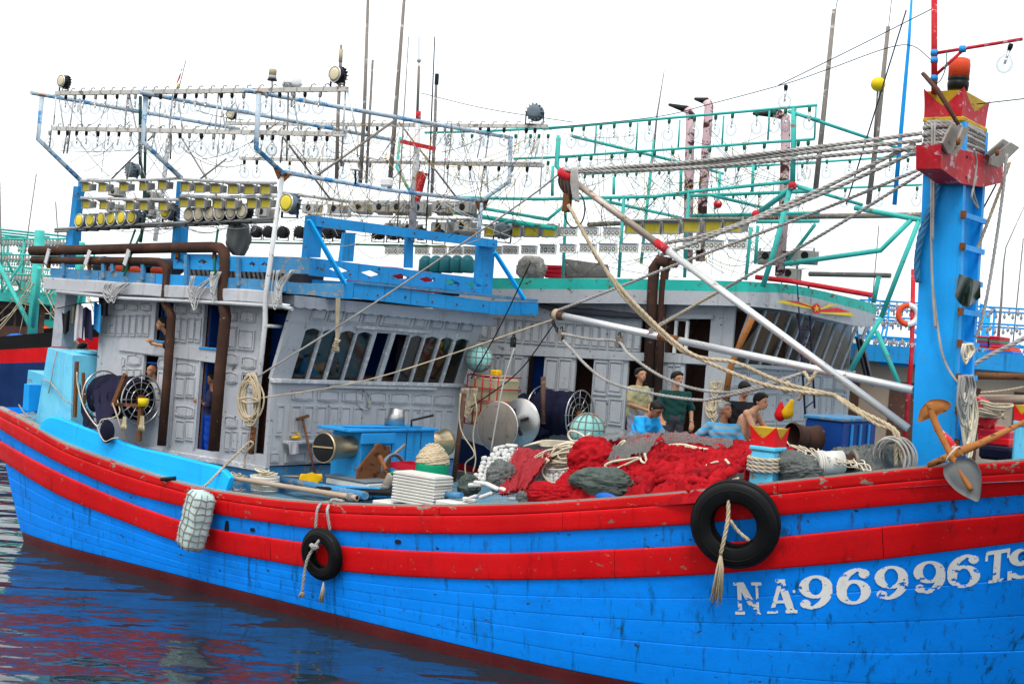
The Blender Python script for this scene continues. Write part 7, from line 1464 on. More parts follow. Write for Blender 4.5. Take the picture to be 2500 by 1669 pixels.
STAND=dict(chest=(0,.03,-.34),pel=(0,.04,-.68),shL=(.19,.03,-.25),shR=(-.19,.03,-.25),elL=(.25,.06,-.53),elR=(-.25,.06,-.53),haL=(.24,-.04,-.77),haR=(-.24,-.04,-.77),knL=(.10,.02,-1.10),knR=(-.10,.03,-1.10),anL=(.11,.06,-1.48),anR=(-.11,.06,-1.48))
def pose(**k):d=dict(STAND);d.update(k);return d
FR=R(90)
hp=lambda x,y,Y,c='B7':S(c,x,y,Y)
person('man in khaki T-shirt standing with clasped hands by the far doorway',hp(335,185,4.6),R(80),pose(haL=(.05,-.24,-.60),haR=(-.04,-.24,-.60),elL=(.25,-.02,-.52),elR=(-.25,-.02,-.52)),'skin_tan','hair_black','shirt_khaki','pants_lilac',look=(R(-12),R(-4)),sleeve=.72,hem=-.12)
tt,gg,_=person('man in dark green polo shirt standing with left hand on hip',hp(800,235,4.2),R(50),pose(elL=(.33,.10,-.50),haL=(.30,-.04,-.72),elR=(-.30,.02,-.52),haR=(-.28,-.16,-.70),shL=(.215,.03,-.26),shR=(-.215,.03,-.26)),'skin_tan','hair_black','shirt_green','pants_grey',look=(R(22),R(3)),sleeve=1.0,hem=-.10)
MB().torus(gg['haL']+V(0,0,.03),(.2,.2,1),.034,.009,16,6).build('wrist_watch','steel_bright',tt)
person('man in bright blue T-shirt and glasses sitting bent over the grey net',hp(535,620,2.0),R(82),pose(shL=(.19,.17,-.17),shR=(-.19,.17,-.17),chest=(0,.21,-.27),pel=(0,.33,-.62),elL=(.23,.02,-.42),elR=(-.22,.06,-.42),haL=(.10,-.22,-.53),haR=(-.10,-.20,-.54),knL=(.18,-.12,-.62),knR=(-.18,-.10,-.62),anL=(.05,-.02,-.78),anR=(-.05,.0,-.78)),'skin_brown','hair_black','shirt_cyan','pants_black',look=(R(0),R(38)),sleeve=.7,hem=-.06,glasses=True)
person('grey-haired man in blue striped T-shirt sitting on the net looking up right',hp(1408,640,2.2),R(40),pose(elL=(.30,.0,-.48),haL=(.22,-.10,-.66),shR=(-.20,.04,-.24),elR=(-.40,.10,-.46),haR=(-.28,.14,-.70),knL=(.16,-.36,-.66),knR=(-.20,-.36,-.66),anL=(.16,-.42,-1.0),anR=(-.2,-.42,-1.0)),'skin_brown','hair_grey','shirt_stripes','pants_black',look=(R(42),R(-14)),sleeve=.75,hem=-.06,mouth=.02)
person('man in black T-shirt standing and looking down behind the bare-backed man',hp(1655,372,3.6),R(50),pose(),'skin_tan','hair_black','shirt_black','pants_black',look=(R(10),R(24)),sleeve=.8)
tt,gg,hh_=person('bare-backed young man in jeans sitting with a cigarette',hp(1868,520,2.6),R(100),pose(shL=(.20,.12,-.20),shR=(-.20,.14,-.19),chest=(0,.19,-.30),pel=(0,.30,-.66),elL=(.24,-.05,-.44),elR=(-.22,-.02,-.46),haL=(.1,-.26,-.50),haR=(-.1,-.26,-.50),knL=(.18,-.12,-.68),knR=(-.18,-.12,-.68),anL=(.12,-.1,-1.05),anR=(-.12,-.1,-1.05)),'skin_light','hair_black',None,'pants_denim',look=(R(-8),R(8)))
MB().tube([hh_((0,-.095,-.058)),hh_((.012,-.16,-.075))],.005,6).build('cigarette','crate_white',tt);MB().torus(gg['pel']+V(0,0,.08),(gg['chest']-gg['pel']),.155,.018,24,6).build('belt','black_plastic',tt)
ARMS=dict(haL=(.02,-.26,-.44),haR=(-.10,-.30,-.40),elL=(.24,-.06,-.42),elR=(-.22,-.14,-.42))
person('man with short hair leaning out of the upper house window',S('A5',1152,672,.64),R(-22),pose(**dict(ARMS,chest=(0,.20,-.30),pel=(0,.40,-.60),shL=(.19,.14,-.22),shR=(-.19,.14,-.22),elL=(.22,.02,-.40),elR=(-.22,.02,-.40),haL=(.0,-.12,-.38),haR=(-.10,-.14,-.34))),'skin_tan','hair_black','shirt_black',None,look=(R(-10),0),cut_low=.78)
person('man half hidden by the exhaust pipe in the second upper window',S('A5',1600,700,1.05),R(-10),pose(haR=(-.26,-.26,-.44),elR=(-.26,.0,-.46)),'skin_tan','hair_black','shirt_navy',None,cut_low=.78)
person('bald man in grey shirt looking out of the lower house window',S('A5',1080,1000,.84),R(-8),pose(haR=(-.30,-.22,-.20),elR=(-.26,.04,-.34),chest=(0,.14,-.32),pel=(0,.28,-.62),shL=(.19,.1,-.23),shR=(-.19,.1,-.23)),'skin_tan','hair_black','shirt_grey',None,bald=True,cut_low=.9,look=(R(-5),R(5)))
person('man in navy shirt and bright blue trousers standing in the house doorway',S('A5',1503,1062,.95),R(-50),pose(haL=(-.02,-.15,-.46),haR=(.04,-.17,-.42),elL=(.25,.0,-.47),elR=(-.25,.0,-.47)),'skin_brown','hair_black','shirt_navy','pants_blue',look=(R(12),0),sleeve=.9)
person('dark-haired person seen from behind at the porch beside the water tank',S('A5',592,845,1.9),R(150),pose(),'skin_brown','hair_black','shirt_navy','pants_black')
# second boat, mint and grey, moored behind
FY=8.2
far=thing('fishing_boat','grey-housed boat with mint green roof edge moored behind the nearest boat','boat',(3,10,0))
cX=S('A8',225,600,FY).x;DX=cX+2.45+.2;OY=7.62
fh=holder('hull',far);P=[]
for i in range(61):
 u=i/60;row=[]
 for j in range(12):
  zt=lz('gun',Xaft(2.6)+u*20);z=-.6+(zt+.6)*j/11;X=Xaft(z)+(xstem(max(z,.1))-Xaft(z))*u;row.append(V(X+DX,hullY(X,z)+OY,z))
 P.append(row)
for a,b_,mat in((0,8,'far_hull_dark'),(8,9,'rail_red'),(9,11,'far_hull_dark'),(11,12,'rail_red')):MB().grid([r_[a:b_+1]for r_ in P]).build('side',mat,fh)
MB().grid([[V(q.x,2*(YC+OY)-q.y,q.z)for q in r_]for r_ in P]).build('far_side','far_hull_dark',fh)
MB().grid([[V(X+DX,Yg(X)+OY+.02+(2*YC-2*Yg(X)-.04)*k/6,dz(X))for k in range(7)]for X in np.linspace(-9.6,13.6,50)]).build('deck','deck_blue',far)
hs=holder('deckhouse',far)
def r7(x0,x1,y0,y1):xm,ym=(x0+x1)/2,(y0+y1)/2;return(S('A7',x0,ym,FY).x,S('A7',x1,ym,FY).x,S('A7',xm,y1,FY).z,S('A7',xm,y0,FY).z)
hz=S('A7',800,250,FY).z;oz=[r7(345,452,578,1100),r7(648,765,605,1150),r7(985,1112,622,1150),r7(1345,1480,650,1150),r7(1080,1132,358,600),r7(1232,1370,372,580),r7(1376,1522,358,600)]
XA2=S('A7',-260,500,FY).x
wall_with_holes((XA2,cX,1.9,hz+.1),oz,lambda u,v:V(u,FY,v),(0,.06,0),'side_wall','far_grey',hs)
MB().box((XA2,FY+1.3,1.9),(cX-.1,FY+1.34,hz)).build('inner_wall','wood_dark',hs);MB().box((XA2,FY+.05,1.85),(cX,2*(YC+OY)-FY,1.9)).build('floor','wood_dark',hs);zt_=F('A8',700,360,cX+.3).z;MB().box((XA2,2*(YC+OY)-FY-.06,1.9),(cX,2*(YC+OY)-FY,zt_+.3)).build('far_wall','far_grey',hs);MB().box((oz[0][0]-.2,FY+.5,1.9),(oz[0][1]+.2,FY+.55,4.6)).build('inner_wall','interior_blue',hs)
def P7(x0,x1,y0,y1):
 a,b_,z0,z1=r7(x0,x1,y0,y1);panel(rectpts(V(a,FY-.001,z0),ax,b_-a,z1-z0),ny_,'wall_panel','far_grey',hs)
for x0 in range(20,1060,108):
 sh_=(x0-20)*.075
 if not(430<x0<1000 and False):P7(x0,x0+40,345+sh_,490+sh_);P7(x0+50,x0+92,348+sh_,493+sh_)
for x0,w in((115,70),(200,130),(470,170),(780,190),(1245,90)):
 h0=600+(x0-115)*.05
 for k in range(2):P7(x0+8+k*w/2,x0+(k+1)*w/2-4,h0,h0+210);P7(x0+8+k*w/2,x0+(k+1)*w/2-4,h0+240,h0+400)
MB().prism([S('A7',x,y,FY-.04)for x,y in((-240,565),(1500,650),(1500,598),(-240,505))],V(0,.05,0)).build('belt_board','far_grey',hs)
for x in(1372,1300):a=S('A7',x,475,FY-.03);MB().box((a.x-.03,FY-.03,r7(1232,1370,372,580)[2]),(a.x+.03,FY+.02,r7(1232,1370,372,580)[3])).build('window_bar','lamp_white',hs)
MB().prism([S('A7',x,y,FY-.06)for x,y in((1205,360),(1545,362),(1545,335),(1205,330))],V(0,.06,0)).build('head_board','far_grey',hs)
FZ=F('A8',900,690,cX).z;FYR=F('A8',990,680,cX).y
MB().box((cX-.06,FY,1.9),(cX,FYR,FZ-.05)).build('front_wall','far_grey',hs)
for k in range(8):
 y0=FY+.1+(FYR-FY-.3)*k/8
 for z0,z1 in((FZ-.45,FZ-.15),(FZ-1.2,FZ-.55)):panel(rectpts(V(cX+.001,y0,z0),ay,(FYR-FY)/8-.12,z1-z0),nx_,'wall_panel','far_grey',hs)
zt_=F('A8',700,360,cX+.3).z
def rk2(y,v,d=0):return V(cX+.02+.33*v+d,y,FZ+(zt_-FZ)*v)
for k in range(11):
 y=FY+.05+(FYR-FY-.1)*k/10;w=.035;MB().hexa([rk2(y-w,0),rk2(y-w,0,-.06),rk2(y+w,0,-.06),rk2(y+w,0),rk2(y-w,1.05),rk2(y-w,1.05,-.06),rk2(y+w,1.05,-.06),rk2(y+w,1.05)]).build('mullion','far_grey',hs)
 if k<10 and k not in(3,4):y1=y+(FYR-FY-.1)/10;MB().add([rk2(y,0,-.03),rk2(y1,0,-.03),rk2(y1,1.05,-.03),rk2(y,1.05,-.03)],[(0,1,2,3)]).build('pane','window_glass',hs)
MB().box((cX-4,FYR-.02,1.9),(cX-.07,FYR+.04,zt_+.1)).build('side_wall','far_grey',hs);MB().cbox((cX-.05,FY-.03,FZ-.06),(cX+.10,FYR+.03,FZ+.02),.01).build('window_sill','far_grey',hs);MB().box((cX-1.6,FY+.1,1.9),(cX-1.55,FYR+1,zt_+.4)).build('inner_wall','wood_dark',hs)
rf=holder('roof',far);side=lambda y0:[S('A7',-240,y0-4,FY-.35),S('A7',180,y0,FY-.35),S('A7',1000,y0+5,FY-.35),S('A8',330,{100:122,170:190,258:280}[y0],FY-.35)]
XR=side(100)[-1].x
fr_={100:[(640,150),(1000,230),(1150,270)],170:[(640,205),(1000,292),(1148,332)],258:[(600,312),(1000,402),(1135,412)]}
def bandpts(y0):
 s_=side(y0);f_=[F('A8',x,y,XR+(.35,.45,.30)[k])for k,(x,y)in enumerate(fr_[y0])];return s_[:-1]+spline([s_[-1],*f_],5)
b0,b1,b2=bandpts(100),bandpts(170),bandpts(258)
for A_,B_,mat in((b0,b1,'mint'),(b1,b2,'far_grey')):
 for k in range(len(A_)-1):pass
 cx_,cy_=XR-2,FY+3;MB().grid([[b_+V(0,.02,0),b_,a_,a_+(V(cx_,cy_,a_.z)-a_).normalized()*.15]for a_,b_ in zip(A_,B_)],False).build('roof_edge',mat,rf)
MB().grid([[a_+V(0,0,-.03),V(min(a_.x,XR-.5),FY+3,a_.z-.03),V(min(a_.x,XR-.8),FY+5.5,a_.z-.03)]for a_ in b0],False).build('roof_top','far_grey',rf);MB().grid([[a_+V(0,.02,.02),V(min(a_.x,XR-.5),FY+3,a_.z+.02)]for a_ in b2],False).build('soffit','far_grey',rf)
em=holder('emblem',far)
def onF(x,y,d):return F('A8',x,y,XR+.47+d)
for k,(pts,mat)in enumerate((([(510,255),(560,243),(745,292),(745,300)],'yellow_deep'),([(565,242),(640,248),(745,285),(745,292)],'bright_red'),([(650,250),(700,262),(750,283),(748,287)],'yellow_deep'),([(790,298),(850,268),(900,270),(792,302)],'yellow_deep'),([(792,303),(900,290),(985,318),(795,318)],'bright_red'),([(795,319),(990,322),(1010,345),(793,326)],'yellow_deep'))):MB().prism([onF(x,y,.012+.004*k)for x,y in pts],V(-.01,0,0)).build('ray',mat,em)
MB().prism([onF(768+24*math.cos(a),296+34*math.sin(a),.045)for a in np.linspace(0,6.283,21)[:-1]],V(-.012,0,0)).build('disc','bright_red',em);MB().prism([onF(768+(18 if k%2==0 else 7)*math.sin(k*math.pi/5),296-(22 if k%2==0 else 9)*math.cos(k*math.pi/5),.055)for k in range(10)],V(-.008,0,0)).build('star','yellow_deep',em)
t=tag(MB().tube(spline([S('A7',x,y,FY-.12)for x,y in((440,272),(560,300),(760,318),(950,335),(1090,345))],5),[.05+.03*math.sin(math.pi*k/20)+.008*math.sin(k*2)for k in range(21)],10).build('rolled_awning','tarp_dark'),'dark rolled awning tied under the far boat roof edge','awning')
elbow([S('A3',1010,1395,FY-.35),S('A3',930,1375,FY-.35),S('A3',895,1430,FY-.35),S('A7',1160,180,FY-.35),S('A7',1130,800,FY-.35)],.115,'rust_pipe','left of two thick rusty pipes on the far house wall');elbow([S('A3',1060,1400,FY-.3),S('A3',1000,1400,FY-.3),S('A3',975,1460,FY-.3),S('A7',1225,180,FY-.3),S('A7',1180,1060,FY-.3)],.085,'rust_pipe','right of two rusty pipes on the far house wall')
t=thing('ladder','dark blue steel ladder leaning on the far house front','ladder',F('A8',720,980,cX+.8))
L0,L1,R0,R1=F('A8',695,980,cX+.9),F('A8',642,145,cX+.75),F('A8',755,930,cX+.9),F('A8',716,152,cX+.75);MB().tube([L0,L1],.022,6).build('rail','shirt_navy',t);MB().tube([R0,R1],.022,6).build('rail','shirt_navy',t)
for k in range(8):MB().tube([lerp(L0,L1,.06+.12*k),lerp(R0,R1,.06+.12*k)],.014,6).build('rung','shirt_navy',t)
r2=net_reel(S('A7',560,960,FY-.55),.52,1.0,'big reel of navy net with wheel spokes before the far house','net_navy',S('A7',600,1110,FY-.55))
bundle('A7',390,990,FY-.7,.5,.45,.45,'net_navy','net_bundle','loose navy net bulging left of the big net reel',seed=5)
tag(MB().tube([S('A7',460,1030,6.9),S('A7',460,730,6.9)],.05,8).build('post','wood_dark'),'dark iron post before the big net reel','post')
hanks('A7',1560,760,60,110,FY-.1,8,'rope_tan','rope hank hung on the far house corner, upper one',.018,10,'rope_hank');hanks('A7',1545,880,80,160,FY-.1,10,'rope_tan','big rope coil hung on the far house corner, lower one',.02,10,'rope_hank')
elbow([S('A8',375,320,7.6),S('A8',280,520,7.6),S('A8',215,680,7.6),S('A8',185,880,7.6)],.06,'rust_orange','rust-orange leaning pole at the far house corner','pole');tag(MB().grid([[S('A8',1010+60*u+70*v,470+300*v+30*u,9.6+.1*math.sin(14*u))for v in np.linspace(0,1,10)]for u in np.linspace(0,1,24)]).build('tarpaulin','tarp_dark'),'dark pleated tarpaulin hanging right of the far house front','tarpaulin')
for k in range(26):x=235+12.5*k;tag(MB().tube([S('A3',x+30,1500,9),S('A3',x-8+.3*k,1365+1.8*k,9.3)],.028,5).build('reed_pole','reed_grey'),nth('grey pole of the bundle leaning on the far roof'),'pole','poles on the far roof')
for k in range(3):tag(MB().cbox(S('A3',85,1500-32*k,9),S('A3',210,1474-32*k,9)+V(0,.5,0),.02).build('crate','crate_red'),f'{ORD[k]} red crate from below in the stack on the far roof','crate','red crates on the far roof')
bundle('A6',2185,490,8.6,.3,.3,.26,'rope_grey','net_bundle','grey rope ball on the far roof beside the red crates',seed=3,fold=7)
for k in range(5):q=S('A6',1370+80*k,520,9.5);t=thing('gas_cylinder',nth('teal gas cylinder on the far roof'),'gas cylinder',q,'gas cylinders on the far roof');MB().lathe([(.15,0),(.17,.03),(.17,.30),(.10,.40),(.05,.42)],q,(0,0,1),14).build('body','gas_teal',t);MB().torus(q+V(0,0,.46),(0,0,1),.09,.02,14,5).build('collar','gas_teal',t)
# mint lamp frame
mr=thing('light_rig','mint green pipe lamp frame over the roof of the boat behind','light rig',(3,10,6.3));YM,YN2=7.9,13.6
mp_=lambda c,pts,r_,Y=YM,mat='mint_pipe',nm='pipe':MB().tube([S(c,x,y,Y if not isinstance(Y,(list,tuple))else Y[i])for i,(x,y)in enumerate(pts)],r_,8).build(nm,mat,mr)
rows=[((75,408),(2095,232),YM,(305,390,515,612,730,870,1015,1200,1355,1478,1655,1785,1865,2040),1),((75,622),(2075,482),YM,(280,375,460,612,712,820,925,1060,1187,1330,1450,1582,1730,1978,2050),1),((380,740),(2111,655),YN2,(425,485,558,648,735,803,905,972,1040,1220,1457,1552,1677,1770,2020),.95),((340,912),(2111,870),YN2,(390,628,692,755,820,888,947,1022,1095,1455,1530,1622,1722,1940),.95)]
for k,(a,b_,Y,xs,sc)in enumerate(rows):
 A_,B_=S('A3',*a,Y),S('A3',*b_,Y);MB().tube([A_,B_],.028,8).build('lamp_rail','mint_pipe',mr)
 for x in xs:place(bulb_green if(k<2 or x%3)else sock_green,on_rail(A_,B_,('A3',x,0),Y,.02),V(random.uniform(-1,1),random.uniform(-1,1),0),f'bulb in green socket on the {ORD[k]} mint rail from top',f'bulbs on mint rail {k + 1}',1.12*sc,V(random.uniform(-.05,.05),0,1))
for c,xs,y,k in(('A4',(225,375,550,860,995),1230,4),('A4',(140,515,775,1065),1450,5),('A2',(1440,1540,1605,1915,2020,2080,2145),660,6),('A2',(2145,),850,7)):
 Y=YN2 if c=='A4' else YM
 for x in xs:place(bulb_green,S(c,x,y+(x*-.02 if c=='A4' else 0),Y),(0,1,0),'bulb in green socket '+{4:'on the upper short rail left of the mast',5:'on the lower short rail left of the mast',6:'at the left end of the mint frame',7:'low at the left end of the mint frame'}[k],'outlying mint bulbs'+str(k),1.12)
mp_('A4',[(0,1262),(700,1215),(1100,1185)],.026,YN2);mp_('A4',[(60,1460),(600,1435),(1100,1415)],.026,YN2);mp_('A2',[(1270,650),(1700,640),(2323,608)],.03);mp_('A2',[(1900,835),(2323,820)],.028)
for x,y0,y1 in((470,385,590),(775,362,570),(1085,340,545),(1408,310,520),(1745,272,490),(2088,235,480)):mp_('A3',[(x,y0),(x-12,y1)],.02)
for pts,Y in(([(192,470),(178,680),(230,740),(290,870)],YM),([(1925,255),(1922,500),(1915,805)],YM),([(1900,850),(1640,1040)],[YM,9]),([(1895,860),(1780,1300),(1695,1568)],YM)):mp_('A3',pts,.055,Y,'mint_pipe','arm')
for c,pts,Y in(('A3',[(285,458),(1080,650),(1400,735)],[YM,10.5,13.4]),('A3',[(1885,278),(2111,345)],YM),('A4',[(90,855),(700,1060),(1130,1205)],[YM,11,13.5]),('A3',[(500,930),(1090,1060)],[YM,11]),('A3',[(1300,890),(1760,1000)],[YM,11]),('A3',[(1960,835),(2111,880)],YM),('A4',[(130,1420),(640,1568)],[YM,10]),('A3',[(0,925),(900,905),(1150,870),(1900,795)],8.2),('A3',[(1150,900),(2060,865)],8.6),('A3',[(1170,1045),(2111,1025)],9),('A3',[(1650,1090),(2111,1085)],8.2),('A2',[(1700,1190),(2150,1265)],[6,8]),('A3',[(0,1055),(120,1075)],8),('A3',[(110,1075),(230,975)],8),('A2',[(1480,1110),(2150,1122)],7.5)):mp_(c,pts,.036,Y)
for c,pts,Y in(('A3',[(675,895),(635,1500)],8.2),('A3',[(1152,860),(1120,1500)],8.2),('A3',[(895,490),(830,1100),(800,1400)],10),('A3',[(1380,730),(1370,900),(1340,1000)],12),('A3',[(250,870),(225,1500)],8.6),('A3',[(150,680),(145,900)],9),('A3',[(1610,1130),(1570,1520)],8.2),('A3',[(1660,1120),(1640,1400)],8.6),('A3',[(2080,1110),(1860,1400)],[9,9.5]),('A8',[(1180,350),(985,690)],8.8),('A8',[(1165,90),(1130,260)],9),('A8',[(1150,440),(1290,770)],9.5),('A3',[(600,760),(598,890)],10),('A3',[(1095,700),(1090,870)],10),('A3',[(1625,680),(1618,870)],11),('A2',[(1095,680),(1070,900),(1160,1060)],9),('A2',[(2215,670),(2200,880),(2230,930)],YM)):mp_(c,pts,.036 if c!='A8' else .05,Y,nm='post')
MB().tube([S('B6',300,735,8.8),S('B6',150,1110,8.8),S('A8',1180,350,8.8)],.05,8).build('post','mint_pipe',mr);MB().tube([S('B6',240,735,8.8),S('B6',0,975,8.6),S('A3',1860,1400,8.6)],.05,8).build('post','mint_pipe',mr);MB().tube([S('B6',-200,650,8.7),S('B6',310,745,8.8)],.05,8).build('pipe','mint_pipe',mr)
for x,y in((1915,825),(1645,1035),(1365,960)):MB().ball(S('A3',x,y,YM-.02),.085,10,7).build('joint','mast_red',mr)
mp_('A3',[(410,1112),(1200,1072),(2111,1050),(2860,1040)],.055,9.4,'pole_grey','long_pole');mp_('A8',[(380,95),(600,120),(1120,210)],.05,8.6,'mast_red','red_pipe');mp_('A8',[(720,75),(1240,85)],.05,9.4,'reed_grey','rack_bar');mp_('A2',[(1320,1190),(1700,1250),(2200,1330)],.05,7.0,'mint','old_beam')
for k,(c,x,y)in enumerate([('A2',x,1466)for x in(1035,1135,1250,1375,1490,1600)]+[('A2',x,1462-.012*(x-1780))for x in(1765,1880,2010,2145)]+[('A3',x,1266-(18 if x>1000 else 0)-.01*x)for x in(118,262,410,560,715,870,1172,1340,1510)]):place(led,S(c,x,y,YM-.1),(0,1,0),'white four-lamp panel in the long row above the mint roof edge','long row of lamp panels',.80)
for x,y in((270,1140),(425,1140),(585,1142)):place(led,S('A3',x,y,YM-.1),(0,1,0),'white four-lamp panel in the short upper row of three','short row of lamp panels',.80)
for c,x,y in[('A2',x,1305)for x in(1770,1925,2050,2180)]+[('A3',x,1085-(x>1100)*12)for x in(770,905,1045,1195,1355,1500)]:place(flood,S(c,x,y,YM),(0,1,.1),'yellow floodlight on the mint frame above the lamp panels','floodlights on the mint frame',1.3)
for c,x,y in(('A3',1730,1300),('A3',1885,1298),('A3',2020,1295),('A3',1895,1425)):place(flood,S(c,x,y,10),(.2,-1,0),'fan-backed grey floodlight at the right end of the mint frame','fan floodlights at right',1.4)
for x,y in((1480,1420),(1570,1420),(1820,1428)):place(round_yellow,S('A2',x,y,7.4),(.2,-1,0),'grey round lamp seen from behind at the mint frame left end','grey round lamps',1.5)
for pts,mat,lab in(([(1145,1400),(1150,900),(1160,450),(1165,300),(1140,265),(1005,228)],'pipe_wrap','left wrapped exhaust funnel with black spout above the mint frame'),([(1235,1380),(1255,900),(1285,450),(1300,240),(1285,205),(1195,185)],'pipe_wrap','middle wrapped exhaust funnel with black spout above the mint frame'),([(1820,1490),(1850,1000),(1865,420),(1860,320),(1810,298),(1625,295)],'pipe_wrap','right wrapped exhaust funnel beside the mint post')):
 q=[S('A3',x,y,9.3)for x,y in pts];t=thing('exhaust_funnel',lab,'funnel',q[0]);MB().tube(q[:-1],[.10,.10,.095,.095,.095],12).build('pipe',mat,t);MB().tube([q[-2],q[-1]],[.085,.03],10).build('spout','black_plastic',t)
pole([S('A4',285,1460,10),S('A4',345,900,10),S('A4',428,75,10)],[.06,.055,.045],'pole_grey','tall grey-green antenna mast left of the yellow ball','antenna','antenna',[S('A4',440,75,10),S('A4',458,-20,10)]);t=pole([S('A4',690,1568,11),S('A4',760,1000,11),S('A4',842,205,11)],[.06,.055,.045],'pole_grey','tall grey mast with yellow ball at its side','antenna','antenna',[S('A4',845,205,11),S('A4',870,-20,11)]);MB().ball(S('A4',765,645,10.9),.15,18,12).build('ball','yellow_deep',t);MB().tube([S('A4',762,690,10.9),S('A4',735,1050,10.9)],.02,6).build('ball_stem','pole_grey',t)
pole([S('A4',890,1568,11),S('A4',960,780,11),S('A4',1000,330,11),S('A4',1022,-20,11)],[.05,.045,.035,.025],'mast_blue','slender blue mast between the yellow ball and the bow mast','antenna','antenna');pole([S('A4',520,1568,9),S('A4',980,80,9)],.015,'wire_black','thin black slanting rod left of the bow mast','rod','rod');pole([S('A3',880,700,10),S('A3',915,320,10),S('A3',970,-20,10)],[.03,.02,.01],'pole_grey','thin whip antenna rising from the mint frame','antenna','antenna')
for pts,Y,lab in(([('A3',120,400),('A3',900,320),('A3',1330,218),('A3',1880,70),('A4',400,525),('A4',950,345),('A4',1190,470)],6,'dark cable with bulb running along the mint rail up to the mast'),([('A4',0,655),('A4',600,360),('A4',1195,60)],5,'thin wire rising to the red mast pipe'),([('A2',1240,370),('A2',1700,480),('A2',2323,578)],6,'thin wire from the peeling mast to the mint frame'),([('A4',1520,798),('A4',1900,755)],3,'thin wire leaving the mast crown to the right')):rope([S(c,x,y,Y)for c,x,y in pts],.008,'wire_black',lab,False)
place(bulb_black,S('A4',60,650,6),label='single clear bulb hanging from the dark cable',sc=1.2)
def wires(c,n_,box,Y,mats,lab):
 for m_ in mats:
  mb=MB()
  for k in range(n_):x0,x1=random.uniform(box[0],box[2]),random.uniform(box[0],box[2]);y0,y1=random.uniform(box[1],box[3]),random.uniform(box[1],box[3]);x1=x0+(x1-x0)*.4;mb.tube(catenary(S(c,x0,y0,Y),S(c,x1,y1,Y+random.uniform(-.5,.5)),random.uniform(.02,.3),8),.006,4)
  o=tag(mb.build('loose_wiring',m_),lab+' in '+m_.split('_')[1],'wiring');o['kind']='stuff'
wires('A1',22,(420,420,2300,1150),.3,('wire_black','wire_white'),'loose wires between the left bulb rails');wires('A1',34,(650,1150,2300,1560),.6,('wire_black','wire_white'),'loose wires around the left floodlights');wires('A2',44,(200,560,2100,1450),4,('wire_black','wire_white','wire_yellow'),'loose wires in the middle lamp frame');wires('A3',44,(0,400,2100,1500),9,('wire_black','wire_yellow','wire_green'),'loose wires in the mint lamp frame')
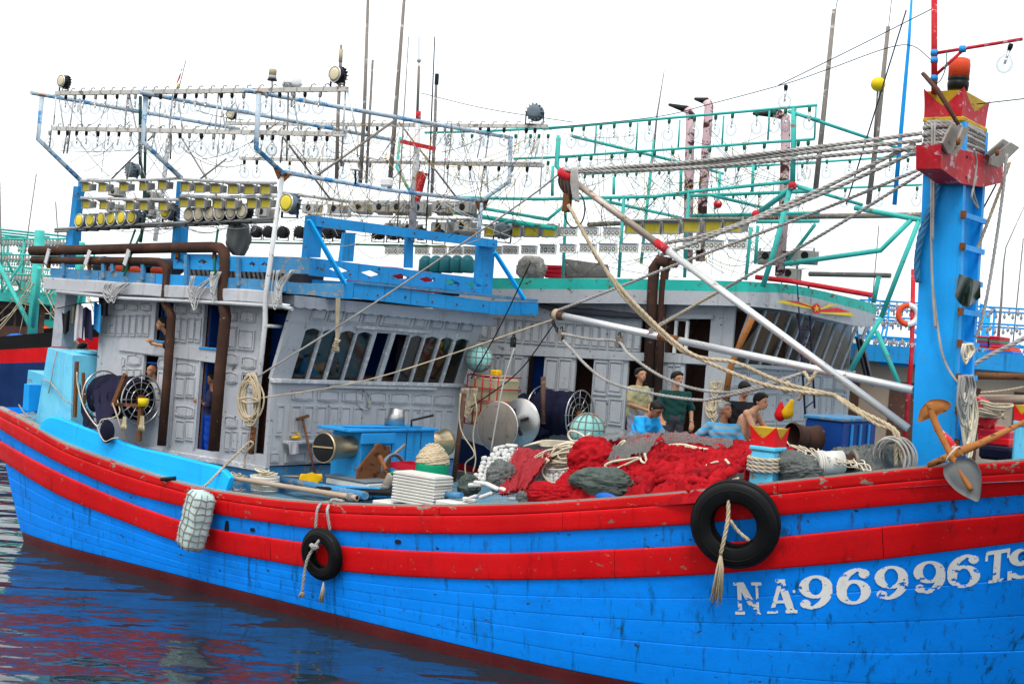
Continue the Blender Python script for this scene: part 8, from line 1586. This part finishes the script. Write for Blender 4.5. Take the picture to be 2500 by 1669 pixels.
# other boats in the harbour
def back_boat(lab,P0,yaw,L,B,H0,cols,rig_mat,house_mat,seed,hz_=2.2,rig=True):
 rnd=random.Random(seed);c,s=math.cos(yaw),math.sin(yaw);t=thing('fishing_boat',lab,'boat',V(P0.x,P0.y,0));W=lambda x,y,z:V(P0.x+x*c-y*s,P0.y+x*s+y*c,z);P=[]
 for i in range(37):
  u=i/36;x=-L/2+L*u;w=B/2*(1-max(0,(u-.55)/.45)**2.2)*(.8+.2*min(1,u*4));zt=H0*(1+.55*max(0,u-.4)**1.6*2+.35*max(0,.3-u));P.append([(x-.5*(1-j/6)*max(0,u-.6)*2,w*(.72+.28*j/6),-.4+(zt+.4)*j/6)for j in range(7)])
 for sg in(-1,1):
  for a,mat in((0,cols[0]),(1,cols[0]),(2,cols[0]),(3,cols[0]),(4,cols[1]),(5,cols[2])):MB().grid([[W(q[0],q[1]*sg,q[2])for q in r_[a:a+2]]for r_ in P]).build('hull_strake',mat,t)
 MB().grid([[W(r_[6][0],r_[6][1]*k,r_[6][2]-.1)for k in(-.98,0,.98)]for r_ in P]).build('deck','deck_blue',t)
 hx0,hx1,hw=-L*.38,L*.05,B*.36;z0=H0;q=MB()
 for a,b_ in(((hx0,-hw),(hx1,-hw)),((hx1,-hw),(hx1,hw)),((hx1,hw),(hx0,hw)),((hx0,hw),(hx0,-hw))):q.add([W(*a,z0-.3),W(*b_,z0-.3),W(*b_,z0+hz_),W(*a,z0+hz_)],[(0,1,2,3)])
 q.build('house_wall',house_mat,t);MB().hexa([W(hx0-.4,-hw-.4,z0+hz_),W(hx1+.5,-hw-.4,z0+hz_),W(hx1+.5,hw+.4,z0+hz_),W(hx0-.4,hw+.4,z0+hz_),W(hx0-.4,-hw-.4,z0+hz_+.4),W(hx1+.5,-hw-.4,z0+hz_+.4),W(hx1+.5,hw+.4,z0+hz_+.4),W(hx0-.4,hw+.4,z0+hz_+.4)]).build('roof',rig_mat,t)
 for k in range(6):y=-hw+.15+k*(2*hw-.3)/6;MB().hexa([W(hx1+.01,y,z0+hz_*.5),W(hx1+.04,y,z0+hz_*.5),W(hx1+.04,y+hw*.24,z0+hz_*.5),W(hx1+.01,y+hw*.24,z0+hz_*.5),W(hx1+.01,y,z0+hz_*.85),W(hx1+.04,y,z0+hz_*.85),W(hx1+.04,y+hw*.24,z0+hz_*.85),W(hx1+.01,y+hw*.24,z0+hz_*.85)]).build('window','black_plastic',t)
 for k in range(5):x=hx0+.5+k*(hx1-hx0)/5;MB().hexa([W(x,-hw-.03,z0+.1),W(x+.7,-hw-.03,z0+.1),W(x+.7,-hw-.01,z0+.1),W(x,-hw-.01,z0+.1),W(x,-hw-.03,z0+hz_*.8),W(x+.7,-hw-.03,z0+hz_*.8),W(x+.7,-hw-.01,z0+hz_*.8),W(x,-hw-.01,z0+hz_*.8)]).build('door','wood_dark',t)
 zr=z0+hz_+.4
 for sg in(-1,1)if rig else():
  for lv in(1.0,2.0,2.8):
   mb=MB().tube([W(-L*.45,sg*(hw+.6),zr+lv),W(L*.12,sg*(hw+.6),zr+lv)],.05,5);mb.build('lamp_rail',rig_mat,t);mb=MB()
   for k in range(22):p=W(-L*.45+L*.57*(k+.5)/22,sg*(hw+.6),zr+lv-.05);mb.lathe([(.05,0),(.05,-.1),(.09,-.22),(.02,-.32)],p,(0,0,1),6)
   mb.build('lamps','lamp_grey',t)['kind']='stuff'
  for k in range(4):MB().tube([W(-L*.42+L*.17*k,sg*hw*.8,zr),W(-L*.42+L*.17*k,sg*(hw+.6),zr+1.6),W(-L*.42+L*.17*k,sg*(hw+.6),zr+2.9)],.06,6).build('arm',rig_mat,t)
 for k in range(4 if rig else 0):MB().tube([W(-L*.42+L*.17*k,-hw-.8,zr+2.9),W(-L*.42+L*.17*k,hw+.8,zr+2.9)],.05,5).build('cross_pipe',rig_mat,t)
 if not rig:return t
 MB().tube([W(L*.27,0,H0),W(L*.27,0,H0+5.5)],.22,8).build('mast',rig_mat,t);MB().tube([W(L*.27,0,H0+1),W(L*.05,-.8,H0+4.5)],.11,7).build('boom',rig_mat,t);MB().tube([W(L*.27,0,H0+1),W(L*.38,-.6,H0+3.8)],.11,7).build('boom',rig_mat,t)
 for k in range(3):x=rnd.uniform(-.4,.1)*L;MB().tube([W(x,rnd.uniform(-1,1),zr),W(x+.2,0,zr+rnd.uniform(5,8))],.035,5).build('antenna','pole_grey',t)
 mb=MB()
 for k in range(16):mb.tube(catenary(W(L*.27,0,H0+rnd.uniform(2,5.4)),W(rnd.uniform(-.1,.45)*L,rnd.uniform(-1.5,1.5),H0+rnd.uniform(.2,3)),rnd.uniform(0,.4),8),.022,4)
 mb.build('rigging','rope_tan',t)['kind']='stuff'
 for k in range(10):MB().ball(W(rnd.uniform(.05,.4)*L,rnd.uniform(-1.2,1.2),H0+.3+.3*rnd.random()),rnd.uniform(.3,.6),9,6,(1.2,1,.6)).build('deck_gear',rnd.choice(['wood_brown','net_navy','rope_tan','crate_blue','orange']),t)
at=lambda c,x,y,dist:CAM+ray(*px(c,x,y))*dist
for lab,c,x,y,dist,yaw,L,B,H0,cols,rg,hm,sd in(('dark blue boat bow with black, green and red bands at far left','B8',-60,1010,66,R(-14),17,5.4,2.4,('far_hull_dark','bright_red','black_plastic'),'mint_pipe','wood_dark',1),('small blue boat with red band and black rail behind the cyan tank','B8',330,940,80,R(-8),18,5.6,2.6,('crate_blue','bright_red','black_plastic'),'mint','mint',2),('green-rigged boat in the far left background','B8',-100,860,125,R(-10),20,6,2.6,('mint','sky_blue','rail_red'),'mint','ochre',3),('distant boat with pale lamp rows between the left boats','B8',300,830,165,R(-5),21,6,2.8,('sky_blue','mint','rail_red'),'mint_pipe','far_grey',4),('blue boat with orange house front behind the bow mast','A8',1250,700,78,R(6),18,5.6,2.6,('sky_blue','ochre','sky_blue'),'mast_blue','ochre',5),('blue boat with pale house at the right picture edge','A8',2000,700,70,R(10),16,5.2,2.6,('sky_blue','rail_red','sky_blue'),'mast_blue','far_grey',6)):
 p=at(c,x,y,dist);back_boat(lab,p,yaw,L,B,H0,cols,rg,hm,sd)
_r=S('A8',2160,645,15.7);_z=S('A8',1900,690,15.7).z;back_boat('blue boat with tan house and white diamonds moored beyond the bow mast',V(_r.x-.3,15.75+2.02,0),0.0,17,5.6,2.7,('sky_blue','rail_red','sky_blue'),'sky_blue','bamboo',7,_z-2.7,False)
for c,x0,x1,y0,y1,Y,us,lab in(('A8',1865,2160,600,690,15.6,(1925,2020,2110),'blue roof board with white diamonds right of the mast'),('A8',1170,1395,572,660,15.6,(1335,),'blue roof board with a white diamond left of the mast')):
 t=thing('roof_board',lab,'board',S(c,(x0+x1)/2,y1,Y));MB().prism([S(c,x,y,Y)for x,y in((x0,y1-5),(x1,y1+8),(x1,y0+8),(x0,y0-5))],V(0,.2,0)).build('board','sky_blue',t)
 for u in us:ym=(y0+y1)/2;MB().prism([S(c,u+a,ym+b_,Y-.012)for a,b_ in((-42,0),(0,26),(42,0),(0,-26))],V(0,.01,0)).build('diamond_edge','ochre',t);MB().prism([S(c,u+a,ym+b_,Y-.022)for a,b_ in((-35,0),(0,21),(35,0),(0,-21))],V(0,.01,0)).build('diamond','lamp_white',t)
for k in range(10):r_,c_=k%5,k//5;tag(MB().cbox(S('A8',1785+80*c_,540-14*r_,16),S('A8',1858+80*c_,529-14*r_,16)+V(0,.8,0),.02).build('crate',('crate_red','crate_blue','crate_red','green_plastic','crate_red')[(r_+c_)%5]),f'{ORD[r_]} plastic crate from below in the {("left", "right")[c_]} stack right of the mast','crate','crates beyond the mast')
for k in range(3):tag(MB().cbox(S('A8',1850+12*k,580-16*k,15.8),S('A8',2020-10*k,568-16*k,15.8)+V(0,.8,0),.02).build('crate',('crate_blue','orange','crate_red')[k]),f'{ORD[k]} wide plastic tray from below on the blue roof board','crate','wide trays beyond the mast')
t=thing('life_ring','orange and white life ring on a post left of the mast','life ring',S('A8',1345,405,12));q=S('A8',1350,335,12);P0=S('A8',1385,45,12.1);n1=V(.6,-.8,0).normalized()
e1=V(0,0,1);e2=n1.cross(e1)
for nm,mat,a0 in(('orange_half','orange',0.0),('white_half','lamp_white',math.pi)):MB().grid([[q+(e1*math.cos(a)+e2*math.sin(a))*(.20+.06*math.cos(b_))+n1*(.06*math.sin(b_))for b_ in np.linspace(0,2*math.pi,11)]for a in np.linspace(a0,a0+math.pi,15)]).build(nm,mat,t)
_b=S('A8',1375,570,12.1);tag(MB().tube([V(_b.x,_b.y,2.6),_b,P0],.05,8).build('post','mast_red'),'dark red post behind the orange and white life ring','post')
pole([S('A8',1920,560,16.5),S('A8',1945,270,16.5),S('A8',1962,0,16.5),S('B6',960,950,16.5),S('B6',1100,640,16.5)],[.04,.03,.02,.015,.01],'pole_grey','thin bent antenna rising right of the bow mast','antenna','antenna')
for t in PROTO:
 for o in list(t.children_recursive)+[t]:bpy.data.objects.remove(o,do_unlink=True)
